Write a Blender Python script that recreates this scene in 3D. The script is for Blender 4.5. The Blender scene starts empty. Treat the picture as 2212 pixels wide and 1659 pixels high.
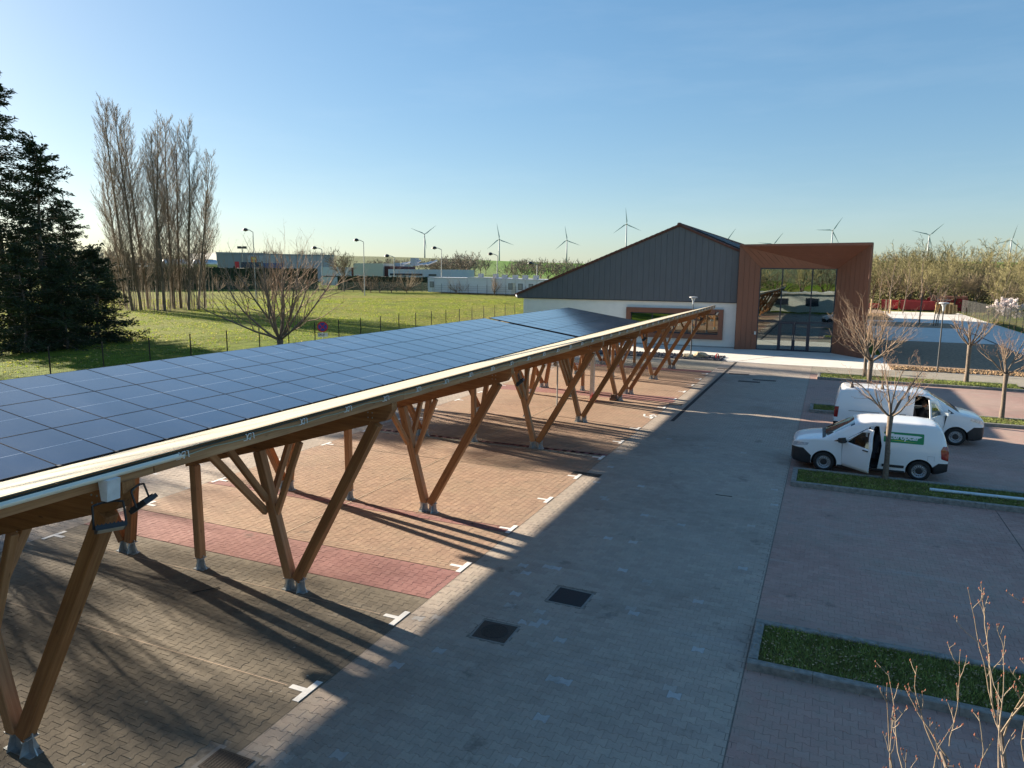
import bpy, bmesh, math, random
import numpy as np
from mathutils import Vector, Matrix, Euler

# ------------------------------------------------------------------ camera
sc = bpy.context.scene
COL = sc.collection
CAM = np.array([0.0, 0.0, 6.2])
F_PX, PITCH, YAW, ROLL = 1556.2, math.radians(8.908), math.radians(-23.696), math.radians(0.455)
_fw = np.array([math.sin(YAW)*math.cos(PITCH), math.cos(YAW)*math.cos(PITCH), -math.sin(PITCH)])
_rt = np.array([math.cos(YAW), -math.sin(YAW), 0.0])
_up = np.cross(_rt, _fw)
_r2 = math.cos(ROLL)*_rt + math.sin(ROLL)*_up
_u2 = -math.sin(ROLL)*_rt + math.cos(ROLL)*_up
cd = bpy.data.cameras.new('camera'); cam = bpy.data.objects.new('camera', cd); COL.objects.link(cam)
cam.matrix_world = Matrix(((_r2[0], _u2[0], -_fw[0], CAM[0]), (_r2[1], _u2[1], -_fw[1], CAM[1]), (_r2[2], _u2[2], -_fw[2], CAM[2]), (0, 0, 0, 1)))
cd.sensor_width = 36.0; cd.lens = 36.0*F_PX/2212.0; cd.clip_start = 0.1; cd.clip_end = 30000
sc.camera = cam

# ------------------------------------------------------------------ world, sun, exposure
SUN_L = Vector((3.22, -0.76, -1.0)).normalized()          # direction the light travels
SUN_EL = math.asin(-SUN_L.z); SUN_AZ = math.atan2(-SUN_L.x, -SUN_L.y)   # clockwise from +Y
world = bpy.data.worlds.new('World'); sc.world = world; world.use_nodes = True
wn = world.node_tree; wn.nodes.clear()
sky = wn.nodes.new('ShaderNodeTexSky'); sky.sky_type = 'NISHITA'; sky.sun_disc = False
sky.sun_elevation = SUN_EL; sky.sun_rotation = SUN_AZ; sky.altitude = 100
sky.air_density = 1.0; sky.dust_density = 0.5; sky.ozone_density = 1.6
bg = wn.nodes.new('ShaderNodeBackground'); bg.inputs[1].default_value = 0.13
wo = wn.nodes.new('ShaderNodeOutputWorld')
# the phone's tone curve: a soft compression of the physical sky, the same in every direction
_vs = wn.nodes.new('ShaderNodeVectorMath'); _vs.operation = 'MULTIPLY'; _vs.inputs[1].default_value = (0.100, 0.100, 0.100)
_gm = wn.nodes.new('ShaderNodeGamma'); _gm.inputs[1].default_value = 0.58
_v2 = wn.nodes.new('ShaderNodeVectorMath'); _v2.operation = 'MULTIPLY'; _v2.inputs[1].default_value = (2.02, 2.28, 2.56)
wn.links.new(sky.outputs[0], _vs.inputs[0]); wn.links.new(_vs.outputs[0], _gm.inputs[0]); wn.links.new(_gm.outputs[0], _v2.inputs[0])
_hs = wn.nodes.new('ShaderNodeHueSaturation'); _hs.inputs['Saturation'].default_value = 1.36; wn.links.new(_v2.outputs[0], _hs.inputs['Color']); 
# a few faint high wisps
_tc = wn.nodes.new('ShaderNodeTexCoord'); _mp = wn.nodes.new('ShaderNodeMapping'); _mp.inputs['Scale'].default_value = (1.6, 1.6, 9.0); _mp.inputs['Rotation'].default_value = (0.25, 0.1, 0)
_nz = wn.nodes.new('ShaderNodeTexNoise'); _nz.inputs['Scale'].default_value = 1.7; _nz.inputs['Detail'].default_value = 7; _nz.inputs['Roughness'].default_value = 0.6
_rm = wn.nodes.new('ShaderNodeValToRGB'); _rm.color_ramp.elements[0].position = 0.52; _rm.color_ramp.elements[1].position = 0.85
_ml = wn.nodes.new('ShaderNodeMath'); _ml.operation = 'MULTIPLY'; _ml.inputs[1].default_value = 0.07
_mx = wn.nodes.new('ShaderNodeMix'); _mx.data_type = 'RGBA'; _mx.inputs[7].default_value = (2.6, 2.75, 2.8, 1)
wn.links.new(_tc.outputs['Generated'], _mp.inputs[0]); wn.links.new(_mp.outputs[0], _nz.inputs['Vector']); wn.links.new(_nz.outputs[0], _rm.inputs[0]); wn.links.new(_rm.outputs[0], _ml.inputs[0])
wn.links.new(_ml.outputs[0], _mx.inputs[0]); wn.links.new(_hs.outputs[0], _mx.inputs[6]); wn.links.new(_mx.outputs[2], bg.inputs[0]); wn.links.new(bg.outputs[0], wo.inputs[0])
sl = bpy.data.lights.new('sun', 'SUN'); sl.energy = 5.0; sl.angle = math.radians(0.53); sl.color = (1.0, 0.86, 0.68)
sun = bpy.data.objects.new('sun', sl); COL.objects.link(sun)
sun.rotation_mode = 'QUATERNION'; sun.rotation_quaternion = SUN_L.to_track_quat('-Z', 'Y')
sun.location = (-60, 15, 40)
sc.view_settings.view_transform = 'Standard'; sc.view_settings.look = 'None'
sc.view_settings.exposure = 1.80; sc.view_settings.gamma = 1.0; sc.view_settings.use_curve_mapping = False
try: sc.cycles.max_bounces = 6; sc.cycles.transparent_max_bounces = 24
except Exception: pass

# ------------------------------------------------------------------ calibration helpers (photo pixel of the 2212-wide view -> point)
def ray(x, y): return _fw + _r2*(x-1106.0)/F_PX - _u2*(y-829.5)/F_PX
def atY(x, y, Y): r = ray(x, y); return CAM + r*(Y/r[1])
def atD(x, y, D): r = ray(x, y); return CAM + r*(D/math.hypot(r[0], r[1]))
def sst(t): t = min(1.0, max(0.0, t)); return t*t*(3-2*t)
def terrain(X, Y):
    D = math.hypot(X, Y)
    s = sst((-X-19.6)/8.0)
    z = 0.9*s + 1.1*sst((D-60)/90.0)*sst((-X-20)/20.0)
    z += 27.0*sst((D-430)/1000.0)*(0.85+0.15*math.sin(math.atan2(X, Y)*9+1))
    if D > 400: z += 2.5*math.sin(X*0.004+1)*math.sin(Y*0.005)*sst((D-430)/400)
    return z - 0.02
def tg(x, y):
    r = ray(x, y); r = r/np.linalg.norm(r); t = 5.0
    while t < 4000:
        p = CAM + r*t
        if p[2] < terrain(p[0], p[1]): break
        t += 0.5 if t < 300 else 3
    return CAM + r*(t-0.2)
def inview(X, Y, Z, m=60):
    d = np.array([X, Y, Z])-CAM; z = d@_fw
    if z < 0.3: return False
    x = 1106+F_PX*(d@_r2)/z; y = 829.5-F_PX*(d@_u2)/z
    return -m < x < 2212+m and -m < y < 1659+m

# ------------------------------------------------------------------ materials
def nmat(name):
    m = bpy.data.materials.new(name); m.use_nodes = True
    nt = m.node_tree; nt.nodes.clear()
    out = nt.nodes.new('ShaderNodeOutputMaterial'); b = nt.nodes.new('ShaderNodeBsdfPrincipled')
    nt.links.new(b.outputs[0], out.inputs[0]); return m, nt, b, out
def N(nt, t, **kw):
    n = nt.nodes.new(t)
    for k, v in kw.items():
        if k.startswith('i_'):
            key = k[2:]; key = int(key) if key.isdigit() else key
            n.inputs[key].default_value = v
        else: setattr(n, k, v)
    return n
def ramp(nt, fac, stops, interp='LINEAR'):
    r = nt.nodes.new('ShaderNodeValToRGB'); e = r.color_ramp.elements; r.color_ramp.interpolation = interp
    while len(e) < len(stops): e.new(0.5)
    for i, (p, c) in enumerate(stops):
        e[i].position = p; e[i].color = (*c, 1) if len(c) == 3 else c
    nt.links.new(fac, r.inputs[0]); return r
def mix(nt, fac, a, b, mode='MIX'):
    m = nt.nodes.new('ShaderNodeMix'); m.data_type = 'RGBA'; m.blend_type = mode
    def put(v, s):
        if isinstance(v, (int, float)): s.default_value = v
        elif isinstance(v, tuple): s.default_value = (*v, 1) if len(v) == 3 else v
        else: nt.links.new(v, s)
    put(fac, m.inputs[0]); put(a, m.inputs[6]); put(b, m.inputs[7]); return m.outputs[2]
def math_(nt, op, a, b=None):
    m = nt.nodes.new('ShaderNodeMath'); m.operation = op
    for i, v in enumerate((a, b)):
        if v is None: continue
        if isinstance(v, (int, float)): m.inputs[i].default_value = v
        else: nt.links.new(v, m.inputs[i])
    return m.outputs[0]
def noise(nt, co, scale, detail=4, rough=0.55, vscale=None):
    if vscale:
        mp = N(nt, 'ShaderNodeMapping'); mp.inputs['Scale'].default_value = vscale; nt.links.new(co, mp.inputs[0]); co = mp.outputs[0]
    n = N(nt, 'ShaderNodeTexNoise'); n.inputs['Scale'].default_value = scale; n.inputs['Detail'].default_value = detail; n.inputs['Roughness'].default_value = rough
    nt.links.new(co, n.inputs['Vector']); return n.outputs[0]
def coords(nt, kind='Object'): return N(nt, 'ShaderNodeTexCoord').outputs[kind]
def wpos(nt): return N(nt, 'ShaderNodeNewGeometry').outputs['Position']
def bump(nt, b, h, strength=0.3, dist=0.02):
    bp = N(nt, 'ShaderNodeBump'); bp.inputs['Strength'].default_value = strength; bp.inputs['Distance'].default_value = dist
    nt.links.new(h, bp.inputs['Height']); nt.links.new(bp.outputs[0], b.inputs['Normal'])
_MC = {}
def M(name, col=(0.5, 0.5, 0.5), rough=0.6, metal=0.0, var=0.15, scale=6.0, bmp=0.0, coat=0.0, spec=0.5, world_co=False, vs=None):
    if name in _MC: return _MC[name]
    m, nt, b, out = nmat(name); co = wpos(nt) if world_co else coords(nt)
    n = noise(nt, co, scale, 5, 0.6, vs)
    d = tuple(c*(1-var) for c in col); l = tuple(min(1, c*(1+var)) for c in col)
    r = ramp(nt, n, [(0.3, d), (0.7, l)]); nt.links.new(r.outputs[0], b.inputs['Base Color'])
    b.inputs['Roughness'].default_value = rough; b.inputs['Metallic'].default_value = metal
    b.inputs['Coat Weight'].default_value = coat; b.inputs['Specular IOR Level'].default_value = spec
    if bmp: bump(nt, b, n, bmp, 0.01)
    _MC[name] = m; return m

# ------------------------------------------------------------------ mesh helpers
class MB:
    def __init__(s): s.v = []; s.f = []; s.m = []
    def add(s, vs, fs, mi=0):
        o = len(s.v); s.v += [tuple(map(float, v)) for v in vs]; s.f += [tuple(i+o for i in f) for f in fs]; s.m += [mi]*len(fs); return s
    def box(s, x0, x1, y0, y1, z0, z1, mi=0):
        return s.add([(x0,y0,z0),(x1,y0,z0),(x1,y1,z0),(x0,y1,z0),(x0,y0,z1),(x1,y0,z1),(x1,y1,z1),(x0,y1,z1)],
                     [(3,2,1,0),(4,5,6,7),(0,1,5,4),(1,2,6,5),(2,3,7,6),(3,0,4,7)], mi)
    def prism(s, poly, a, b, axis='y', mi=0):      # poly: 2-D outline, extruded from a to b along axis
        n = len(poly)
        if axis == 'y': P = [(p[0], a, p[1]) for p in poly]+[(p[0], b, p[1]) for p in poly]
        elif axis == 'x': P = [(a, p[0], p[1]) for p in poly]+[(b, p[0], p[1]) for p in poly]
        else: P = [(p[0], p[1], a) for p in poly]+[(p[0], p[1], b) for p in poly]
        F = [tuple(range(n)), tuple(range(2*n-1, n-1, -1))]+[(i, i+n, (i+1) % n+n, (i+1) % n) for i in range(n)]
        return s.add(P, F, mi)
    def tube(s, p0, p1, r0, r1=None, n=8, mi=0, cap=True):
        r1 = r0 if r1 is None else r1
        p0 = Vector(p0); p1 = Vector(p1); t = (p1-p0)
        if t.length < 1e-6: return s
        t.normalize(); a = t.orthogonal().normalized(); b = t.cross(a)
        P = []
        for p, r in ((p0, r0), (p1, r1)):
            for i in range(n):
                an = 2*math.pi*i/n; P.append(p+a*(r*math.cos(an))+b*(r*math.sin(an)))
        F = [(i, (i+1) % n, (i+1) % n+n, i+n) for i in range(n)]
        if cap: F += [tuple(range(n-1, -1, -1)), tuple(range(n, 2*n))]
        return s.add(P, F, mi)
    def path(s, pts, r, n=6, mi=0):
        for i in range(len(pts)-1): s.tube(pts[i], pts[i+1], r if not isinstance(r, (list, tuple)) else r[i], None if not isinstance(r, (list, tuple)) else r[i+1], n, mi)
        return s
    def bar(s, p0, p1, w, h, mi=0, side=None):
        p0 = Vector(p0); p1 = Vector(p1); t = (p1-p0).normalized()
        u = Vector(side).normalized() if side is not None else (t.cross(Vector((0, 0, 1))) if abs(t.z) < 0.95 else Vector((1, 0, 0)))
        u = (u-t*u.dot(t)).normalized(); v = u.cross(t)
        P = [p+u*(a*w/2)+v*(b*h/2) for p in (p0, p1) for a, b in ((-1,-1),(1,-1),(1,1),(-1,1))]
        return s.add(P, [(0,1,2,3),(7,6,5,4),(0,4,5,1),(1,5,6,2),(2,6,7,3),(3,7,4,0)], mi)
    def lathe(s, prof, n=16, c=(0, 0, 0), axis='z', mi=0):
        P = []
        for r, h in prof:
            for i in range(n):
                a = 2*math.pi*i/n
                if axis == 'z': P.append((c[0]+r*math.cos(a), c[1]+r*math.sin(a), c[2]+h))
                elif axis == 'y': P.append((c[0]+r*math.cos(a), c[1]+h, c[2]+r*math.sin(a)))
                else: P.append((c[0]+h, c[1]+r*math.cos(a), c[2]+r*math.sin(a)))
        F = []
        for k in range(len(prof)-1):
            for i in range(n): F.append((k*n+i, k*n+(i+1) % n, (k+1)*n+(i+1) % n, (k+1)*n+i))
        return s.add(P, F, mi)
    def mesh(s, name, mats, smooth=False):
        me = bpy.data.meshes.new(name); me.from_pydata(s.v, [], s.f)
        for m in (mats if isinstance(mats, (list, tuple)) else [mats]): me.materials.append(m)
        if any(s.m): me.polygons.foreach_set('material_index', s.m)
        if smooth: me.polygons.foreach_set('use_smooth', [True]*len(s.f))
        me.update(); return me
def fixn(me):
    bm = bmesh.new(); bm.from_mesh(me); bmesh.ops.recalc_face_normals(bm, faces=bm.faces); bm.to_mesh(me); bm.free(); return me
def link(name, me, parent=None, loc=None, rot=None, mw=None):
    o = bpy.data.objects.new(name, me); COL.objects.link(o)
    if parent is not None: o.parent = parent
    if mw is not None:
        base = Vector(parent['_o']) if parent is not None and '_o' in parent else Vector((0, 0, 0))
        o.matrix_basis = Matrix.Translation(-base) @ mw
    if loc is not None: o.location = loc
    if rot is not None: o.rotation_euler = rot
    return o
def W(mb, name, mats, parent=None, smooth=False, fix=True):     # part whose mesh is in world coordinates
    me = mb.mesh(name, mats, smooth)
    if fix: fixn(me)
    if parent is None: return link(name, me)
    o = link(name, me, parent, mw=Matrix.Identity(4)); return o
def thing(name, label, cat, loc=(0, 0, 0), rz=0.0, group=None):
    e = bpy.data.objects.new(name, None); COL.objects.link(e); e.location = loc; e.rotation_euler = (0, 0, rz); e.empty_display_size = 0.3
    e['label'] = label; e['category'] = cat; e['_o'] = tuple(loc)
    if group: e['group'] = group
    return e
def tag(o, label, cat, group=None):
    o['label'] = label; o['category'] = cat
    if group: o['group'] = group
    return o
def struct(o): o['kind'] = 'structure'; return o
def stuff(o, label=None, cat=None):
    o['kind'] = 'stuff'
    if label: o['label'] = label
    if cat: o['category'] = cat
    return o
def dup(root, loc=None, rz=None, label=None, group=None, scale=None):
    r = root.copy(); COL.objects.link(r)
    if loc is not None: r.location = loc
    if rz is not None: r.rotation_euler[2] = rz
    if scale is not None: r.scale = scale if hasattr(scale, '__len__') else (scale,)*3
    if label: r['label'] = label
    if group: r['group'] = group
    for ch in list(root.children):
        c = ch.copy(); COL.objects.link(c); c.parent = r
        for g in list(ch.children):
            d = g.copy(); COL.objects.link(d); d.parent = c
    return r
def cube_mesh(name, mat, sx=1, sy=1, sz=1, bev=0.0):
    bm = bmesh.new(); bmesh.ops.create_cube(bm, size=1)
    for v in bm.verts: v.co = Vector((v.co.x*sx, v.co.y*sy, v.co.z*sz))
    if bev: bmesh.ops.bevel(bm, geom=list(bm.edges), offset=bev, segments=1, affect='EDGES')
    me = bpy.data.meshes.new(name); bm.to_mesh(me); bm.free(); me.materials.append(mat); return me
def beam(name, p0, p1, w, h, mat, parent, side=(0, 1, 0), bev=0.008):   # own frame: x along the beam so that the grain follows it
    p0 = Vector(p0); p1 = Vector(p1); t = (p1-p0); L = t.length; t.normalize()
    u = Vector(side); u = (u-t*u.dot(t)).normalized(); v = t.cross(u)
    me = cube_mesh(name, mat, L, w, h, bev)
    mw = Matrix(((t.x, u.x, v.x, 0), (t.y, u.y, v.y, 0), (t.z, u.z, v.z, 0), (0, 0, 0, 1))); c = (p0+p1)/2
    mw.translation = c
    return link(name, me, parent, mw=mw)
# ------------------------------------------------------------------ ground
def mat_grass(name, base=(0.075, 0.12, 0.018), dry=(0.16, 0.14, 0.05), big=0.05, dryamt=0.5):
    m, nt, b, out = nmat(name); co = wpos(nt)
    n1 = noise(nt, co, big, 5, 0.6); n2 = noise(nt, co, 1.3, 6, 0.7); n3 = noise(nt, co, 9.0, 4, 0.8)
    dk = tuple(c*0.45 for c in base)
    r1 = ramp(nt, n2, [(0.3, dk), (0.55, base), (0.75, tuple(c*1.5 for c in base))])
    f = ramp(nt, n1, [(0.5-0.2*dryamt, (0, 0, 0)), (0.72, (1, 1, 1))])
    f2 = math_(nt, 'MULTIPLY', f.outputs[0], dryamt)
    c = mix(nt, f2, r1.outputs[0], dry); c = mix(nt, 0.7, c, ramp(nt, n3, [(0.3, (0.35, 0.35, 0.3)), (0.7, (1.0, 1.0, 0.95))]).outputs[0], 'MULTIPLY')
    nt.links.new(c, b.inputs['Base Color']); b.inputs['Roughness'].default_value = 0.9; b.inputs['Specular IOR Level'].default_value = 0.15
    h = math_(nt, 'ADD', math_(nt, 'MULTIPLY', n2, 1.4), n3); bump(nt, b, h, 1.0, 0.22); return m
GRASS = mat_grass('lawn_grass', (0.13, 0.19, 0.022), (0.21, 0.17, 0.055), 0.045, 0.55)
def mat_terrain():
    m, nt, b, out = nmat('lawn_and_fields'); co = wpos(nt)
    n1 = noise(nt, co, 0.05, 5, 0.6); n2 = noise(nt, co, 0.9, 6, 0.75); n3 = noise(nt, co, 7.0, 4, 0.8)
    r1 = ramp(nt, n2, [(0.3, (0.075, 0.13, 0.008)), (0.5, (0.16, 0.25, 0.013)), (0.72, (0.26, 0.33, 0.025))])
    f = ramp(nt, n1, [(0.42, (0, 0, 0)), (0.66, (1, 1, 1))])
    # the lawn is dry and pale far from the camera (40-110 m out), green fields lie beyond
    sep = N(nt, 'ShaderNodeSeparateXYZ'); nt.links.new(co, sep.inputs[0])
    L = N(nt, 'ShaderNodeVectorMath', operation='LENGTH'); nt.links.new(co, L.inputs[0])
    dry_d = ramp(nt, math_(nt, 'DIVIDE', L.outputs['Value'], 200.0), [(0.22, (0.15,)*3), (0.42, (0.75,)*3), (0.8, (0.8,)*3), (1.0, (0.0,)*3)])
    fd = math_(nt, 'MULTIPLY', math_(nt, 'ADD', math_(nt, 'MULTIPLY', f.outputs[0], 0.7), 0.25), dry_d.outputs[0])
    c = mix(nt, fd, r1.outputs[0], (0.34, 0.26, 0.085))
    n6 = noise(nt, co, 0.35, 6, 0.8); c = mix(nt, 0.8, c, ramp(nt, n6, [(0.34, (0.5, 0.55, 0.45)), (0.5, (0.95,)*3), (0.66, (1.0, 1.0, 0.9))]).outputs[0], 'MULTIPLY')
    c = mix(nt, 0.75, c, ramp(nt, n3, [(0.3, (0.4, 0.4, 0.35)), (0.7, (1.0, 1.0, 0.95))]).outputs[0], 'MULTIPLY')
    # fields: patchwork of crops
    vo = N(nt, 'ShaderNodeTexVoronoi', feature='F1'); vo.inputs['Scale'].default_value = 0.0032; nt.links.new(co, vo.inputs['Vector'])
    fr = ramp(nt, vo.outputs['Color'], [(0.0, (0.10, 0.22, 0.03)), (0.45, (0.12, 0.26, 0.03)), (0.62, (0.17, 0.17, 0.07)), (0.8, (0.09, 0.20, 0.03)), (1.0, (0.14, 0.24, 0.05))])
    fc = mix(nt, 0.25, fr.outputs[0], ramp(nt, noise(nt, co, 0.02, 4), [(0.3, (0.5, 0.5, 0.5)), (0.7, (1, 1, 1))]).outputs[0], 'MULTIPLY')
    az = math_(nt, 'ADD', sep.outputs[0], math_(nt, 'MULTIPLY', sep.outputs[1], 0.56)); ga = ramp(nt, math_(nt, 'DIVIDE', az, 120.0), [(0.0, (0,)*3), (1.0, (1,)*3)])
    fc = mix(nt, ga.outputs[0], mix(nt, 0.8, fc, (0.16, 0.16, 0.10)), fc)
    far = ramp(nt, math_(nt, 'DIVIDE', L.outputs['Value'], 1000.0), [(0.30, (0, 0, 0)), (0.36, (1, 1, 1))])
    c = mix(nt, far.outputs[0], c, fc)
    nt.links.new(c, b.inputs['Base Color']); b.inputs['Roughness'].default_value = 0.95; b.inputs['Specular IOR Level'].default_value = 0.1
    h = math_(nt, 'ADD', math_(nt, 'MULTIPLY', n2, 1.5), n3); bump(nt, b, h, 0.9, 0.18); return m
def build_ground():
    rs = [0.0]+[2.0*1.045**i for i in range(0, 180)]
    rs = [r for r in rs if r < 4200]+[4500, 6000, 9000, 14000]
    na = 240; v = [(0, 0, -0.02)]; f = []
    for r in rs[1:]:
        for k in range(na):
            a = 2*math.pi*k/na; x = r*math.sin(a); y = r*math.cos(a); v.append((x, y, terrain(x, y)-0.02))
    for i in range(len(rs)-1):
        for k in range(na):
            k2 = (k+1) % na
            if i == 0: f.append((0, 1+k2, 1+k))
            else: a0 = 1+(i-1)*na; a1 = 1+i*na; f.append((a0+k, a0+k2, a1+k2, a1+k))
    me = bpy.data.meshes.new('ground'); me.from_pydata(v, [], f); me.materials.append(mat_terrain()); fixn(me)
    me.polygons.foreach_set('use_smooth', [True]*len(me.polygons))
    if me.polygons[200].normal.z < 0: me.flip_normals()
    struct(link('ground', me))
build_ground()

# ------------------------------------------------------------------ paving
def paver_mat(name, cols, dirt, light=0.02, dirtamt=0.5, geo=True, joint=(0.045, 0.04, 0.035), swap=False, dscale=0.35, streak=0.0):
    m, nt, b, out = nmat(name); co = wpos(nt)
    if geo:
        g = N(nt, 'ShaderNodeNewGeometry'); oi = N(nt, 'ShaderNodeObjectInfo')
        rnd = math_(nt, 'FRACT', math_(nt, 'ADD', g.outputs['Random Per Island'], oi.outputs['Random']))
        r = ramp(nt, rnd, [(0.0, cols[0]), (0.5, cols[1]), (0.985, cols[2]), (0.993, tuple(min(0.5, c*(1.6 if light else 1)) for c in cols[2]))])
        col = r.outputs[0]
    else:
        br = N(nt, 'ShaderNodeTexBrick'); mp = N(nt, 'ShaderNodeMapping')
        if swap: mp.inputs['Rotation'].default_value = (0, 0, math.pi/2)
        nt.links.new(co, mp.inputs[0]); nt.links.new(mp.outputs[0], br.inputs['Vector'])
        br.inputs['Scale'].default_value = 1.0; br.inputs['Brick Width'].default_value = 0.2; br.inputs['Row Height'].default_value = 0.165
        br.inputs['Mortar Size'].default_value = 0.005; br.inputs['Color1'].default_value = (*cols[0], 1); br.inputs['Color2'].default_value = (*cols[2], 1)
        br.inputs['Mortar'].default_value = (*joint, 1); br.inputs['Mortar Smooth'].default_value = 0.3; br.inputs['Bias'].default_value = 0.0
        col = mix(nt, 0.25, br.outputs[0], cols[1])
    n1 = noise(nt, co, dscale, 8, 0.78); n2 = noise(nt, co, 28.0, 5, 0.75); n3 = noise(nt, co, 3.0, 6, 0.75)
    f = ramp(nt, n1, [(0.42, (0, 0, 0)), (0.58, (1, 1, 1))])
    f3 = ramp(nt, n3, [(0.35, (0.2,)*3), (0.65, (1,)*3)])
    fac = math_(nt, 'MULTIPLY', math_(nt, 'MULTIPLY', f.outputs[0], f3.outputs[0]), dirtamt)
    c = mix(nt, fac, col, dirt)
    c = mix(nt, 0.5, c, ramp(nt, n2, [(0.32, (0.62, 0.62, 0.62)), (0.48, (0.97, 0.97, 0.97)), (0.72, (1.0, 1.0, 1.0))]).outputs[0], 'MULTIPLY')
    n5 = noise(nt, co, 0.17, 6, 0.7); c = mix(nt, 0.55, c, ramp(nt, n5, [(0.36, (0.58, 0.57, 0.56)), (0.5, (0.95,)*3), (0.64, (1.0, 0.99, 0.96))]).outputs[0], 'MULTIPLY')
    n7 = noise(nt, co, 1.1, 5, 0.65); c = mix(nt, math_(nt, 'MULTIPLY', ramp(nt, n7, [(0.62, (0,)*3), (0.70, (1,)*3)]).outputs[0], 0.45), c, (0.075, 0.07, 0.06))
    # lichen spots, pale grit
    vo = N(nt, 'ShaderNodeTexVoronoi', feature='F1'); vo.inputs['Scale'].default_value = 3.2; vo.inputs['Randomness'].default_value = 1.0
    dist = mix(nt, 0.02, co, N(nt, 'ShaderNodeTexNoise').outputs[1]); nt.links.new(co, vo.inputs['Vector'])
    sp = math_(nt, 'MULTIPLY', ramp(nt, vo.outputs['Distance'], [(0.05, (1,)*3), (0.085, (0,)*3)]).outputs[0], ramp(nt, noise(nt, co, 0.8, 3), [(0.46, (0,)*3), (0.56, (1,)*3)]).outputs[0])
    c = mix(nt, math_(nt, 'MULTIPLY', sp, 0.55), c, (0.42, 0.42, 0.38))
    if streak:
        n4 = noise(nt, co, 0.6, 6, 0.7, (0.35, 2.2, 1))
        c = mix(nt, math_(nt, 'MULTIPLY', ramp(nt, n4, [(0.58, (0,)*3), (0.74, (1,)*3)]).outputs[0], streak), c, (0.36, 0.35, 0.33))
    nt.links.new(c, b.inputs['Base Color']); b.inputs['Roughness'].default_value = 0.85; b.inputs['Specular IOR Level'].default_value = 0.3
    h = math_(nt, 'ADD', n2, math_(nt, 'MULTIPLY', n3, 0.6))
    if not geo: h = math_(nt, 'ADD', math_(nt, 'MULTIPLY', h, 0.5), math_(nt, 'MULTIPLY', br.outputs['Fac'], -1.2))
    bump(nt, b, h, 0.4, 0.006); return m
G_C = [(0.39, 0.325, 0.275), (0.43, 0.36, 0.30), (0.46, 0.39, 0.325)]
S_C = [(0.33, 0.215, 0.155), (0.37, 0.245, 0.175), (0.41, 0.275, 0.195)]
R_C = [(0.27, 0.125, 0.12), (0.30, 0.145, 0.135), (0.32, 0.16, 0.15)]
P_C = [(0.41, 0.255, 0.215), (0.44, 0.28, 0.235), (0.46, 0.305, 0.255)]
B_C = [(0.30, 0.27, 0.21), (0.35, 0.31, 0.245), (0.39, 0.35, 0.28)]
PM = {}
for key, cols, dirt, da, st in (('grey', G_C, (0.33, 0.30, 0.25), 0.7, 0.5), ('stall', S_C, (0.32, 0.245, 0.17), 0.7, 0.2), ('red', R_C, (0.28, 0.13, 0.10), 0.4, 0.05),
                            ('plum', P_C, (0.34, 0.275, 0.225), 0.85, 0.55), ('beige', B_C, (0.27, 0.245, 0.20), 0.5, 0.2), ('brown', [(0.19, 0.16, 0.12), (0.22, 0.185, 0.135), (0.25, 0.21, 0.155)], (0.125, 0.11, 0.085), 0.9, 0.15)):
    PM[key] = (paver_mat('paver_'+key, cols, dirt, light=(key == 'grey'), dirtamt=da, streak=st), paver_mat('paving_'+key, cols, dirt, dirtamt=da, geo=False, swap=(key in ('stall', 'red', 'brown')), streak=st))
JOINT = M('joint_sand', (0.20, 0.178, 0.145), 0.95, var=0.4, scale=12, world_co=True)
def paver_shape(L=0.2, w=0.165, g=0.004):
    hm, he = w/2-0.016, w/2+0.016
    us = [-L/2, -0.067, -0.033, 0.033, 0.067, L/2]; hs = [he, he, hm, hm, he, he]
    return [(u, -h) for u, h in zip(us, hs)]+[(u, h) for u, h in zip(us[::-1], hs[::-1])]
SH = np.array(paver_shape())
def inset(P, d):   # crude inward offset for the I-shape
    Q = P.copy(); Q[:, 0] -= np.sign(P[:, 0])*np.where(np.abs(P[:, 0]) > 0.09, d, 0); Q[:, 1] -= np.sign(P[:, 1])*d; return Q
RING0, RING1 = inset(SH, 0.0012), inset(SH, 0.0044)
def paver_verts():
    a = np.c_[RING0, np.full(12, -0.02)]; b_ = np.c_[RING0, np.full(12, -0.004)]; c_ = np.c_[RING1, np.zeros(12)]
    return np.vstack([a, b_, c_])
PV = paver_verts()
PF = [tuple(range(24, 36))]+[(i+12, (i+1) % 12+12, (i+1) % 12+24, i+24) for i in range(12)]+[(i, (i+1) % 12, (i+1) % 12+12, i+12) for i in range(12)]
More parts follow.
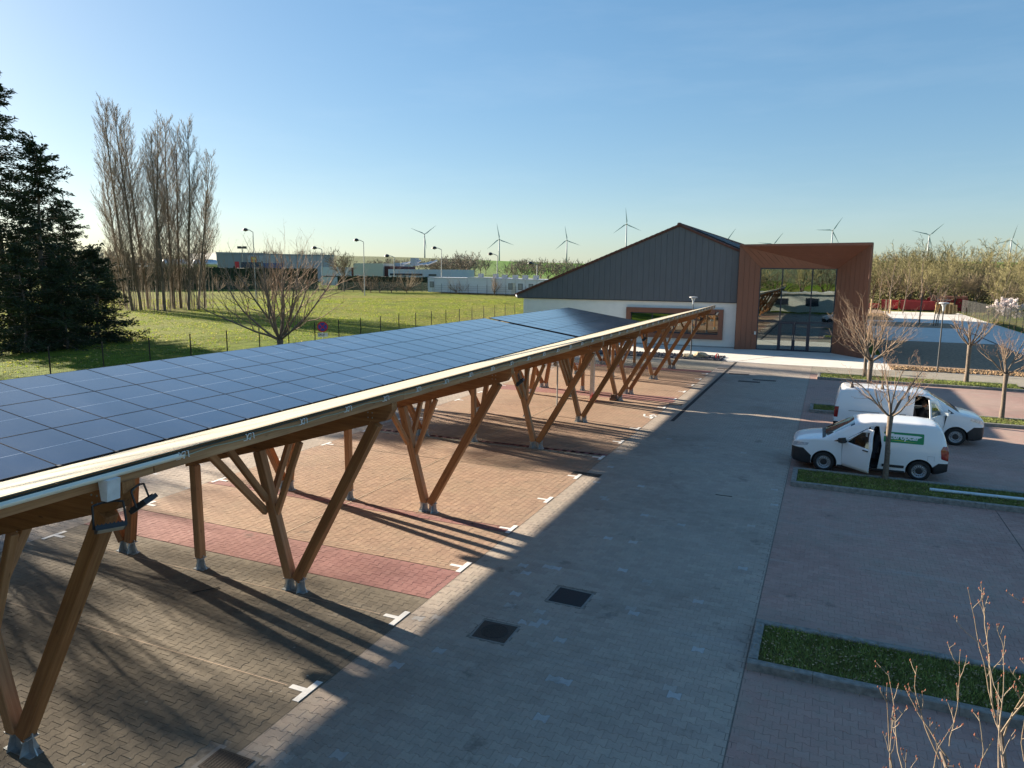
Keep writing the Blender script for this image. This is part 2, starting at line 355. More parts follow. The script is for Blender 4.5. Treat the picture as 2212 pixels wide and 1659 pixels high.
def pave(name, zone, x0, x1, y0, y1, along_x, parent_name, ymax, near_sep=0, exclude=()):
    """zone of interlocking pavers: sheet of joint sand, pavers to y<=ymax as geometry, material beyond"""
    root = struct(link(parent_name, MB().box(x0, x1, y0, min(y1, ymax), -0.06, -0.0055).mesh(parent_name, JOINT)))
    if y1 > ymax:
        o = link('paving_course', MB().box(x0, x1, max(y0, ymax), y1, -0.06, -0.001).mesh('paving_course', PM[zone][1]), root); o['kind'] = 'structure'
    if y0 >= ymax: return root
    ye = min(y1, ymax); eb = MB()      # cut edge stones round the field
    for bx in ((x0, x0+0.22, y0, ye), (x1-0.22, x1, y0, ye), (x0+0.22, x1-0.22, y0, y0+0.2), (x0+0.22, x1-0.22, ye-0.2, ye)): eb.box(*bx, -0.05, -0.0025)
    for a, b, c, d in exclude:
        if a > x0 and b < x1: 
            for bx in ((a-0.2, b+0.2, c-0.2, c+0.02), (a-0.2, b+0.2, d-0.02, d+0.2), (a-0.2, a+0.02, c+0.02, d-0.02), (b-0.02, b+0.2, c+0.02, d-0.02)): eb.box(*bx, -0.05, -0.0025)
    q = W(eb, 'edge_stones', PM[zone][1], root); q['kind'] = 'structure'
    rng = np.random.default_rng(abs(hash(parent_name)) % 1000 if False else int(abs(x0*37+y0*91)) % 9999)
    ua, ub, va, vb = (x0, x1, y0, min(y1, ymax)) if along_x else (y0, min(y1, ymax), x0, x1)
    cs = []
    nv = int((vb-va-0.02)/0.165)
    for j in range(nv+1):
        v = va+0.0825+j*0.165
        if v > vb-0.08: continue
        off = 0.1 if j % 2 else 0.0
        u = ua+0.1+off
        while u < ub-0.095:
            X, Y = (u, v) if along_x else (v, u)
            if inview(X, Y, 0, 40) and not any(a < X < b and c < Y < d for a, b, c, d in exclude): cs.append((X, Y))
            u += 0.2
    cs.sort(key=lambda p: p[0]**2+p[1]**2)
    base = PV.copy()
    if not along_x: base = np.c_[-PV[:, 1], PV[:, 0], PV[:, 2]]
    sep = cs[:near_sep]; rest = cs[near_sep:]
    if sep:
        me = bpy.data.meshes.new('paver'); me.from_pydata(base.tolist(), [], PF); me.materials.append(PM[zone][0]); fixn(me)
        for X, Y in sep:
            o = link('paver', me, root, loc=(X, Y, rng.uniform(-0.0018, 0.0015))); o.rotation_euler = (rng.normal(0, 0.006), rng.normal(0, 0.006), rng.normal(0, 0.006))
    if rest:
        C = np.array(rest); n = len(C)
        V = np.repeat(base[None], n, 0); ja = rng.normal(0, 0.006, n); ca, sa = np.cos(ja), np.sin(ja)
        x = V[:, :, 0]*ca[:, None]-V[:, :, 1]*sa[:, None]; y = V[:, :, 0]*sa[:, None]+V[:, :, 1]*ca[:, None]
        tx, ty = rng.normal(0, 0.008, n), rng.normal(0, 0.008, n)
        z = V[:, :, 2]+rng.uniform(-0.002, 0.0015, n)[:, None]+x*tx[:, None]+y*ty[:, None]
        V = np.stack([x+C[:, 0:1], y+C[:, 1:2], z], 2).reshape(-1, 3)
        F = [tuple(i+36*k for i in f) for k in range(n) for f in PF]
        me = bpy.data.meshes.new('paver_field'); me.from_pydata(V.tolist(), [], F); me.materials.append(PM[zone][0]); me.update()
        if me.polygons[0].normal.z < 0: me.flip_normals()
        o = link('paver_field', me, root); o['kind'] = 'stuff'
    return root
struct(W(MB().box(-23.6, 22.0, 1.5, 52.6, -0.2, -0.012), 'paving_bed', M('paving_bed', (0.17, 0.16, 0.14), 0.95, world_co=True)))
YG = 27.0
HOLES = [(-4.62, -3.78, 12.02, 12.90), (-5.36, -4.56, 10.22, 11.02), (-7.1, -6.2, 5.85, 6.45)]
pave('aisle', 'grey', -6.62, -0.86, 2.0, 52.4, True, 'aisle_paving', YG, 300, HOLES)
def stall_rows():
    segs = [(2.0, 11.24, 'brown'), (11.26, 12.60, 'red'), (12.62, 15.10, 'stall'), (15.12, 15.44, 'red'), (15.46, 20.4, 'stall')]
    segs += [(20.42, 22.9, 'stall'), (22.92, 23.15, 'beige'), (23.17, 23.4, 'red'), (23.42, 34.4, 'stall'), (34.42, 35.9, 'red'), (35.92, 45.9, 'stall'), (45.92, 46.9, 'red'), (46.92, 48.3, 'beige')]
    for a, b, z in segs:
        pave('s', z, -16.36, -6.64, a, b, z not in ('red', 'stall', 'brown') or False, 'stall_paving', YG, 60 if z == 'red' and a < 12 else 0, HOLES)
stall_rows()
pave('l', 'grey', -23.5, -16.38, 4.0, 52.4, True, 'rear_aisle_paving', 20.0)
pave('e', 'beige', -16.36, -6.64, 48.32, 52.4, True, 'end_paving', YG)
pave('r1', 'plum', -0.84, 4.4, 3.0, 11.1, True, 'bay_paving', YG, 0)
pave('r2', 'plum', -0.84, 4.4, 13.0, 22.0, True, 'bay_paving', YG)
pave('r2', 'plum', 4.42, 9.8, 3.0, 22.0, True, 'bay_paving', YG)
pave('r3', 'plum', -0.84, 9.8, 24.0, 34.6, True, 'bay_paving', YG)
pave('r4', 'plum', -0.84, 9.8, 36.5, 45.9, True, 'bay_paving', YG)
pave('r5', 'grey', 9.82, 22.0, 3.0, 48.0, True, 'bay_paving', YG)
pave('r6', 'beige', -0.84, 22.0, 48.3, 52.7, True, 'footpath_paving', YG)
for a, b in ((11.1, 13.0), (22.0, 24.0), (34.6, 36.5), (45.9, 48.3)): struct(W(MB().box(-0.84, 12.5 if a < 40 else 10.2, a, b, -0.05, -0.001), 'island_bedding', PM['plum'][1]))
# strips of thin edge between zones
for x in (-6.63, -16.37, -0.85):
    struct(W(MB().box(x-0.006, x+0.006, 2.0, 52.3, -0.03, -0.004), 'paving_joint', JOINT))
# concrete and beds
CONC = M('pale_concrete', (0.64, 0.61, 0.55), 0.85, var=0.09, scale=1.2, world_co=True, bmp=0.1)
CONC2 = M('path_concrete', (0.62, 0.59, 0.54), 0.9, var=0.1, scale=0.8, world_co=True, bmp=0.1)
SOIL = M('bare_soil', (0.26, 0.175, 0.11), 0.95, var=0.55, scale=5, world_co=True, bmp=0.9)
DARK = M('dark_slot', (0.03, 0.028, 0.026), 0.7, var=0.3)
struct(W(MB().box(-19.0, 3.85, 52.42, 62.0, -0.06, 0.006), 'concrete_forecourt', CONC))
for x in (-2.3, -6.0, -12.0):
    if x == -2.3: struct(W(MB().bar((-6.0, 52.5, 0.009), (-2.3, 59.7, 0.009), 0.05, 0.004), 'concrete_joint', DARK))
struct(W(MB().box(3.87, 19.2, 52.72, 137.0, -0.06, 0.002), 'concrete_yard', CONC2))
struct(W(MB().box(3.92, 13.9, 53.0, 76.6, -0.05, 0.03), 'soil_bed', SOIL))
struct(W(MB().box(4.9, 13.9, 97.3, 106.6, -0.05, 0.03), 'planting_strip', SOIL))
struct(W(MB().box(13.92, 14.12, 53.0, 106.0, -0.02, 0.008), 'drain_channel', DARK))
struct(W(MB().box(2.0, 8.0, 110.0, 141.0, -0.05, 0.05), 'rough_verge', SOIL))
MULCH = M('bark_mulch', (0.36, 0.24, 0.13), 0.95, var=0.5, scale=14, world_co=True)
def scatter_chips(name, n, area, size, mat, seed, zb=0.03):
    rng = np.random.default_rng(seed); mb = MB()
    for _ in range(n):
        x = rng.uniform(area[0], area[1]); y = rng.uniform(area[2], area[3]); s = size*rng.uniform(0.5, 1.4)
        a = Vector(rng.normal(0, 1, 3)).normalized(); b_ = a.orthogonal().normalized(); c_ = a.cross(b_); p = Vector((x, y, zb+rng.uniform(0, size*0.6)))
        mb.add([p+a*s, p+b_*s*0.7, p-a*s, p-b_*s*0.7, p+c_*s*0.5, p-c_*s*0.4], [(0,1,4),(1,2,4),(2,3,4),(3,0,4),(1,0,5),(2,1,5),(3,2,5),(0,3,5)])
    return W(mb, name, mat, fix=False)
stuff(scatter_chips('bark_mulch', 5000, (4.0, 22.0, 52.8, 54.7), 0.09, MULCH, 5), 'brown bark mulch along the front edge of the shaded soil bed')
stuff(scatter_chips('bark_mulch', 2500, (2.0, 7.5, 110.5, 126), 0.16, MULCH, 6), 'brown bark mulch heaped on the verge beyond the brown entrance')
GRAV = M('dark_gravel', (0.075, 0.075, 0.085), 0.8, var=0.7, scale=25, world_co=True)
struct(W(MB().prism([(-17.5, 52.43), (-6.4, 52.43), (-7.3, 55.2), (-17.5, 55.6)], 0.002, 0.02, 'z'), 'gravel_bed', GRAV))
stuff(scatter_chips('gravel', 5200, (-17.4, -6.9, 52.5, 55.3), 0.075, GRAV, 7), 'dark grey gravel bed beside the concrete forecourt')
ROCK = M('pale_rock', (0.42, 0.34, 0.22), 0.9, var=0.3, scale=3, bmp=0.6)
def rock(cx, cy, sx, sy, sz, label, seed):
    bm = bmesh.new(); bmesh.ops.create_icosphere(bm, subdivisions=3, radius=1); rng = np.random.default_rng(seed)
    ph = rng.uniform(0, 6, 6)
    for v in bm.verts:
        k = 1+0.18*math.sin(3*v.co.x+ph[0])*math.cos(2.5*v.co.y+ph[1])+0.1*math.sin(6*v.co.z+ph[2]+4*v.co.x)
        v.co = Vector((v.co.x*sx*k, v.co.y*sy*k, v.co.z*sz*k))
    me = bpy.data.meshes.new('boulder'); bm.to_mesh(me); bm.free(); me.materials.append(ROCK)
    tag(link('boulder', me, loc=(cx, cy, sz*0.6)), label, 'boulder')
rock(-9.3, 53.4, 0.42, 0.3, 0.2, 'pale flat boulder on the gravel bed, left of the two', 1)
rock(-8.45, 53.7, 0.5, 0.34, 0.3, 'pale rounded boulder on the gravel bed, right of the two', 2)
# painted markings
WHITE = M('white_paint', (0.78, 0.78, 0.76), 0.6, var=0.06, scale=30)
TY = [7.84+2.505*k for k in range(16)]
def tmark(x, y, s, label):
    mb = MB(); mb.box(x-0.055+s*0.0, x+0.055, y-0.28, y+0.28, 0.001, 0.006); mb.box(*((x-0.32, x-0.055) if s < 0 else (x+0.055, x+0.32)), y-0.05, y+0.05, 0.001, 0.006)
    o = W(mb, 'bay_marking', WHITE); o['kind'] = 'structure'; return o
for i, y in enumerate(TY):
    tmark(-6.72, y, -1, ''); tmark(-16.28, y+0.12, 1, '')
LINE = M('faded_line', (0.40, 0.30, 0.215), 0.8, var=0.2, scale=8, world_co=True)
mbl = MB()
for y in TY: mbl.box(-15.9, -7.1, y-0.009, y+0.009, 0.0005, 0.0025)
mbl.box(-11.53, -11.49, 12.7, 48.0, 0.0035, 0.005)
struct(W(mbl, 'faded_bay_lines', LINE))
def text_mesh(name, body, size, mat, ext=0.002, shear=0.0, bold=0.0, space=1.0):
    cu = bpy.data.curves.new(name, 'FONT'); cu.body = body; cu.size = size; cu.extrude = ext; cu.shear = shear; cu.offset = bold; cu.space_character = space
    cu.align_x = 'CENTER'; cu.align_y = 'CENTER'; cu.resolution_u = 4
    o = bpy.data.objects.new(name, cu); COL.objects.link(o); dg = bpy.context.evaluated_depsgraph_get()
    me = bpy.data.meshes.new_from_object(o.evaluated_get(dg)); bpy.data.objects.remove(o); me.materials.clear(); me.materials.append(mat); return me
o = struct(link('bay_number_marking', text_mesh('bay_number_marking', '16', 0.75, WHITE, bold=0.008), loc=(-6.95, 30.75, 0.004)))
o.rotation_euler = (0, 0, math.radians(12))
o = struct(link('bay_number_marking', text_mesh('bay_number_marking', '10', 0.7, WHITE, bold=0.008), loc=(-15.7, 25.85, 0.004)))
# drains, manholes
IRON = M('cast_iron', (0.075, 0.062, 0.052), 0.75, 0.3, var=0.35, scale=40, bmp=0.8)
IRON2 = M('dark_iron', (0.022, 0.022, 0.024), 0.7, 0.2, var=0.3, scale=40, bmp=0.5)
def manhole(poly, mat, label, ring):
    t = thing('manhole_cover', label, 'manhole cover', (sum(p[0] for p in poly)/4, sum(p[1] for p in poly)/4, 0))
    cx, cy = t.location[0], t.location[1]
    W(MB().prism([(cx+(p[0]-cx)*1.12, cy+(p[1]-cy)*1.12) for p in poly], -0.03, -0.002, 'z'), 'concrete_surround', M('surround', (0.25, 0.24, 0.22), 0.9, scale=10), t)
    W(MB().prism(poly, -0.02, 0.003, 'z'), 'cover_plate', mat, t)
    if ring:
        mb = MB(); mb.lathe([(0.235, 0.0028), (0.235, 0.008), (0.222, 0.008), (0.222, 0.0028)], 40, (cx, cy, 0))
        W(mb, 'round_lid_rim', DARK, t)
        mb = MB(); rng = random.Random(4)
        for i in range(-9, 10):
            for j in range(-9, 10):
                x, y = i*0.023, j*0.023
                if x*x+y*y < 0.2**2: mb.box(cx+x-0.007, cx+x+0.007, cy+y-0.007, cy+y+0.007, 0.003, 0.0065)
        s_ = W(mb, 'tread_studs', mat, t, fix=False); s_['kind'] = 'stuff'
manhole([(-4.54, 12.14), (-3.88, 12.13), (-3.86, 12.74), (-4.52, 12.78)], IRON2, 'plain black square manhole cover in the grey aisle', False)
manhole([(-5.25, 10.32), (-4.64, 10.33), (-4.65, 10.94), (-5.29, 10.92)], IRON, 'rusty square manhole cover with a round lid, nearer of the two in the aisle', True)
def grate(x0, x1, y0, y1, nb, label, dirx=True, frame=0.03):
    t = thing('drain_grate', label, 'drain', ((x0+x1)/2, (y0+y1)/2, 0), group=None)
    W(MB().box(x0-0.07, x1+0.07, y0-0.07, y1+0.07, -0.03, -0.003), 'concrete_surround', M('surround', (0.25, 0.24, 0.22)), t)
    W(MB().box(x0, x1, y0, y1, -0.02, 0.0005), 'pit', DARK, t)
    fr = MB(); fr.box(x0, x1, y0, y0+frame, -0.01, 0.005); fr.box(x0, x1, y1-frame, y1, -0.01, 0.005); fr.box(x0, x0+frame, y0+frame, y1-frame, -0.01, 0.005); fr.box(x1-frame, x1, y0+frame, y1-frame, -0.01, 0.005)
    W(fr, 'frame', IRON, t)
    st = (x1-x0-2*frame)/nb
    me = MB().box(-st*0.28, st*0.28, y0+frame-(y0+y1)/2, y1-frame-(y0+y1)/2, -0.008, 0.004).mesh('bar', IRON)
    for i in range(nb): link('bar', me, t, loc=(x0+frame+st*(i+0.5)-(x0+x1)/2, 0, 0))
grate(-6.9, -6.32, 5.95, 6.33, 11, 'brown iron drain grate in the aisle at the bottom edge of the view')
grate(-7.0, -6.1, 20.55, 20.9, 9, 'dark drain grate at the stall edge in the shadow lines')
grate(-6.75, -6.1, 33.8, 34.2, 8, 'drain grate beside the start of the far pink bay')
grate(-6.5, -5.6, 48.1, 48.5, 8, 'small drain grate left of the long slot drain near the forecourt')
grate(-5.5, -4.3, 45.9, 46.4, 6, 'pale-barred drain grate right of the long slot drain')
grate(-4.6, -3.4, 42.9, 43.4, 10, 'flat drain grate in the shaded aisle, left of the pair')
grate(-3.9, -2.6, 43.9, 44.35, 10, 'flat drain grate in the shaded aisle, right of the pair')
tag(W(MB().box(-5.86, -5.70, 30.0, 52.4, -0.02, 0.004), 'slot_drain', IRON2), 'long dark slot drain running down the aisle to the forecourt', 'drain')
# kerbed grass islands
KERB = M('kerb_concrete', (0.22, 0.215, 0.195), 0.9, var=0.35, scale=9, world_co=True, bmp=0.5)
def island(x0, x1, y0, y1, label, seed, blades=6000, blade=0.07):
    t = thing('grass_island', label, 'kerb island', (x0, (y0+y1)/2, 0))
    def kerb(ax, a, b, c):    # run of kerbstones ~1 m each
        n = max(1, int(round((b-a)/1.0))); st = (b-a)/n
        for i in range(n):
            if ax == 'x': me = MB().prism([(c-0.075, 0), (c+0.075, 0), (c+0.075, 0.125), (c+0.055, 0.14), (c-0.055, 0.14), (c-0.075, 0.125)], a+i*st+0.003, a+(i+1)*st-0.003, 'x')
            else: me = MB().prism([(c-0.075, 0), (c+0.075, 0), (c+0.075, 0.125), (c+0.055, 0.14), (c-0.055, 0.14), (c-0.075, 0.125)], a+i*st+0.003, a+(i+1)*st-0.003, 'y')
            W(me, 'kerbstone', KERB, t)
    kerb('x', x0, x1, y0); kerb('x', x0, x1, y1); kerb('y', y0+0.08, y1-0.08, x0+0.075)
    W(MB().box(x0+0.15, x1, y0+0.075, y1-0.075, 0.0, 0.10), 'turf', mat_grass('island_turf', (0.17, 0.21, 0.045), (0.26, 0.20, 0.09), 0.8, 0.7) if 'island_turf' not in bpy.data.materials else bpy.data.materials['island_turf'], t)
    rng = np.random.default_rng(seed); mb = MB(); vs = []; fs = []
    X = rng.uniform(x0+0.17, x1, blades); Y = rng.uniform(y0+0.08, y1-0.08, blades)
    for i in range(blades):
        h = blade*rng.uniform(0.4, 1.3); a = rng.uniform(0, 6.28); w = 0.006+0.1*h*0.5; dx, dy = math.cos(a)*w, math.sin(a)*w; lx, ly = rng.normal(0, h*0.5, 2)
        k = len(vs); vs += [(X[i]-dx, Y[i]-dy, 0.09), (X[i]+dx, Y[i]+dy, 0.09), (X[i]+lx, Y[i]+ly, 0.10+h)]; fs.append((k, k+1, k+2))
    me = bpy.data.meshes.new('grass_blades'); me.from_pydata(vs, [], fs); me.materials.append(M('grass_blade', (0.20, 0.245, 0.055), 0.8, var=0.5, scale=2.5, world_co=True))
    o = link('grass_blades', me, t, mw=Matrix.Identity(4)); o['kind'] = 'stuff'
    vs = []; fs = []
    for i in range(int(blades*0.16)):      # dead blades and leaf litter, some of it on the kerb and spilling over
        x = rng.uniform(x0+0.05, x1); y = rng.uniform(y0-0.12, y1+0.1) if rng.random() < 0.35 else rng.uniform(y0+0.1, y1-0.1)
        z = 0.005 if (y < y0-0.08 or y > y1+0.08) else (0.143 if (y < y0+0.08 or y > y1-0.08) else 0.12+rng.uniform(0, 0.03))
        s_ = rng.uniform(0.01, 0.03); a = rng.uniform(0, 6.28); k = len(vs); vs += [(x+s_*math.cos(a), y+s_*math.sin(a), z+0.004), (x-s_*0.5*math.sin(a), y+s_*0.5*math.cos(a), z+0.012), (x-s_*math.cos(a), y-s_*math.sin(a), z+0.004), (x+s_*0.5*math.sin(a), y-s_*0.5*math.cos(a), z+0.002)]; fs.append((k, k+1, k+2, k+3))
    me = bpy.data.meshes.new('leaf_litter'); me.from_pydata(vs, [], fs); me.materials.append(M('leaf_litter', (0.30, 0.22, 0.12), 0.9, var=0.6, scale=9, world_co=True))
    o = link('leaf_litter', me, t, mw=Matrix.Identity(4)); o['kind'] = 'stuff'
island(-0.82, 9.8, 11.25, 12.7, 'grass island with mossy kerb in the foreground bays', 1, 14000)
island(-0.72, 12.0, 22.2, 23.85, 'grass island under the bare tree, in front of the nearer van', 2, 12000)
island(-0.55, 12.0, 34.75, 36.4, 'grass island behind the farther van', 3, 8000)
island(-0.42, 9.85, 46.05, 48.15, 'long sunlit grass island near the forecourt', 4, 9000, 0.1)

# tussocks over the lawn (nobody could count them)
_r = np.random.default_rng(77); n_ = 150000
_x = -31.5-_r.random(n_)**0.8*75; _y = 12+_r.random(n_)*95; _az = np.degrees(np.arctan2(_x, _y)); _k = (_az > -61) & (_az < -17) & (_x*_x+_y*_y < 120**2)
_cl = np.sin(_x*0.9+1.3*np.sin(_y*0.5))+np.sin(_y*0.8+1.7*np.sin(_x*0.37))+_r.normal(0, 0.8, n_); _k &= _cl > -0.2
_x, _y = _x[_k], _y[_k]; n_ = len(_x); _zz = np.array([terrain(a, b) for a, b in zip(_x, _y)])-0.03
_a = _r.uniform(0, 6.28, n_); _w = _r.uniform(0.02, 0.07, n_); _hh = _r.uniform(0.03, 0.09, n_); _lx, _ly = _r.normal(0, 0.06, n_), _r.normal(0, 0.06, n_)
V_ = np.stack([np.c_[_x-np.cos(_a)*_w, _y-np.sin(_a)*_w, _zz], np.c_[_x+np.cos(_a)*_w, _y+np.sin(_a)*_w, _zz], np.c_[_x+np.cos(_a)*_w*0.5+_lx, _y+np.sin(_a)*_w*0.5+_ly, _zz+_hh], np.c_[_x-np.cos(_a)*_w*0.6+_lx, _y-np.sin(_a)*_w*0.6+_ly, _zz+_hh*0.8]], 1).reshape(-1, 3)
_me = bpy.data.meshes.new('lawn_tussocks'); _me.from_pydata(V_.tolist(), [], [(4*i, 4*i+1, 4*i+2, 4*i+3) for i in range(n_)])
_m, _nt, _b, _o = nmat('tussock_grass'); _g = N(_nt, 'ShaderNodeNewGeometry'); _c = ramp(_nt, _g.outputs['Random Per Island'], [(0.0, (0.13, 0.20, 0.015)), (0.5, (0.24, 0.32, 0.03)), (0.8, (0.36, 0.36, 0.08)), (1.0, (0.44, 0.37, 0.15))])
_nt.links.new(_c.outputs[0], _b.inputs['Base Color']); _b.inputs['Roughness'].default_value = 0.8; _tl = N(_nt, 'ShaderNodeBsdfTranslucent'); _nt.links.new(_c.outputs[0], _tl.inputs[0]); _mx2 = N(_nt, 'ShaderNodeMixShader'); _mx2.inputs[0].default_value = 0.5; _nt.links.new(_b.outputs[0], _mx2.inputs[1]); _nt.links.new(_tl.outputs[0], _mx2.inputs[2]); _nt.links.new(_mx2.outputs[0], _o.inputs[0]); _me.materials.append(_m)
stuff(link('lawn_tussocks', _me), 'uneven tussocks of grass over the sunny lawn')
# ------------------------------------------------------------------ timber solar carport (two units, butterfly roof)
def mat_wood(name, a, b_, c_, rough=0.6):
    m, nt, b, out = nmat(name); co = coords(nt)
    oi = N(nt, 'ShaderNodeObjectInfo'); ad = N(nt, 'ShaderNodeVectorMath', operation='ADD'); nt.links.new(co, ad.inputs[0])
    cm = N(nt, 'ShaderNodeCombineXYZ'); nt.links.new(math_(nt, 'MULTIPLY', oi.outputs['Random'], 50), cm.inputs[0]); nt.links.new(math_(nt, 'MULTIPLY', oi.outputs['Random'], 7), cm.inputs[1]); nt.links.new(cm.outputs[0], ad.inputs[1])
    n = noise(nt, ad.outputs[0], 1.0, 6, 0.65, (0.7, 22, 22)); n2 = noise(nt, ad.outputs[0], 1.0, 4, 0.6, (0.8, 3, 3))
    r = ramp(nt, n, [(0.25, a), (0.5, b_), (0.75, c_)])
    c = mix(nt, 0.6, r.outputs[0], ramp(nt, n2, [(0.3, (0.45, 0.42, 0.4)), (0.7, (1, 1, 1))]).outputs[0], 'MULTIPLY')
    vo = N(nt, 'ShaderNodeTexVoronoi'); vo.inputs['Scale'].default_value = 1.0; mp = N(nt, 'ShaderNodeMapping'); mp.inputs['Scale'].default_value = (2.2, 9, 9)
    nt.links.new(ad.outputs[0], mp.inputs[0]); nt.links.new(mp.outputs[0], vo.inputs['Vector'])
    kn = ramp(nt, vo.outputs['Distance'], [(0.07, (1,)*3), (0.14, (0,)*3)])
    c = mix(nt, math_(nt, 'MULTIPLY', kn.outputs[0], 0.7), c, tuple(x*0.35 for x in a))
    nt.links.new(c, b.inputs['Base Color']); b.inputs['Roughness'].default_value = rough; bump(nt, b, n, 0.35, 0.004); return m
WOOD = mat_wood('larch_timber', (0.20, 0.08, 0.027), (0.37, 0.16, 0.055), (0.50, 0.25, 0.10))
WOOD_G = mat_wood('weathered_timber', (0.30, 0.145, 0.06), (0.48, 0.25, 0.115), (0.62, 0.37, 0.195))
GALV = M('galvanised_steel', (0.42, 0.46, 0.48), 0.5, 0.6, var=0.25, scale=9)
def mat_deck():
    m, nt, b, out = nmat('cream_steel_deck'); co = wpos(nt); sep = N(nt, 'ShaderNodeSeparateXYZ'); nt.links.new(co, sep.inputs[0])
    fr = math_(nt, 'FRACT', math_(nt, 'DIVIDE', sep.outputs[0], 0.2445)); ln = math_(nt, 'LESS_THAN', fr, 0.07)
    n = noise(nt, co, 1.5, 5, 0.6, (3, 0.4, 1)); r = ramp(nt, n, [(0.3, (0.40, 0.375, 0.29)), (0.7, (0.50, 0.475, 0.375))])
    c = mix(nt, math_(nt, 'MULTIPLY', ln, 0.8), r.outputs[0], (0.12, 0.11, 0.08)); nt.links.new(c, b.inputs['Base Color'])
    b.inputs['Roughness'].default_value = 0.85; b.inputs['Specular IOR Level'].default_value = 0.08; return m
DECK = mat_deck()
BLK = M('black_plastic', (0.018, 0.018, 0.02), 0.45, var=0.1)
ALU = M('aluminium', (0.7, 0.7, 0.7), 0.3, 0.9, var=0.05)
def mat_panel():
    m, nt, b, out = nmat('solar_glass'); co = coords(nt)
    sep = N(nt, 'ShaderNodeSeparateXYZ'); nt.links.new(co, sep.inputs[0])
    def line(ch, pitch, w):
        f = math_(nt, 'ABSOLUTE', math_(nt, 'SUBTRACT', math_(nt, 'FRACT', math_(nt, 'DIVIDE', sep.outputs[ch], pitch)), 0.5))
        return math_(nt, 'GREATER_THAN', f, 0.5-w/pitch/2)
    ln = math_(nt, 'MAXIMUM', line(0, 0.0865, 0.003), line(1, 0.172, 0.0035))
    c = mix(nt, math_(nt, 'MULTIPLY', ln, 0.55), (0.018, 0.033, 0.078), (0.10, 0.13, 0.19))
    bus = line(1, 0.0172, 0.0012); c = mix(nt, math_(nt, 'MULTIPLY', bus, 0.25), c, (0.12, 0.13, 0.16))
    mid = math_(nt, 'LESS_THAN', math_(nt, 'ABSOLUTE', sep.outputs[0]), 0.009)
    c = mix(nt, mid, c, (0.42, 0.46, 0.52)); 
    g = noise(nt, wpos(nt), 1.2, 5, 0.65)
    du = ramp(nt, g, [(0.35, (0.0,)*3), (0.75, (0.10,)*3)]); c = mix(nt, du.outputs[0], c, (0.32, 0.31, 0.28))
    nt.links.new(c, b.inputs['Base Color']); rr = ramp(nt, g, [(0.3, (0.12,)*3), (0.7, (0.2,)*3)]); nt.links.new(rr.outputs[0], b.inputs['Roughness'])
    b.inputs['IOR'].default_value = 1.5; b.inputs['Specular IOR Level'].default_value = 0.6; b.inputs['Coat Weight'].default_value = 0.7; b.inputs['Coat Roughness'].default_value = 0.12; return m
PGLASS = mat_panel()
XN, ZN, XF, ZF = -11.75, 2.893, -16.92, 3.69
SL = math.hypot(XF-XN, ZF-ZN); PLEN = SL/3-0.012; PW = 1.085-0.012
_pm = MB(); _pm.box(-PLEN/2, PLEN/2, -PW/2, PW/2, -0.035, -0.001, 0)
_h = 0.008
for bx in ((-PLEN/2, PLEN/2, -PW/2, -PW/2+_h), (-PLEN/2, PLEN/2, PW/2-_h, PW/2), (-PLEN/2, -PLEN/2+_h, -PW/2+_h, PW/2-_h), (PLEN/2-_h, PLEN/2, -PW/2+_h, PW/2-_h)): _pm.box(*bx, 0.0, 0.003, 0)
_pm.add([(-PLEN/2+_h, -PW/2+_h, 0.0005), (PLEN/2-_h, -PW/2+_h, 0.0005), (PLEN/2-_h, PW/2-_h, 0.0005), (-PLEN/2+_h, PW/2-_h, 0.0005)], [(0, 1, 2, 3)], 1)
PANEL = _pm.mesh('solar_panel', [BLK, PGLASS])
_sm = MB()     # knife-plate shoe
_sm.prism([(-0.16, 0.0), (0.16, 0.0), (0.11, 0.10), (0.10, 0.30), (-0.10, 0.30), (-0.11, 0.10)], -0.008, 0.008, 'y')
_sm.prism([(-0.13, 0.0), (0.13, 0.0), (0.05, 0.24), (-0.05, 0.24)], -0.007, 0.007, 'x'); _sm.box(-0.14, 0.14, -0.09, 0.09, 0, 0.008)
_sm.box(-0.1, 0.1, -0.085, 0.085, 0.235, 0.247)
SHOE = fixn(_sm.mesh('post_shoe', GALV))
BR_W = M('white_bracket', (0.75, 0.75, 0.73), 0.5)
_bm = MB()
for s in (-0.06, 0.06): _bm.path([(0, s, 0.05), (0.025, s, 0.045), (0.03, s, -0.02), (0.0, s*1.6, -0.03)], 0.006, 5)
_bm.path([(0, -0.035, 0.0), (0.02, -0.02, 0.05), (0.02, 0.02, 0.05), (0, 0.035, 0.0), (0.02, 0, -0.03), (0, -0.035, 0)], 0.006, 5)
GBR = _bm.mesh('gutter_bracket', BR_W)
def rt(X): return 2.56+0.278*(X+11.75)          # top of right rafters
def lt(X): return 2.56+0.15*(-11.75-X)          # top of left rafters
def dk(X): return 2.872+0.2565*(X+11.7)                   # deck plane right
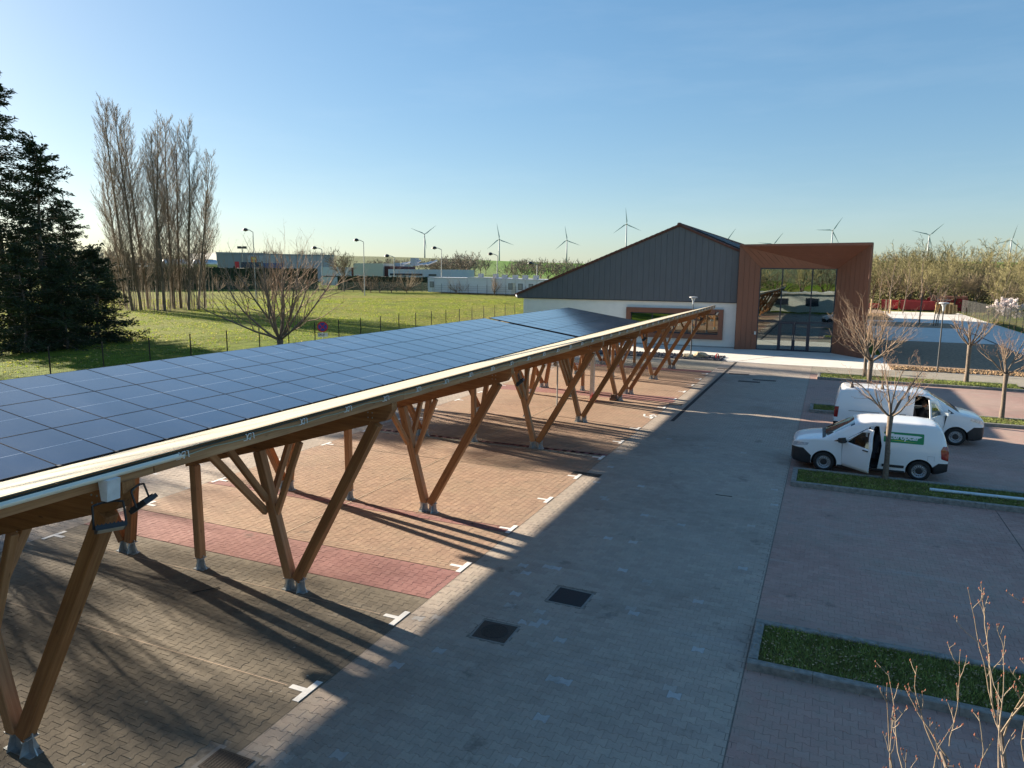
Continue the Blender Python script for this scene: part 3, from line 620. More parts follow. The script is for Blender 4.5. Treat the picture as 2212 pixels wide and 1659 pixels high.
def carport(label, bents, y0, y1, npan, extra, pan_end):
    t = thing('solar_carport', label, 'solar carport', (-11.7, (y0+y1)/2, 0))
    for b in bents:
        W(MB().prism([(-11.85, rt(-11.85)), (-6.84, rt(-6.84)), (-6.84, rt(-6.84)-0.13), (-6.97, rt(-6.97)-0.29), (-9.3, rt(-9.3)-0.34), (-11.85, rt(-11.85)-0.34)], b-0.08, b+0.08, 'y'), 'rafter', WOOD, t)
        W(MB().prism([(-11.65, lt(-11.65)-0.005), (-17.0, lt(-17.0)), (-17.0, lt(-17)-0.14), (-16.85, lt(-16.85)-0.3), (-11.65, lt(-11.65)-0.34)], b-0.078, b+0.078, 'y'), 'rafter', WOOD, t)
        beam('post', (-11.68, b, 0.25), (-11.68, b, rt(-11.68)-0.345), 0.16, 0.16, WOOD_G, t)
        beam('strut', (-9.13, b, 0.24), (-7.22, b, rt(-7.22)-0.3), 0.17, 0.19, WOOD, t)
        beam('strut', (-9.30, b, 0.24), (-9.95, b, rt(-9.95)-0.345), 0.168, 0.188, WOOD_G, t)
        beam('brace', (-9.60, b, 1.45), (-8.95, b, rt(-8.95)-0.345), 0.1, 0.11, WOOD_G, t)
        beam('strut', (-13.76, b, 0.24), (-13.38, b, lt(-13.38)-0.33), 0.168, 0.188, WOOD, t)
        beam('strut', (-13.96, b, 0.24), (-15.35, b, lt(-15.35)-0.31), 0.17, 0.19, WOOD, t)
        for s in (-1, 1):
            if (s < 0 and b < 3) : continue
            beam('brace', (-9.74, b+s*0.08, 1.78), (-9.86, b+s*0.92, rt(-9.86)-0.05), 0.1, 0.12, WOOD_G, t, side=(1, 0, 0))
            if b in extra and s < 0: beam('brace', (-9.8, b-0.05, 1.52), (-9.80, b-1.42, rt(-9.8)-0.05), 0.1, 0.13, WOOD_G, t, side=(1, 0, 0))
        for sx, d in ((-9.07, 0.04), (-9.33, -0.04), (-11.68, 0), (-13.72, 0.04), (-13.99, -0.04)):
            o = link('post_shoe', SHOE, t, mw=Matrix.Translation((sx, b, 0.001)))
        mb = MB()      # bolt heads on the rafter end
        for k in range(4): mb.tube((-7.25-0.09*(k % 2), b-0.081, rt(-7.3)-0.08-0.09*(k//2)), (-7.25-0.09*(k % 2), b-0.088, rt(-7.3)-0.08-0.09*(k//2)), 0.012, n=6)
        q = W(mb, 'bolts', GALV, t); q['kind'] = 'stuff'
    # purlins: one length between bents
    cuts = [y0]+[b+0.35 for b in bents[:-1]]+[y1]
    cuts = sorted(set([c for c in cuts if y0 <= c <= y1]))
    for X, w, h, mt in ((-6.93, 0.13, 0.185, WOOD_G), (-8.5, 0.08, 0.175, WOOD), (-9.86, 0.1, 0.175, WOOD), (-11.0, 0.08, 0.175, WOOD)):
        for a, c in zip(cuts[:-1], cuts[1:]): beam('purlin', (X, a+0.004, (rt(X)+dk(X))/2), (X, c-0.004, (rt(X)+dk(X))/2), w, dk(X)-rt(X)-0.014, mt, t, side=(1, 0, 0))
    for X, w, h in ((-12.5, 0.08, 0.15), (-13.9, 0.08, 0.15), (-15.4, 0.08, 0.15), (-16.8, 0.1, 0.15)):
        for a, c in zip(cuts[:-1], cuts[1:]): beam('purlin', (X, a+0.004, lt(X)+h/2+0.004), (X, c-0.004, lt(X)+h/2+0.004), w, h, WOOD, t, side=(1, 0, 0))
    # ribbed deck, right wing and left wing
    def deck(xa, xb, fn, ya, yb):
        P = []; n = int(abs(xb-xa)/0.25); st = (xb-xa)/n
        for i in range(n):
            x = xa+i*st
            for u, hgt in ((0.0, 0), (0.86, 0), (0.90, 0.0012), (0.94, 0.0012), (0.98, 0)): P.append((x+u*st, fn(x+u*st)+hgt))
        P.append((xb, fn(xb)))
        mb = MB(); m_ = len(P)
        mb.add([(p[0], ya, p[1]) for p in P]+[(p[0], yb, p[1]) for p in P]+[(p[0], ya, p[1]-0.012) for p in P]+[(p[0], yb, p[1]-0.012) for p in P],
               [(i, i+1, i+1+m_, i+m_) for i in range(m_-1)]+[(i+2*m_, i+3*m_, i+1+3*m_, i+1+2*m_) for i in range(m_-1)]+[(i, i+2*m_, i+1+2*m_, i+1) for i in range(m_-1)]+[(i+m_, i+1+m_, i+1+3*m_, i+3*m_) for i in range(m_-1)]+[(0, m_, 3*m_, 2*m_), (m_-1, 3*m_-1, 4*m_-1, 2*m_-1)])
        return W(mb, 'roof_deck', DECK, t)
    c = y0
    while c < y1-0.01:
        c2 = min(y1, c+6.0); deck(-11.64, -6.83, dk, c, c2-0.006 if c2 < y1 else y1); c = c2
    deck(-11.80, -16.98, lambda X: lt(X)+0.17, y0, y1)
    W(MB().box(-11.86, -11.628, y0, y1, 2.70, 2.712).box(-11.872, -11.86, y0, y1, 2.70, 2.83).box(-11.64, -11.628, y0, y1, 2.70, 2.872), 'valley_gutter', GALV, t)
    W(MB().box(-6.862, -6.850, y0, y1, rt(-6.93)+0.162, rt(-6.93)+0.185), 'edge_trim', M('dark_trim', (0.035, 0.045, 0.04), 0.5), t)
    # cable hanging along the edge
    mb = MB(); pts = []; y = max(y0, 3.0)
    while y < y1: pts.append((-6.83, y, rt(-6.9)+0.135-0.03*abs(math.sin(y*math.pi/1.06))+0.01*math.sin(y*2.1))); y += 0.265
    mb.path(pts, 0.007, 4); W(mb, 'edge_cable', M('green_grey_cable', (0.35, 0.40, 0.30), 0.6), t, fix=False)
    k = 0; y = 5.98
    while y < y1:
        if y > y0: link('gutter_bracket', GBR, t, mw=Matrix.Translation((-6.84, y, rt(-6.9)+0.12)))
        y += 1.06
    # panels
    ang = math.atan2(ZF-ZN, XF-XN)
    dx, dz = (XF-XN)/SL, (ZF-ZN)/SL
    rot = Matrix(((-dx, 0, dz, 0), (0, 1, 0, 0), (-dz, 0, -dx, 0), (0, 0, 0, 1)))
    for r_ in range(3):
        for k in range(npan):
            s = SL*(r_+0.5)/3; yy = pan_end-1.085*(k+0.5)
            mw = Matrix.Translation((XN+dx*s, yy, ZN+dz*s)) @ rot
            link('solar_panel', PANEL, t, mw=mw)
    cl = MB().box(-0.02, 0.05, -0.03, 0.03, -0.05, 0.012).mesh('panel_clamp', BLK)
    for k in range(npan+1): link('panel_clamp', cl, t, mw=Matrix.Translation((XN+0.0, pan_end-1.085*k, ZN-0.002)))
    for X in (XN-0.4, XN-2.1, XN-3.0, XN-4.7):
        Z = ZN+(XN-X)*0.15-0.06; W(MB().box(X-0.02, X+0.02, y0+0.1, y1-0.05, Z-0.045, Z), 'mounting_rail', ALU, t)
    return t
carport('near timber solar carport with blue panels on V-shaped posts over the parking bays', [0.2, 5.25, 10.49, 15.62, 23.14, 28.17, 33.80], -1.5, 34.9, 33, (10.49, 28.17), 34.85)
carport('far timber solar carport, the short unit nearest the gabled building', [35.89, 41.57, 46.82], 35.28, 48.45, 12, (), 48.38)
# half-fitted gutter at the near end of the edge
t = thing('roof_gutter', 'short bright metal gutter fixed along the near end of the carport edge', 'gutter', (-6.75, 3.0, 4.0))
g = []; 
for i in range(9):
    a = math.pi*i/8; g.append((-6.765+0.05*-math.cos(a), rt(-6.9)+0.165-0.045*math.sin(a)))
g2 = [(-6.765+(x+6.765)*0.9, z+0.004) for x, z in g[::-1]]
W(MB().prism(g+g2, 0.5, 5.9, 'y'), 'channel', M('bright_zinc', (0.85, 0.80, 0.68), 0.5, 0.0, var=0.06), t)
W(MB().prism([(-6.82, rt(-6.9)+0.13), (-6.67, rt(-6.9)+0.13), (-6.70, rt(-6.9)-0.10), (-6.79, rt(-6.9)-0.10)], 4.88, 5.03, 'y'), 'outlet_box', M('white_outlet', (0.62, 0.64, 0.66), 0.5), t)
# flood lights on the rafter ends
LED = M('led_diffuser', (0.42, 0.42, 0.38), 0.5, var=0.03)
def floodlight(X, Y, Z, rz, tilt, label, arm=0.22, s=1.0):
    t = thing('floodlight', label, 'floodlight', (X, Y, Z), rz, 'floodlights under the carport edge')
    mb = MB(); mb.box(-0.15*s, 0.15*s, -0.03, 0.02, -0.11*s, 0.11*s)
    for i in range(7): mb.box(-0.13*s+i*0.04*s, -0.12*s+i*0.04*s, 0.02, 0.035, -0.09*s, 0.09*s)
    R = Matrix.Translation((0, -0.05, -arm)) @ Matrix.Rotation(tilt, 4, 'X')
    o = link('housing', fixn(mb.mesh('housing', BLK)), t); o.matrix_basis = R
    o = link('diffuser', MB().box(-0.128*s, 0.128*s, -0.034, -0.0305, -0.09*s, 0.09*s).mesh('diffuser', LED), t); o.matrix_basis = R
    mb = MB()
    for q in (-1, 1): mb.path([(q*0.16*s, -0.05, -arm), (q*0.15*s, 0.0, -0.02), (q*0.05, 0.0, 0.0)], 0.012, 5)
    mb.path([(-0.05, 0, 0), (0.05, 0, 0)], 0.014, 5)
    link('yoke', mb.mesh('yoke', BLK), t)
    return t
floodlight(-6.76, 4.93, rt(-6.9)-0.12, math.radians(60), math.radians(62), 'black floodlight hanging under the gutter outlet, lower left', 0.26, 0.95)
floodlight(-6.86, 5.37, rt(-6.9)-0.08, math.radians(115), math.radians(55), 'black floodlight on the first rafter end, tilted to the right', 0.2, 0.95)
floodlight(-6.74, 15.72, rt(-6.9)-0.14, math.radians(110), math.radians(50), 'black floodlight on the rafter end midway along the carport', 0.2)
floodlight(-6.74, 28.3, rt(-6.9)-0.14, math.radians(110), math.radians(50), 'black floodlight under the far part of the near carport', 0.2)
floodlight(-6.74, 42.0, rt(-6.9)-0.14, math.radians(110), math.radians(50), 'black floodlight under the middle of the far carport', 0.2)
floodlight(-6.70, 47.8, rt(-6.9)-0.10, math.radians(70), math.radians(30), 'black floodlight on the last rafter end, in front of the brown window', 0.2)
# thin posts and boxes under the canopy
t = thing('charging_post', 'white steel post with a red foot under the far carport bays', 'post', (-10.35, 33.3, 0))
_p = gr_ = None
W(MB().box(-10.44, -10.26, 33.22, 33.4, 0, 2.75), 'post', M('white_steel', (0.62, 0.60, 0.55), 0.5), t)
W(MB().lathe([(0.0, 0.0), (0.13, 0.0), (0.14, 0.06), (0.09, 0.28), (0.03, 0.34)], 12, (-10.2, 33.1, 0)), 'red_foot', M('red_plastic', (0.62, 0.03, 0.03), 0.4), t)
t = thing('camera_post', 'slim metal post with a small round camera head under the carport', 'post', (-10.55, 28.9, 0))
W(MB().tube((-10.55, 28.9, 0), (-10.55, 28.9, 2.2), 0.035), 'pole', M('pale_steel', (0.5, 0.5, 0.48), 0.45, 0.5), t)
W(MB().lathe([(0.0, -0.08), (0.09, -0.06), (0.1, 0.05), (0.0, 0.06)], 14, (-10.62, 28.85, 2.28), 'y'), 'camera_head', M('pale_steel'), t)
tag(W(MB().box(-9.55, -9.2, 33.6, 33.85, 0, 0.14).box(-9.5, -9.25, 33.63, 33.82, 0.14, 0.3).prism([(-9.55, 0.16), (-9.35, 0.26), (-9.35, 0.3), (-9.55, 0.2)], 33.6, 33.85, 'y'), 'cardboard_box', M('brown_card', (0.16, 0.10, 0.07), 0.9)), 'small open brown box on the pavers near the red-footed post', 'box')
# ------------------------------------------------------------------ gabled building
WHITEW = M('white_render', (0.82, 0.79, 0.73), 0.9, var=0.04, scale=1.5, world_co=True, bmp=0.08)
CLAD = M('grey_cladding', (0.115, 0.122, 0.135), 0.45, 0.1, var=0.07, scale=2.5, world_co=True, vs=(1, 1, 0.3))
SEAM = M('cladding_seam', (0.02, 0.022, 0.026), 0.7)
RUST = M('brown_panel', (0.215, 0.085, 0.05), 0.45, 0.05, var=0.08, scale=1.3, world_co=True, vs=(1, 1, 0.3))
RUSTD = M('brown_joint', (0.04, 0.015, 0.01), 0.8)
TILE = M('brown_roof_tile', (0.12, 0.045, 0.03), 0.8, var=0.4, scale=6, world_co=True, bmp=0.5)
FRM = M('dark_blue_frame', (0.018, 0.026, 0.045), 0.4, var=0.05)
def mat_glass(name, tint=(0.5, 0.58, 0.56), refl=0.03, tr=0.75, rough=0.0):
    m = bpy.data.materials.new(name); m.use_nodes = True; nt = m.node_tree; nt.nodes.clear()
    out = N(nt, 'ShaderNodeOutputMaterial'); g = N(nt, 'ShaderNodeBsdfGlossy'); g.inputs['Roughness'].default_value = rough; g.inputs['Color'].default_value = (0.9, 0.97, 0.95, 1)
    tp = N(nt, 'ShaderNodeBsdfTransparent'); tp.inputs['Color'].default_value = (*[c*tr/0.6 if c*tr/0.6 < 1 else 1 for c in tint], 1)
    fr = N(nt, 'ShaderNodeFresnel'); fr.inputs['IOR'].default_value = 1.5
    f = math_(nt, 'MINIMUM', math_(nt, 'ADD', math_(nt, 'MULTIPLY', fr.outputs[0], 1.6), refl), 1.0)
    co = wpos(nt); bp = N(nt, 'ShaderNodeBump'); bp.inputs['Strength'].default_value = 0.05; bp.inputs['Distance'].default_value = 0.05
    nt.links.new(noise(nt, co, 0.55, 2, 0.5), bp.inputs['Height']); nt.links.new(bp.outputs[0], g.inputs['Normal'])
    mx = N(nt, 'ShaderNodeMixShader'); nt.links.new(f, mx.inputs[0]); nt.links.new(tp.outputs[0], mx.inputs[1]); nt.links.new(g.outputs[0], mx.inputs[2]); nt.links.new(mx.outputs[0], out.inputs[0]); return m
GLZ = mat_glass('facade_glass', (0.40, 0.50, 0.50), 0.27, 0.6)
bd = thing('gabled_building', 'gabled hall with grey cladding above a white wall and a brown entrance porch', 'building', (-11.0, 62.1, 0))
YB = 118.0
wl = MB()
wl.box(-26.15, -15.89, 62.1, 62.4, 0, 3.77); wl.box(-8.44, -5.3, 62.1, 62.4, 0, 3.77); wl.box(-15.89, -8.44, 62.1, 62.4, 0, 1.06); wl.box(-15.89, -8.44, 62.1, 62.4, 2.77, 3.77)
W(wl, 'front_wall', WHITEW, bd)
W(MB().box(-26.15, -25.85, 62.4, YB, 0, 4.2).box(1.5, 1.8, 62.4, YB, 0, 4.3).box(-25.85, 1.5, YB-0.3, YB, 0, 4.2), 'wall', WHITEW, bd)
W(MB().box(-26.3, -6.95, 62.04, 62.098, -0.0, 0.09), 'plinth', M('plinth', (0.33, 0.32, 0.30), 0.9), bd)
XR, ZR = -12.03, 10.16
def rake(x): return ZR-(XR-x)*0.4065 if x < XR else ZR-(x-XR)*0.43
# cladding sheets, one by one
xs = list(np.arange(-26.72, -6.97, 0.49)); xs.append(-6.97); base = W(MB().prism([(-26.7, 3.80), (-7.0, 3.80), (-7.0, rake(-7)-0.22), (XR, ZR-0.2), (-26.7, rake(-26.7)-0.2)], 62.02, 62.25, 'y'), 'cladding_backing', SEAM, bd)
for a, b_ in zip(xs[:-1], xs[1:]):
    a2, b2 = a+0.018, b_-0.018
    top = lambda x: rake(x)-0.14
    P = [(a2, 3.79), (b2, 3.79), (b2, top(b2))]+([(XR, top(XR))] if a2 < XR < b2 else [])+[(a2, top(a2))]
    W(MB().prism(P, 61.97+0.006*math.sin(a*7), 62.02, 'y'), 'cladding_sheet', CLAD, bd)
    W(MB().box(b_-0.013, b_+0.013, 61.955, 62.0, 3.79, max(3.85, top(b_)-0.02)), 'standing_seam', CLAD, bd)
W(MB().box(-26.7, -6.97, 61.95, 62.1, 3.735, 3.788), 'drip_flashing', SEAM, bd)
rf = W(MB().prism([(XR, ZR), (XR, ZR-0.16), (-26.95, rake(-26.95)-0.16), (-26.95, rake(-26.95))], 61.85, YB+0.3, 'y').prism([(XR, ZR), (-6.99, rake(-6.99)), (-6.99, rake(-6.99)-0.16), (XR, ZR-0.16)], 61.85, 76, 'y').prism([(XR, ZR), (2.3, rake(2.3)), (2.3, rake(2.3)-0.16), (XR, ZR-0.16)], 76, YB+0.3, 'y'), 'roof', TILE, bd)
# rake and ridge tiles
for i in range(34):
    x = -26.9+i*(XR+26.9)/34; x2 = x+(XR+26.9)/34*0.97
    W(MB().prism([(x, rake(x)-0.13), (x2, rake(x2)-0.11), (x2, rake(x2)+0.045), (x, rake(x)+0.02)], 61.80, 62.15, 'y'), 'rake_tile', TILE, bd)
for i in range(13):
    x = XR+i*(5.05)/13; x2 = x+5.05/13*0.97
    W(MB().prism([(x, rake(x)-0.13), (x2, rake(x2)-0.11), (x2, rake(x2)+0.02), (x, rake(x)+0.045)], 61.80, 62.15, 'y'), 'rake_tile', TILE, bd)
W(MB().lathe([(0.0, 0), (0.15, 0.01), (0.17, 0.35), (0.15, 1.2), (0.15, YB-61.8), (0, YB-61.8)], 10, (XR, 61.75, ZR+0.0), 'y'), 'ridge_cap', TILE, bd)
me = PANEL.copy(); me.materials[1] = M('roof_module', (0.02, 0.02, 0.025), 0.55)
for r_ in range(3):
    for k in range(16):
        s = 1.3+r_*1.8; x = XR+s*math.cos(math.atan(0.43)); th = math.atan(0.43)
        mw = Matrix.Translation((x, 66+k*1.2, rake(x)+0.10)) @ Matrix.Rotation(th, 4, 'Y'); link('roof_solar_panel', me, bd, mw=mw)
# window
wf = MB(); o0, o1, o2, o3 = -16.29, -8.08, 0.66, 3.18; i0, i1, i2, i3 = -15.89, -8.44, 1.06, 2.77
for bx in ((o0, o1, i3, o3), (o0, o1, o2, i2), (o0, i0, i2, i3), (i1, o1, i2, i3)): wf.box(bx[0], bx[1], 61.78, 62.3, bx[2], bx[3])
win = W(wf, 'window', RUST, bd)
def sub(mb, name, mat, par, **k):
    o = W(mb, name, mat, None, **k); o.parent = par; o.matrix_parent_inverse = Matrix.Identity(4); return o
# sub-parts of parts whose own basis cancels the root offset: parent basis = -root origin, child basis = identity
wm = MB(); wm.box(i0, i1, 61.98, 62.06, i2, i2+0.09); wm.box(i0, i1, 61.98, 62.06, i3-0.09, i3)
for k in range(5): x = i0+(i1-i0)*k/4; wm.box(max(i0, x-0.045), min(i1, x+0.045), 61.98, 62.06, i2+0.09, i3-0.09)
sub(wm, 'window_frame', FRM, win)
sub(MB().box(i0+0.02, i1-0.02, 62.015, 62.025, i2+0.03, i3-0.03), 'pane', GLZ, win)
# entrance porch: splayed frame
A = Vector((-6.97, 61.2, 0)); B = Vector((-5.36, 61.86, 0)); Cc = Vector((0.30, 61.86, 0)); Dd = Vector((2.42, 58.9, 0))
ZA, ZG = 8.36, 6.62
def quadpanel(pts, name, n, parent, vertical=True, th=0.05):
    """split a quad (bottom-left, bottom-right, top-right, top-left) into n upright strips with recessed joints"""
    bl, br, tr, tl = [Vector(p) for p in pts]
    nrm = (br-bl).cross(tl-bl).normalized()
    for i in range(n):
        a, b_ = (i+0.02)/n, (i+0.98)/n
        P = [bl.lerp(br, a), bl.lerp(br, b_), tl.lerp(tr, b_), tl.lerp(tr, a)]
        mb = MB(); mb.add(P+[p-nrm*th for p in P], [(0, 1, 2, 3), (7, 6, 5, 4), (0, 4, 5, 1), (1, 5, 6, 2), (2, 6, 7, 3), (3, 7, 4, 0)]); W(mb, name, RUST, parent)
    Q = [bl, br, tr, tl]; mb = MB(); mb.add([p-nrm*0.03 for p in Q]+[p-nrm*0.08 for p in Q], [(0, 1, 2, 3), (7, 6, 5, 4), (0, 4, 5, 1), (1, 5, 6, 2), (2, 6, 7, 3), (3, 7, 4, 0)]); W(mb, 'porch_backing', RUSTD, parent)
z = Vector((0, 0, 1))
quadpanel([A, B, B+z*ZG, A+z*ZA], 'porch_panel', 4, bd)
quadpanel([Cc, Dd, Dd+z*8.32, Cc+z*(ZG-0.05)], 'porch_panel', 7, bd)
# ceiling: two triangles
def tri_panels(a, b_, c, n):
    a, b_, c = Vector(a), Vector(b_), Vector(c); nrm = (b_-a).cross(c-a).normalized()
    if nrm.z > 0: nrm = -nrm
    for i in range(n):
        p, q = (i+0.02)/n, (i+0.98)/n
        P = [a.lerp(b_, p), a.lerp(b_, q), a.lerp(c, q), a.lerp(c, p)]
        if (P[0]-P[3]).length < 0.02: P = [P[0], P[1], P[2]]
        m_ = len(P); mb = MB(); mb.add(P+[v-nrm*0.05 for v in P], [tuple(range(m_)), tuple(range(2*m_-1, m_-1, -1))]+[(k, (k+1) % m_, (k+1) % m_+m_, k+m_) for k in range(m_)]); W(mb, 'soffit_panel', RUST, bd)
    mb = MB(); mb.add([v-nrm*0.03 for v in (a, b_, c)]+[v-nrm*0.07 for v in (a, b_, c)], [(0, 1, 2), (5, 4, 3), (0, 1, 4, 3), (1, 2, 5, 4), (2, 0, 3, 5)]); W(mb, 'porch_backing', RUSTD, bd)
ta, tb, tc, td = A+z*ZA, B+z*ZG, Cc+z*(ZG-0.05), Dd+z*8.32
tri_panels(ta+Vector((0.0, -0.01, 0)), tc, tb, 12) if False else None
tri_panels(tc, ta, tb, 12)
tri_panels(tc, ta, td, 14)
fa = MB(); e = Vector((0.0, -0.06, 0))
fa.add([A+z*(ZA-0.06)+e, Dd+z*8.24+e, Dd+z*8.42+e, A+z*(ZA+0.10)+e, A+z*(ZA-0.06), Dd+z*8.24, Dd+z*8.42, A+z*(ZA+0.10)], [(0, 1, 2, 3), (7, 6, 5, 4), (0, 4, 5, 1), (1, 5, 6, 2), (2, 6, 7, 3), (3, 7, 4, 0)])
W(fa, 'fascia', RUST, bd)
W(MB().prism([(A.x, A.y+0.02), (Dd.x, Dd.y+0.02), (2.55, 59.2), (2.55, 76), (A.x, 76)], 8.405, 8.46, 'z'), 'porch_roof', M('flat_roof', (0.2, 0.2, 0.2), 0.9), bd)
W(MB().prism([(Dd.x, Dd.y), (Dd.x+0.14, Dd.y+0.1), (2.9, 76), (2.5, 76)], 0, 8.4, 'z'), 'porch_side', RUST, bd)
W(MB().prism([(A.x-0.02, A.y+0.03), (A.x+0.12, A.y+0.1), (A.x+0.1, 76), (A.x-0.02, 76)], 0, 8.4, 'z'), 'porch_side', RUST, bd)
W(MB().box(-6.9, 2.5, 75.8, 76.0, 3.0, 8.4), 'porch_back', RUSTD, bd)
# glazing
Yg = 61.93; gx0, gx1 = -5.38, 0.30
gf = MB(); fw = 0.045
gf.box(gx0, gx0+0.08, Yg-0.05, Yg+0.08, 0, ZG); gf.box(gx1-0.08, gx1, Yg-0.05, Yg+0.08, 0, ZG); gf.box(gx0+0.08, gx1-0.08, Yg-0.05, Yg+0.08, ZG-0.1, ZG-0.0); gf.box(gx0+0.08, gx1-0.08, Yg-0.05, Yg+0.08, 0, 0.08)
gf.box(gx0+0.08, gx1-0.08, Yg-0.05, Yg+0.08, 2.31, 2.40)
for x in (-3.66, -1.45): gf.box(x-fw, x+fw, Yg-0.05, Yg+0.08, 2.40, ZG-0.1)
cw = W(gf, 'curtain_wall', FRM, bd)
for x0, x1, z0, z1 in ((gx0+0.08, -3.705, 2.4, ZG-0.1), (-3.615, -1.495, 2.4, ZG-0.1), (-1.405, gx1-0.08, 2.4, ZG-0.1), (gx0+0.08, -3.76, 0.08, 2.31), (-1.35, gx1-0.08, 0.08, 2.31)):
    sub(MB().box(x0, x1, Yg, Yg+0.012, z0, z1), 'pane', GLZ, cw)
for x0, x1 in ((-3.62, -2.56), (-2.54, -1.49)):
    d = MB(); f2 = 0.11
    for bx in ((x0, x1, 2.18, 2.30), (x0, x1, 0.03, 0.15), (x0, x0+f2, 0.15, 2.18), (x1-f2, x1, 0.15, 2.18)): d.box(bx[0], bx[1], Yg-0.07, Yg+0.0-0.055+0.05, bx[2], bx[3])
    dr = W(d, 'glass_door', FRM, bd); sub(MB().box(x0+f2, x1-f2, Yg-0.04, Yg-0.03, 0.15, 2.18), 'pane', GLZ, dr)
    hx = x1-0.06 if x0 < -3 else x0+0.06
    sub(MB().tube((hx, Yg-0.12, 0.9), (hx, Yg-0.12, 1.3), 0.014).tube((hx, Yg-0.12, 0.93), (hx, Yg-0.06, 0.93), 0.01).tube((hx, Yg-0.12, 1.27), (hx, Yg-0.06, 1.27), 0.01), 'handle', ALU, dr)
for jx in (-3.76, -1.49): W(MB().box(jx, jx+0.14, Yg-0.05, Yg+0.08, 0, 2.31), 'door_jamb', FRM, bd)
# interior
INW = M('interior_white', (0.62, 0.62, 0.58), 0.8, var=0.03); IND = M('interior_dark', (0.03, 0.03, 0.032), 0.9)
W(MB().box(-25.8, 1.45, 62.41, 80, 0.002, 0.012), 'interior_floor', M('interior_floor', (0.30, 0.30, 0.27), 0.35), bd)
W(MB().box(-6.5, 1.4, 72.0, 72.1, 0.012, 4.1).box(-25.7, -6.5, 68.0, 68.1, 0.012, 2.2), 'interior_wall', INW, bd)
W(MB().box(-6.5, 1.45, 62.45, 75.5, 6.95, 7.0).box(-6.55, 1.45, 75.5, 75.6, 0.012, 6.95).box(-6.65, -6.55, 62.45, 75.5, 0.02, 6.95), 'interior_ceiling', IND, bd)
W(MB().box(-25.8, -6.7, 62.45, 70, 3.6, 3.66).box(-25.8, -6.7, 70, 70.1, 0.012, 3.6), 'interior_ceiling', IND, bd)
GLOBE = M('opal_globe', (0.75, 0.78, 0.75), 0.3)
for gx in (-4.5, -1.95):
    g_ = W(MB().lathe([(0.0, -0.24), (0.12, -0.21), (0.21, -0.12), (0.24, 0), (0.21, 0.12), (0.12, 0.21), (0.0, 0.24)], 20, (gx, 62.6, 4.62 if gx < -3 else 4.55)), 'pendant_lamp', GLOBE, bd, smooth=True)
    sub(MB().tube((gx, 62.6, 4.84), (gx, 62.6, 6.9), 0.012), 'cord', BLK, g_)
t = thing('display_rack', 'low metal rack standing inside behind the right-hand glass', 'rack', (-0.6, 63.3, 0.01))
TEAL = M('teal_metal', (0.05, 0.12, 0.12), 0.4)
W(MB().box(-1.3, 0.2, 63.1, 63.5, 0.9, 0.95).box(-1.2, 0.2, 63.1, 63.4, 1.3, 1.34).box(-1.1, 0.2, 63.1, 63.4, 1.75, 1.79), 'shelf', TEAL, t)
for x in (-1.2, -0.5, 0.15): W(MB().box(x-0.02, x+0.02, 63.2, 63.24, 0.01, 1.9), 'leg', TEAL, t)
W(MB().box(-7.0, -6.9, 60.9, 61.1, 8.3, 8.42).box(-26.9, -26.75, 61.6, 61.9, 3.95, 4.1) if False else MB().box(-5.55, -5.40, 61.62, 61.70, 1.25, 1.5), 'intercom', M('intercom_white', (0.6, 0.6, 0.55), 0.5), bd)
cm_ = MB().tube((-26.75, 61.75, 4.02), (-26.55, 61.5, 3.86), 0.06, 0.075, 10)
tag(W(cm_, 'security_camera', M('camera_white', (0.75, 0.75, 0.75), 0.4)), 'small white security camera at the left eave of the gable', 'camera')
# low pale building and trees behind the viewer (they show only as reflections in the glass)
ob = thing('low_office', 'low pale flat-roofed building behind the viewer', 'building', (0, -4, 0))
W(MB().box(-16, 14, -9, -3.0, 0, 2.9), 'wall', M('pale_render', (0.6, 0.6, 0.56), 0.9), ob); W(MB().box(-16.3, 14.3, -9.3, -2.7, 2.9, 3.15), 'flat_roof', CONC, ob)
for k in range(6): W(MB().box(-13+k*4.6, -11+k*4.6, -2.995, -2.97, 1.0, 2.2), 'window', FRM, ob)
# lamp posts of the site
def site_lamp(x, y, h, label):
    t = thing('park_lamp', label, 'lamp post', (x, y, 0), 0, 'slim lamp posts of the forecourt')
    me = MB().tube((0, 0, 0), (0, 0, h-0.55), 0.055, 0.035, 10).tube((0, 0, 0), (0, 0, 0.02), 0.12, n=10).mesh('pole', M('anthracite_pole', (0.05, 0.055, 0.06), 0.5)); link('pole', me, t)
    mb = MB(); mb.lathe([(0.035, h-0.55), (0.06, h-0.5), (0.07, h-0.3), (0.16, h-0.1)], 14); link('lamp_cone', mb.mesh('lamp_cone', M('clear_lamp', (0.55, 0.58, 0.6), 0.25)), t)
    mb = MB(); mb.lathe([(0.0, h-0.10), (0.27, h-0.08), (0.30, h-0.05), (0.27, h), (0.0, h+0.02)], 18); link('lamp_cap', mb.mesh('lamp_cap', M('pale_cap', (0.5, 0.5, 0.5), 0.4)), t)
site_lamp(6.56, 52.9, 4.45, 'slim lamp post beside the shaded soil bed, right of the entrance')
p = atY(1496, 722, 53.4)
site_lamp(float(atY(1493, 750, 53.5)[0]), 53.5, float(atY(1496, 641, 53.5)[2]), 'slim lamp post on the gravel bed in front of the long brown window')
t = thing('hydrant_marker', 'small red loop marker at the right end of the gravel bed', 'marker', (-7.25, 53.4, 0))
mb = MB(); P_ = [(-7.32, 53.4, 0), (-7.33, 53.4, 0.3), (-7.30, 53.4, 0.38), (-7.24, 53.4, 0.41), (-7.18, 53.4, 0.38), (-7.15, 53.4, 0.3), (-7.16, 53.4, 0)]; mb.path(P_, 0.035, 8)
W(mb, 'loop', M('red_plastic'), t)
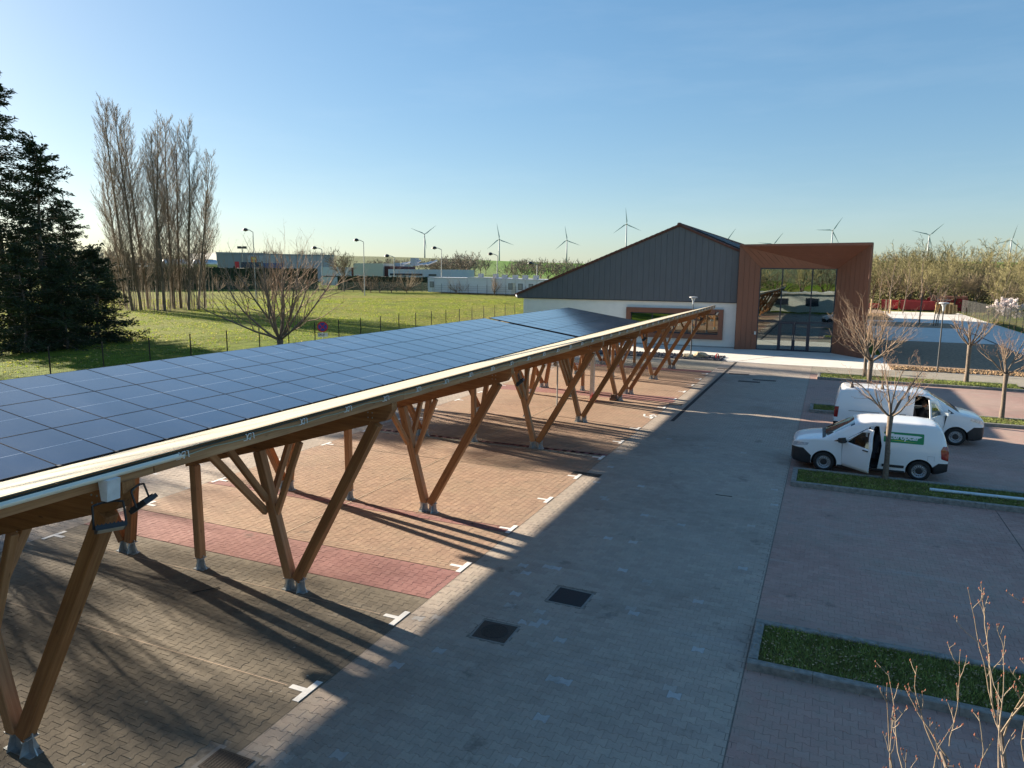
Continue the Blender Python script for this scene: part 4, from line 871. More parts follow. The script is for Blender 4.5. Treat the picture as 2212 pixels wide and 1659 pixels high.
# ------------------------------------------------------------------ vans
PAINT = M('white_van_paint', (0.86, 0.86, 0.86), 0.25, var=0.02, scale=1.0, coat=0.6)
VBLK = M('bumper_plastic', (0.022, 0.023, 0.026), 0.5, var=0.1)
TYRE = M('tyre_rubber', (0.018, 0.018, 0.018), 0.8, var=0.1)
RIM = M('silver_rim', (0.45, 0.46, 0.48), 0.35, 0.6, var=0.05)
CABIN = M('cabin_dark', (0.015, 0.015, 0.017), 0.8)
SEATM = M('seat_cloth', (0.035, 0.035, 0.04), 0.9)
def mat_carglass():
    m, nt, b, out = nmat('car_glass'); b.inputs['Base Color'].default_value = (0.02, 0.028, 0.035, 1); b.inputs['Roughness'].default_value = 0.08
    b.inputs['IOR'].default_value = 1.55; b.inputs['Coat Weight'].default_value = 1.0; b.inputs['Coat Roughness'].default_value = 0.02; return m
CARG = mat_carglass()
LAMP_C = M('clear_lens', (0.62, 0.64, 0.68), 0.1, 0.3, var=0.3, scale=18, coat=1.0)
LAMP_R = M('red_lens', (0.28, 0.012, 0.012), 0.15, var=0.2, scale=8, coat=1.0)
CLEARG = mat_glass('side_glass', (0.5, 0.55, 0.55), 0.06, 0.6)
def itp(tab, s):
    xs_ = [a for a, _ in tab]; ys = [b_ for _, b_ in tab]; return float(np.interp(s, xs_, ys))
def itps(tab, s):   # smoothed
    d = 0.05; return (itp(tab, s-d)+2*itp(tab, s)+itp(tab, s+d))/4
class Van:
    def __init__(v, L, hw, top, wtab, zb, belt, tumble):
        v.L, v.hw, v.top, v.wt, v.zb, v.belt, v.tum = L, hw, top, wtab, zb, belt, tumble
    def section(v, s):
        t = itps(v.top, s) if 0.08 < s < v.L-0.12 else itp(v.top, s)
        w = v.hw*itps(v.wt, s) if 0.05 < s < v.L-0.05 else v.hw*itp(v.wt, s); zb = itp(v.zb, s)
        bl = min(v.belt, t-0.05); up = max(0.0, t-bl)
        rw = w-up*v.tum; r = min(0.16, up*0.8)
        P = [(0, zb), (w*0.55, zb), (w*0.90, zb+0.005), (w*0.965, zb+0.05), (w*0.985, zb+0.16), (w*0.998, zb+(bl-zb)*0.40), (w*1.0, zb+(bl-zb)*0.62), (w*0.995, zb+(bl-zb)*0.82), (w*0.985, bl)]
        for k in (0.3, 0.6): P.append((w*0.985-(w*0.985-rw)*k*(1-r/max(up, .01))-0.0, bl+(t-r-bl)*k))
        cx, cz = rw-r*0.9, t-r-0.02
        for a in (0, 22, 45, 68, 90): P.append((cx+r*0.9*math.cos(math.radians(a)), cz+r*math.sin(math.radians(a))))
        P += [(cx*0.6, t-0.006), (cx*0.3, t), (0, t)]
        return P
    def build(v, mat, extra):
        ss = sorted(set([0, 0.02, 0.05, 0.1, 0.16]+[round(x, 3) for x in np.arange(0.22, v.L-0.2, 0.085)]+[v.L-0.16, v.L-0.1, v.L-0.05, v.L-0.02, v.L]))
        vs = []; fs = []; rings = []
        for s in ss:
            H = v.section(s); R = [(v.L/2-s, y, z) for y, z in H]+[(v.L/2-s, -y, z) for y, z in H[-2:0:-1]]
            rings.append(len(vs)); vs += R; n = len(R)
        for a, b_ in zip(rings[:-1], rings[1:]):
            for i in range(n): fs.append((a+i, a+(i+1) % n, b_+(i+1) % n, b_+i))
        fs.append(tuple(rings[0]+i for i in range(n-1, -1, -1))); fs.append(tuple(rings[-1]+i for i in range(n)))
        me = bpy.data.meshes.new('vb'); me.from_pydata(vs, [], fs); me.materials.append(mat); me.materials.append(CABIN); fixn(me)
        o = bpy.data.objects.new('vb', me); COL.objects.link(o)
        # wheel arches
        cut = MB()
        for wx, r in extra:
            for sy in (-1, 1): cut.tube((wx, sy*(v.hw-0.26), 0.31), (wx, sy*(v.hw+0.2), 0.31), r, n=32)
        cm = cut.mesh('cut', [CABIN]); fixn(cm); co = bpy.data.objects.new('cut', cm); COL.objects.link(co)
        md = o.modifiers.new('b', 'BOOLEAN'); md.operation = 'DIFFERENCE'; md.object = co; md.solver = 'EXACT'
        try: md.material_mode = 'TRANSFER'
        except Exception: pass
        dg = bpy.context.evaluated_depsgraph_get(); me2 = bpy.data.meshes.new_from_object(o.evaluated_get(dg))
        bpy.data.objects.remove(o); bpy.data.objects.remove(co)
        bm = bmesh.new(); bm.from_mesh(me2); v.mats = [m for m in me2.materials]; return bm
def carve(bm, poly, axis, test, take=True):
    """cut a convex outline (in the x-z plane: axis 'y', or y-z plane: axis 'x') into bm; faces inside go to a new bmesh"""
    n = len(poly); cx = sum(p[0] for p in poly)/n; cz = sum(p[1] for p in poly)/n; planes = []
    for i in range(n):
        a, b_ = poly[i], poly[(i+1) % n]; nx, nz = b_[1]-a[1], -(b_[0]-a[0])
        if nx*(cx-a[0])+nz*(cz-a[1]) > 0: nx, nz = -nx, -nz
        planes.append((Vector((a[0], 0, a[1])), Vector((nx, 0, nz))) if axis == 'y' else (Vector((0, a[0], a[1])), Vector((0, nx, nz))))
    for co, no in planes:
        fs = [f for f in bm.faces if test(f.calc_center_median())]
        g = list({e for f in fs for e in f.edges})+list({w for f in fs for w in f.verts})+fs
        bmesh.ops.bisect_plane(bm, geom=g, plane_co=co, plane_no=no, clear_inner=False, clear_outer=False, dist=1e-5)
    ins = [f for f in bm.faces if test(f.calc_center_median()) and all((f.calc_center_median()-co).dot(no) < 1e-6 for co, no in planes)]
    nb = bmesh.new(); mp = {}
    for f in ins:
        vs = []
        for w in f.verts:
            if w not in mp: mp[w] = nb.verts.new(w.co)
            vs.append(mp[w])
        try: nb.faces.new(vs)
        except ValueError: pass
    if take: bmesh.ops.delete(bm, geom=ins, context='FACES')
    nb.normal_update(); return nb
def shell(nb, name, mat, parent, off=0.0, th=0.0, smooth=True, mats=None, fix=False):
    if off:
        nb.normal_update()
        for w in nb.verts: w.co += w.normal*off
    if th:
        r = bmesh.ops.solidify(nb, geom=list(nb.faces), thickness=th)
    me = bpy.data.meshes.new(name); nb.to_mesh(me); nb.free(); me.materials.append(mat)
    if smooth: me.polygons.foreach_set('use_smooth', [True]*len(me.polygons))
    return link(name, me, parent)
def wheel(parent, x, y, r, side):
    w = MB(); T = 0.205
    w.lathe([(r*0.62, -T/2+0.01), (r*0.80, -T/2), (r*0.96, -T/2+0.02), (r, -T/2+0.05), (r, T/2-0.05), (r*0.96, T/2-0.02), (r*0.80, T/2), (r*0.62, T/2-0.01)], 36, axis='y')
    o = link('wheel', w.mesh('wheel', TYRE, True), parent, loc=(x, y, r))
    s = side; R = MB(); d = T/2
    R.lathe([(r*0.66, s*d), (r*0.64, s*(d-0.005)), (r*0.60, s*(d-0.03)), (r*0.56, s*(d-0.035)), (r*0.50, s*(d-0.015)), (r*0.42, s*(d-0.01)), (r*0.34, s*(d-0.03)), (r*0.0, s*(d-0.03))], 36, axis='y')
    rim = link('rim', fixn(R.mesh('rim', RIM, False)), o)
    H = MB()
    for k in range(16):
        a = 2*math.pi*k/16; H.lathe([(0.0, s*(d-0.005)), (0.014, s*(d-0.005)), (0.016, s*(d-0.02))], 8, (r*0.46*math.cos(a), 0, r*0.46*math.sin(a)), 'y')
    q = link('vent_holes', H.mesh('vent_holes', CABIN), o); q['kind'] = 'stuff'
    C_ = MB(); C_.lathe([(0.0, s*(d+0.002)), (r*0.24, s*d), (r*0.31, s*(d-0.02)), (r*0.31, s*(d-0.035))], 24, axis='y')
    link('hub_cap', fixn(C_.mesh('hub_cap', VBLK)), o)
    return o
def seat(parent, x, y):
    mb = MB(); mb.box(x-0.25, x+0.25, y-0.24, y+0.24, 0.55, 0.72).prism([(x-0.28, 0.68), (x-0.15, 0.68), (x-0.28, 1.28), (x-0.40, 1.28)], y-0.23, y+0.23, 'y').box(x-0.42, x-0.31, y-0.13, y+0.13, 1.30, 1.47)
    link('seat', fixn(mb.mesh('seat', SEATM)), parent)
def build_van(kind, loc, rz, label):
    root = thing('parked_van', label, 'van', loc, rz)
    K = kind == 'small'
    if K:
        L, hw, R = 4.36, 0.90, 0.315
        top = [(0, 0.78), (0.03, 0.86), (0.10, 0.93), (0.3, 0.99), (0.62, 1.045), (0.90, 1.085), (1.0, 1.14), (1.72, 1.60), (1.9, 1.67), (2.2, 1.725), (2.8, 1.755), (3.6, 1.745), (4.0, 1.71), (4.14, 1.67), (4.25, 1.40), (4.33, 1.08), (4.36, 0.95)]
        wt = [(0, 0.62), (0.03, 0.70), (0.10, 0.80), (0.22, 0.88), (0.45, 0.95), (0.8, 0.985), (1.2, 1.0), (3.6, 1.0), (4.1, 0.97), (4.28, 0.93), (4.36, 0.90)]
        zb = [(0, 0.30), (0.05, 0.24), (0.3, 0.20), (1, 0.20), (3.6, 0.20), (4.1, 0.25), (4.36, 0.34)]; belt = 1.0; tum = 0.20
        wf_, wr_ = L/2-0.96, L/2-0.96-2.66; ar = 0.375
        door = [(0.70, 0.26), (0.74, 1.02), (0.62, 1.10), (0.08, 1.52), (-0.10, 1.575), (-0.28, 1.57), (-0.38, 1.0), (-0.30, 0.26)]
        win = [(0.55, 1.045), (0.10, 1.44), (-0.18, 1.475), (-0.27, 0.99)]
        ws0, ws1 = L/2-0.98, L/2-1.78
    else:
        L, hw, R = 5.0, 0.93, 0.33
        top = [(0, 0.86), (0.03, 0.97), (0.12, 1.05), (0.35, 1.11), (0.70, 1.18), (0.84, 1.23), (0.95, 1.30), (1.72, 1.76), (1.95, 1.84), (2.4, 1.89), (3.2, 1.90), (4.7, 1.89), (4.82, 1.86), (4.93, 1.5), (5.0, 0.95)]
        wt = [(0, 0.66), (0.03, 0.74), (0.10, 0.83), (0.25, 0.90), (0.5, 0.96), (0.9, 0.99), (1.2, 1.0), (4.4, 1.0), (4.8, 0.975), (5.0, 0.95)]
        zb = [(0, 0.32), (0.05, 0.25), (0.3, 0.21), (1, 0.21), (4.2, 0.21), (4.7, 0.25), (5.0, 0.34)]; belt = 1.08; tum = 0.15
        wf_, wr_ = L/2-0.89, L/2-0.89-3.18; ar = 0.40
        door = [(1.20, 0.62), (1.28, 1.10), (1.12, 1.30), (0.66, 1.68), (0.48, 1.735), (0.22, 1.74), (0.18, 1.05), (0.20, 0.28), (0.92, 0.28)]
        win = [(1.02, 1.14), (0.62, 1.56), (0.32, 1.62), (0.30, 1.10)]
        ws0, ws1 = L/2-0.92, L/2-1.76
    v = Van(L, hw, top, wt, zb, belt, tum); bm = v.build(PAINT, [(wf_, ar), (wr_, ar)])
    # doors
    for side in (1, -1):
        near = (side == 1) if K else (side == -1)
        tst = lambda c, side=side: c.y*side > hw*0.55
        db = carve(bm, door, 'y', tst)
        wb = carve(db, win, 'y', lambda c: True)
        hinge = Vector((door[0][0] if K else 1.19, side*(hw-0.02), 0))
        dt = thing('x', '', '', (0, 0, 0)) if False else None
        ang = {True: (math.radians(46) if K else math.radians(58)), False: (math.radians(38) if K else 0.0)}[near]
        Rm = Matrix.Translation(hinge) @ Matrix.Rotation(side*-ang*-1 if False else -side*ang*-1, 4, 'Z') @ Matrix.Translation(-hinge)
        # opening swings the rear edge outward: rotate so that -x end moves to +side*y
        Rm = Matrix.Translation(hinge) @ Matrix.Rotation(-side*ang, 4, 'Z') @ Matrix.Translation(-hinge)
        for w in wb.verts: w.co.y -= side*0.012
        me = bpy.data.meshes.new('d')
        d_o = shell(db, 'door', PAINT, root, 0.0, 0.035, True); d_o.matrix_basis = Rm
        if len(d_o.data.polygons) == 0: print('EMPTY DOOR')
        g = shell(wb, 'window', CLEARG if near else CARG, d_o, 0.0, 0.0, False)
        fr_ = MB(); hx = (door[-1][0]+0.12) if K else 0.36; hz = 0.93 if K else 1.0
        yb = side*(hw*0.998)
        fr_.box(hx-0.09, hx+0.09, yb-0.012, yb+0.028, hz-0.014, hz+0.018); link('handle', fr_.mesh('handle', VBLK), d_o)
        mm = MB(); mx = 0.58 if K else 0.98; mz = 1.10 if K else 1.22
        mm.prism([(mx-0.07, mz-0.08), (mx+0.07, mz-0.07), (mx+0.08, mz+0.06), (mx-0.05, mz+0.09)], yb+side*0.06, yb+side*0.24, 'y'); mm.box(mx-0.03, mx+0.03, min(yb-side*0.05, yb+side*0.07), max(yb-side*0.05, yb+side*0.07), mz-0.07, mz-0.02)
        link('mirror', fixn(mm.mesh('mirror', VBLK if K else PAINT)), d_o)
        link('door_lining', fixn(MB().box(door[-1][0]+0.06 if K else 0.26, door[0][0]-0.08 if K else 1.08, min(yb-side*0.075, yb-side*0.045), max(yb-side*0.075, yb-side*0.045), 0.34, 0.98).mesh('door_lining', VBLK)), d_o)
    # windshield
    wsb = carve(bm, [(ws0, 0), (ws1, 0), (ws1, 3), (ws0, 3)], 'y', lambda c: c.z > (1.05 if K else 1.2) and abs(c.y) < hw*0.80 and ws1-0.3 < c.x < ws0+0.3 and True)
    shell(wsb, 'windshield', CARG, root, -0.004, 0.0, True)
    # black scuttle
    sb = carve(bm, [(ws0, 0), (ws0+0.10, 0), (ws0+0.10, 3), (ws0, 3)], 'y', lambda c: c.z > 0.95 and abs(c.y) < hw*0.78); shell(sb, 'scuttle', VBLK, root, 0.0, 0.0)
    for q in (0.1, -0.35):
        link('wiper', MB().path([(ws0+0.04, q, itp(top, L/2-ws0-0.04)+0.03), (ws0-0.12, q+0.4, itp(top, L/2-ws0+0.12)+0.02)], 0.010, 5).mesh('wiper', VBLK), root)
    # bumpers
    fz = 0.70 if K else 0.72
    fb = carve(bm, [(L/2-0.58, 0.0), (L/2+0.1, 0.0), (L/2+0.1, fz), (L/2-0.34, fz), (L/2-0.58, fz-0.22)], 'y', lambda c: c.x > L/2-0.7 and c.z < 0.9)
    shell(fb, 'front_bumper', VBLK, root, 0.006, 0.0, True)
    rb = carve(bm, [(-L/2-0.1, 0.0), (-L/2+0.52, 0.0), (-L/2+0.52, 0.36), (-L/2+0.25, 0.60), (-L/2-0.1, 0.60)] if K else [(-L/2-0.1, 0.0), (-L/2+0.4, 0.0), (-L/2+0.4, 0.40), (-L/2+0.15, 0.55), (-L/2-0.1, 0.55)], 'y', lambda c: c.x < -L/2+0.7 and c.z < 0.9)
    shell(rb, 'rear_bumper', VBLK, root, 0.006, 0.0, True)
    for side in (1, -1):
        tst = lambda c, side=side: c.y*side > hw*0.42 and c.x > L/2-0.6
        hl = carve(bm, [(L/2-0.02, fz+0.03), (L/2-0.45, fz+0.10), (L/2-0.50, fz+0.18), (L/2-0.10, fz+0.17), (L/2+0.05, fz+0.12)] if K else [(L/2-0.02, fz+0.10), (L/2-0.48, fz+0.24), (L/2-0.46, fz+0.31), (L/2-0.12, fz+0.27)], 'y', tst)
        shell(hl, 'headlight', LAMP_C, root, 0.006, 0.0, True)
        tl = carve(bm, [(-L/2-0.05, 0.66), (-L/2+0.19, 0.74), (-L/2+0.22, 1.0), (-L/2+0.16, 1.12), (-L/2-0.05, 1.12)] if K else [(-L/2-0.05, 0.72), (-L/2+0.13, 0.72), (-L/2+0.16, 1.13), (-L/2-0.05, 1.13)], 'y', lambda c, side=side: c.y*side > hw*0.72 and c.x < -L/2+0.5)
        shell(tl, 'taillight', LAMP_R, root, 0.006, 0.0, True)
    gr = carve(bm, [(-0.55, fz-0.02 if K else 0.70), (0.55, fz-0.02 if K else 0.70), (0.55, fz+0.12), (-0.55, fz+0.12)], 'x', lambda c: c.x > L/2-0.2); shell(gr, 'grille', VBLK, root, 0.004, 0.0, True)
    for side in (1, -1):
        qg = carve(bm, [(0.98, 1.015), (0.76, 1.12), (0.76, 1.0)] if K else [(1.50, 1.18), (1.30, 1.32), (1.30, 1.14)], 'y', lambda c, side=side: c.y*side > hw*0.6); shell(qg, 'quarter_glass', CARG, root, 0.002, 0.0, False)
        fl = MB(); fx = -1.72 if K else -1.5
        fl.box(fx-0.09, fx+0.09, side*(hw+0.0005)-0.002, side*(hw+0.0005)+0.002, 0.80, 0.803).box(fx-0.09, fx-0.087, side*(hw+0.0005)-0.002, side*(hw+0.0005)+0.002, 0.66, 0.80).box(fx+0.087, fx+0.09, side*(hw+0.0005)-0.002, side*(hw+0.0005)+0.002, 0.66, 0.80)
        q = link('panel_seam', fl.mesh('panel_seam', VBLK), root)
        link('side_moulding', MB().box((-1.02 if K else -0.9), (-0.42 if K else 0.0), side*hw-0.004, side*hw+0.006, 0.36, 0.44).mesh('side_moulding', VBLK), root)
        link('sill_trim', MB().box(wr_+ar+0.02, wf_-ar-0.02, side*(hw-0.02)-0.012, side*(hw-0.02)+0.012, 0.215, 0.27).mesh('sill_trim', VBLK), root)
    for k in (-0.45, -0.15, 0.15, 0.45):
        mb_ = MB(); xr0, xr1 = -L/2+0.35, (0.2 if K else 0.35)
        mb_.bar((xr0, k, itp(top, L/2-xr0)-0.001), (xr1, k, itp(top, L/2-xr1)-0.004), 0.05, 0.012); link('roof_rib', mb_.mesh('roof_rib', PAINT), root)
    for sx, xx in ((1, L/2+0.008), (-1, -L/2-0.010)):
        link('number_plate', MB().box(xx-0.006, xx+0.006, -0.26, 0.26, 0.44, 0.55).mesh('number_plate', WHITE), root)
    # body
    me = bpy.data.meshes.new('body'); bm.to_mesh(me); bm.free()
    for m in v.mats: me.materials.append(m)
    me.polygons.foreach_set('use_smooth', [True]*len(me.polygons))
    try: me.set_sharp_from_angle(angle=math.radians(38))
    except Exception: pass
    link('body', me, root)
    # cabin and seats behind the openings
    xd = door[-1][0] if K else 0.2; xf = door[0][0]+0.02 if K else 1.24; c0, c1 = -hw+0.07, hw-0.07
    cb = MB(); cb.box(xd-0.22, xf+0.1, c0, c1, 0.30, 0.36); cb.box(xd-0.22, xd-0.16, c0, c1, 0.36, 1.58 if K else 1.72); cb.box(xf+0.0, xf+0.14, c0, c1, 0.36, 1.0)
    cb.prism([(xf-0.25, 0.86), (xf+0.05, 0.86), (xf+0.1, 1.05), (xf-0.15, 1.03)], c0+0.02, c1-0.02, 'y')
    link('cabin', fixn(cb.mesh('cabin', CABIN)), root)
    xs_ = xd+0.32; seat(root, xs_, 0.42); seat(root, xs_, -0.42)
    link('steering_wheel', MB().path([(xf-0.32+0.03*math.cos(a), (0.42)+0.17*math.sin(a), 1.02+0.15*math.cos(a)) for a in np.linspace(0, 2*math.pi, 17)], 0.014, 5).mesh('steering_wheel', BLK), root)
    for wx in (wf_, wr_):
        for s in (1, -1): wheel(root, wx, s*(hw-0.125), R, s)
    # panel gaps, rub strips, door handles of the load bay
    for s in (1, -1):
        y = s*(hw*0.999)
        if K:
            gp = MB(); gp.path([(-0.66, y*0.985, 0.3), (-0.62, y, 0.9)], 0.004, 4)
            link('panel_gap', gp.mesh('panel_gap', VBLK), root)
        else:
            gp = MB(); gp.box(-0.9, -0.0-0.02, y-0.004, y+0.004, 1.145, 1.158) if False else gp.box(-2.0, -0.95, y-0.006, y+0.004, 1.0, 1.012)
            gp.box(-0.955, -0.947, y-0.01, y+0.002, 0.32, 1.0); gp.box(0.06, 0.068, y-0.01, y+0.002, 0.3, 1.0); link('slide_rail', gp.mesh('slide_rail', VBLK), root)
            link('handle', MB().box(-0.25, -0.05, y-0.01, y+0.025, 0.985, 1.015).mesh('handle', VBLK), root)
    # rear door split and plate
    link('rear_door_gap', MB().box(-L/2-0.004, -L/2+0.002, -0.004, 0.004, 0.5, 0.95).mesh('rear_door_gap', VBLK), root)
    if K:
        # rental livery on both load-bay sides
        GREEN = M('green_livery', (0.0, 0.24, 0.075), 0.35, var=0.0); YEL = M('yellow_livery', (0.50, 0.55, 0.03), 0.4, var=0.0)
        for s in (1,):
            def sy(z):   # body half width at height z, load bay
                S = v.section(2.9); return float(np.interp(z, [p[1] for p in S[3:14]], [p[0] for p in S[3:14]]))
            z0, z1 = 1.13, 1.44; ya, yb_ = sy(z0)+0.006, sy(z1)+0.006; tilt = math.atan2(ya-yb_, z1-z0)
            x0, x1 = -1.50, -0.42; w_, h_ = x1-x0, (z1-z0)/math.cos(tilt); r = 0.03; pl = []
            for cx, cy, a0 in ((w_/2-r, h_/2-r, 0), (-w_/2+r, h_/2-r, 90), (-w_/2+r, -h_/2+r, 180), (w_/2-r, -h_/2+r, 270)):
                for a in (0, 30, 60, 90): pl.append((cx+r*math.cos(math.radians(a0+a)), cy+r*math.sin(math.radians(a0+a))))
            bas = Matrix.Translation(((x0+x1)/2, (ya+yb_)/2*s, (z0+z1)/2)) @ Matrix.Rotation(math.pi, 4, 'Z') @ Matrix.Rotation(math.pi/2-tilt, 4, 'X')
            o = link('livery_panel', MB().prism(pl, -0.004, 0.001, 'z').mesh('livery_panel', GREEN), root); o.matrix_basis = bas
            tm = text_mesh('livery_lettering', 'Europcar', 0.225, M('white_lettering', (0.8, 0.8, 0.8), 0.4, var=0.0), 0.0008, 0.22, 0.006, 0.98)
            q = link('livery_lettering', tm, root); q.matrix_basis = bas @ Matrix.Translation((0.0, 0.022, 0.0025))
            sw = link('livery_swoosh', MB().prism([(-0.20, -0.098), (0.40, -0.116), (-0.1, -0.080), (-0.42, -0.088)], 0.0012, 0.0022, 'z').mesh('livery_swoosh', YEL), root); sw.matrix_basis = bas
    else:
        for x in (-1.95, -0.9):
            mb = MB(); mb.lathe([(0.0, 0), (0.10, 0.0), (0.085, 0.03), (0.045, 0.17), (0.02, 0.22), (0.0, 0.22)], 12, (x, -0.62, 1.86)); mb.box(x-0.015, x+0.015, -0.74, -0.50, 2.04, 2.10)
            link('roof_fixing', mb.mesh('roof_fixing', VBLK), root)
        link('antenna', MB().tube((0.62, 0, 1.80), (0.45, 0, 2.0), 0.005).mesh('antenna', VBLK), root)
    return root
VAN1 = build_van('small', (1.345, 25.17, 0.0), math.radians(180.9), 'nearer white van with green livery panel and its doors standing open')
VAN2 = build_van('large', (2.92, 31.05, 0.0), math.radians(-0.4), 'farther long white van with its front door open, beyond the livery van')

# ------------------------------------------------------------------ people
def skin_person(name, joints, edges, radii, mat, sub=2):
    me = bpy.data.meshes.new(name); me.from_pydata(joints, edges, []); o = bpy.data.objects.new(name, me); COL.objects.link(o)
    md = o.modifiers.new('s', 'SKIN'); sv = me.skin_vertices[0].data
    for i, r in enumerate(radii): sv[i].radius = (r, r*0.85) if not isinstance(r, tuple) else r; sv[i].use_root = (i == 0)
    s2_ = o.modifiers.new('ss', 'SUBSURF'); s2_.levels = sub; s2_.render_levels = sub
    dg = bpy.context.evaluated_depsgraph_get(); m2 = bpy.data.meshes.new_from_object(o.evaluated_get(dg)); bpy.data.objects.remove(o)
    m2.materials.clear(); m2.materials.append(mat); m2.polygons.foreach_set('use_smooth', [True]*len(m2.polygons)); return m2
SKINM = M('skin', (0.33, 0.17, 0.11), 0.6, var=0.06); JKT = M('black_jacket', (0.012, 0.012, 0.014), 0.85, var=0.3, scale=8); HAIR = M('dark_hair', (0.02, 0.013, 0.009), 0.8)
GRYJ = M('grey_sweater', (0.16, 0.165, 0.17), 0.9, var=0.2, scale=8); TRS = M('dark_trousers', (0.02, 0.022, 0.03), 0.9)
def person(loc, rz, pose, jm, label):
    t = thing('person', label, 'person', loc, rz)
    # local: facing +x
    if pose == 'sit':
        J = [(0, 0, 0.10), (0.0, 0, 0.30), (0.03, 0, 0.50), (0.04, 0, 0.56), (0.06, 0.20, 0.50), (0.14, 0.27, 0.27), (0.36, 0.2, 0.22), (0.06, -0.20, 0.50), (0.14, -0.27, 0.27), (0.36, -0.2, 0.24),
             (0.05, 0, 0.62), (0.0, 0.1, 0.08), (0.42, 0.12, 0.10), (0.46, 0.12, -0.30), (0.58, 0.12, -0.35), (0.0, -0.1, 0.08), (0.42, -0.12, 0.10), (0.46, -0.12, -0.30), (0.58, -0.12, -0.35)]
    else:        # leaning in over the seat
        J = [(0, 0, 0.05), (0.12, 0, 0.20), (0.27, 0, 0.33), (0.31, 0, 0.36), (0.25, 0.20, 0.33), (0.36, 0.25, 0.12), (0.52, 0.16, 0.0), (0.25, -0.20, 0.33), (0.38, -0.24, 0.14), (0.55, -0.15, 0.05),
             (0.37, 0, 0.40), (0.0, 0.1, 0.0), (0.36, 0.12, -0.02), (0.38, 0.12, -0.36), (0.5, 0.12, -0.40), (0.0, -0.1, 0.0), (0.36, -0.12, -0.02), (0.38, -0.12, -0.36), (0.5, -0.12, -0.40)]
    E_ = [(0, 1), (1, 2), (2, 3), (2, 4), (4, 5), (5, 6), (2, 7), (7, 8), (8, 9), (3, 10), (0, 11), (11, 12), (12, 13), (13, 14), (0, 15), (15, 16), (16, 17), (17, 18)]
    Rr = [0.15, 0.16, 0.15, 0.07, 0.07, 0.052, 0.035, 0.07, 0.052, 0.035, 0.052, 0.09, 0.075, 0.05, 0.05, 0.09, 0.075, 0.05, 0.05]
    link('body', skin_person('body', J, E_, Rr, jm), t)
    H = Vector(J[10])+Vector((0.03, 0, 0.09)); bm = bmesh.new(); bmesh.ops.create_uvsphere(bm, u_segments=20, v_segments=14, radius=1)
    for q in bm.verts:
        x, y, z_ = q.co; jaw = 1.0 if z_ > -0.2 else 1.0-0.28*(-z_-0.2)
        q.co = Vector((x*0.098*jaw+(0.016 if x > 0.9 and abs(y) < 0.3 and abs(z_) < 0.2 else 0), y*0.078*jaw, z_*0.125))+H
    me = bpy.data.meshes.new('head'); bm.to_mesh(me); bm.free(); me.materials.append(SKINM); me.polygons.foreach_set('use_smooth', [True]*len(me.polygons)); hd = link('head', me, t)
    fm = MB()
    for s in (-1, 1): fm.lathe([(0, -0.012), (0.012, 0), (0, 0.012)], 8, (H.x+0.088, s*0.03+H.y, H.z+0.01)); 
    link('eyes', fm.mesh('eyes', HAIR), t)
    nm = MB(); nm.prism([(H.x+0.085, H.z+0.02), (H.x+0.118, H.z-0.028), (H.x+0.085, H.z-0.032)], H.y-0.012, H.y+0.012, 'y'); link('nose', nm.mesh('nose', SKINM), t)
    mo = MB(); mo.box(H.x+0.078, H.x+0.090, H.y-0.024, H.y+0.024, H.z-0.066, H.z-0.058); link('mouth', mo.mesh('mouth', M('lips', (0.22, 0.07, 0.06), 0.6)), t)
    em = MB()
    for s in (-1, 1): em.lathe([(0.0, -0.01), (0.022, -0.004), (0.022, 0.006), (0.0, 0.01)], 10, (H.x-0.0, H.y+s*0.078, H.z-0.01), 'y')
    link('ear', em.mesh('ear', SKINM), t)
    bm = bmesh.new(); bmesh.ops.create_uvsphere(bm, u_segments=20, v_segments=14, radius=1)
    bmesh.ops.delete(bm, geom=[q for q in bm.verts if (q.co.z < 0.15 and q.co.x > 0.1) or q.co.z < -0.35 or (q.co.x > 0.75 and q.co.z < 0.5)], context='VERTS')
    for q in bm.verts: q.co = Vector((q.co.x*0.106, q.co.y*0.086, q.co.z*0.134+0.002))+H
    me = bpy.data.meshes.new('hair'); bm.to_mesh(me); bm.free(); me.materials.append(HAIR); link('hair', me, t)
    for side, wi, el in ((1, 6, 5), (-1, 9, 8)):
        wv = Vector(J[wi]); d = (wv-Vector(J[el])).normalized(); palm = wv+d*0.08; lat = d.cross(Vector((0, 0, 1))).normalized()
        Jh = [wv, palm]; Eh = [(0, 1)]; Rh = [(0.024, 0.03), (0.02, 0.036)]
        for f_, (off, ln) in enumerate(((-0.03, 0.065), (-0.01, 0.078), (0.01, 0.074), (0.03, 0.056))):
            a = palm+lat*off+d*0.01; b_ = a+d*ln*0.5+Vector((0, 0, -0.012)); c_ = b_+d*ln*0.35+Vector((0, 0, -0.028)); k = len(Jh); Jh += [a, b_, c_]; Eh += [(1, k), (k, k+1), (k+1, k+2)]; Rh += [0.0095, 0.0088, 0.0075]
        a = wv+d*0.03+lat*0.032*side; b_ = a+d*0.035+lat*0.02*side; k = len(Jh); Jh += [a, b_]; Eh += [(0, k), (k, k+1)]; Rh += [0.011, 0.009]
        link('hand', skin_person('hand', [tuple(q) for q in Jh], Eh, Rh, SKINM, 1), t)
    return t
person((3.42, 30.62, 0.66), math.radians(20), 'sit', JKT, 'person in a black jacket sitting in the open front door of the farther van')
person((1.30, 25.25, 0.72), math.radians(-120), 'lean', GRYJ, 'person in grey leaning over inside the cab of the nearer van')
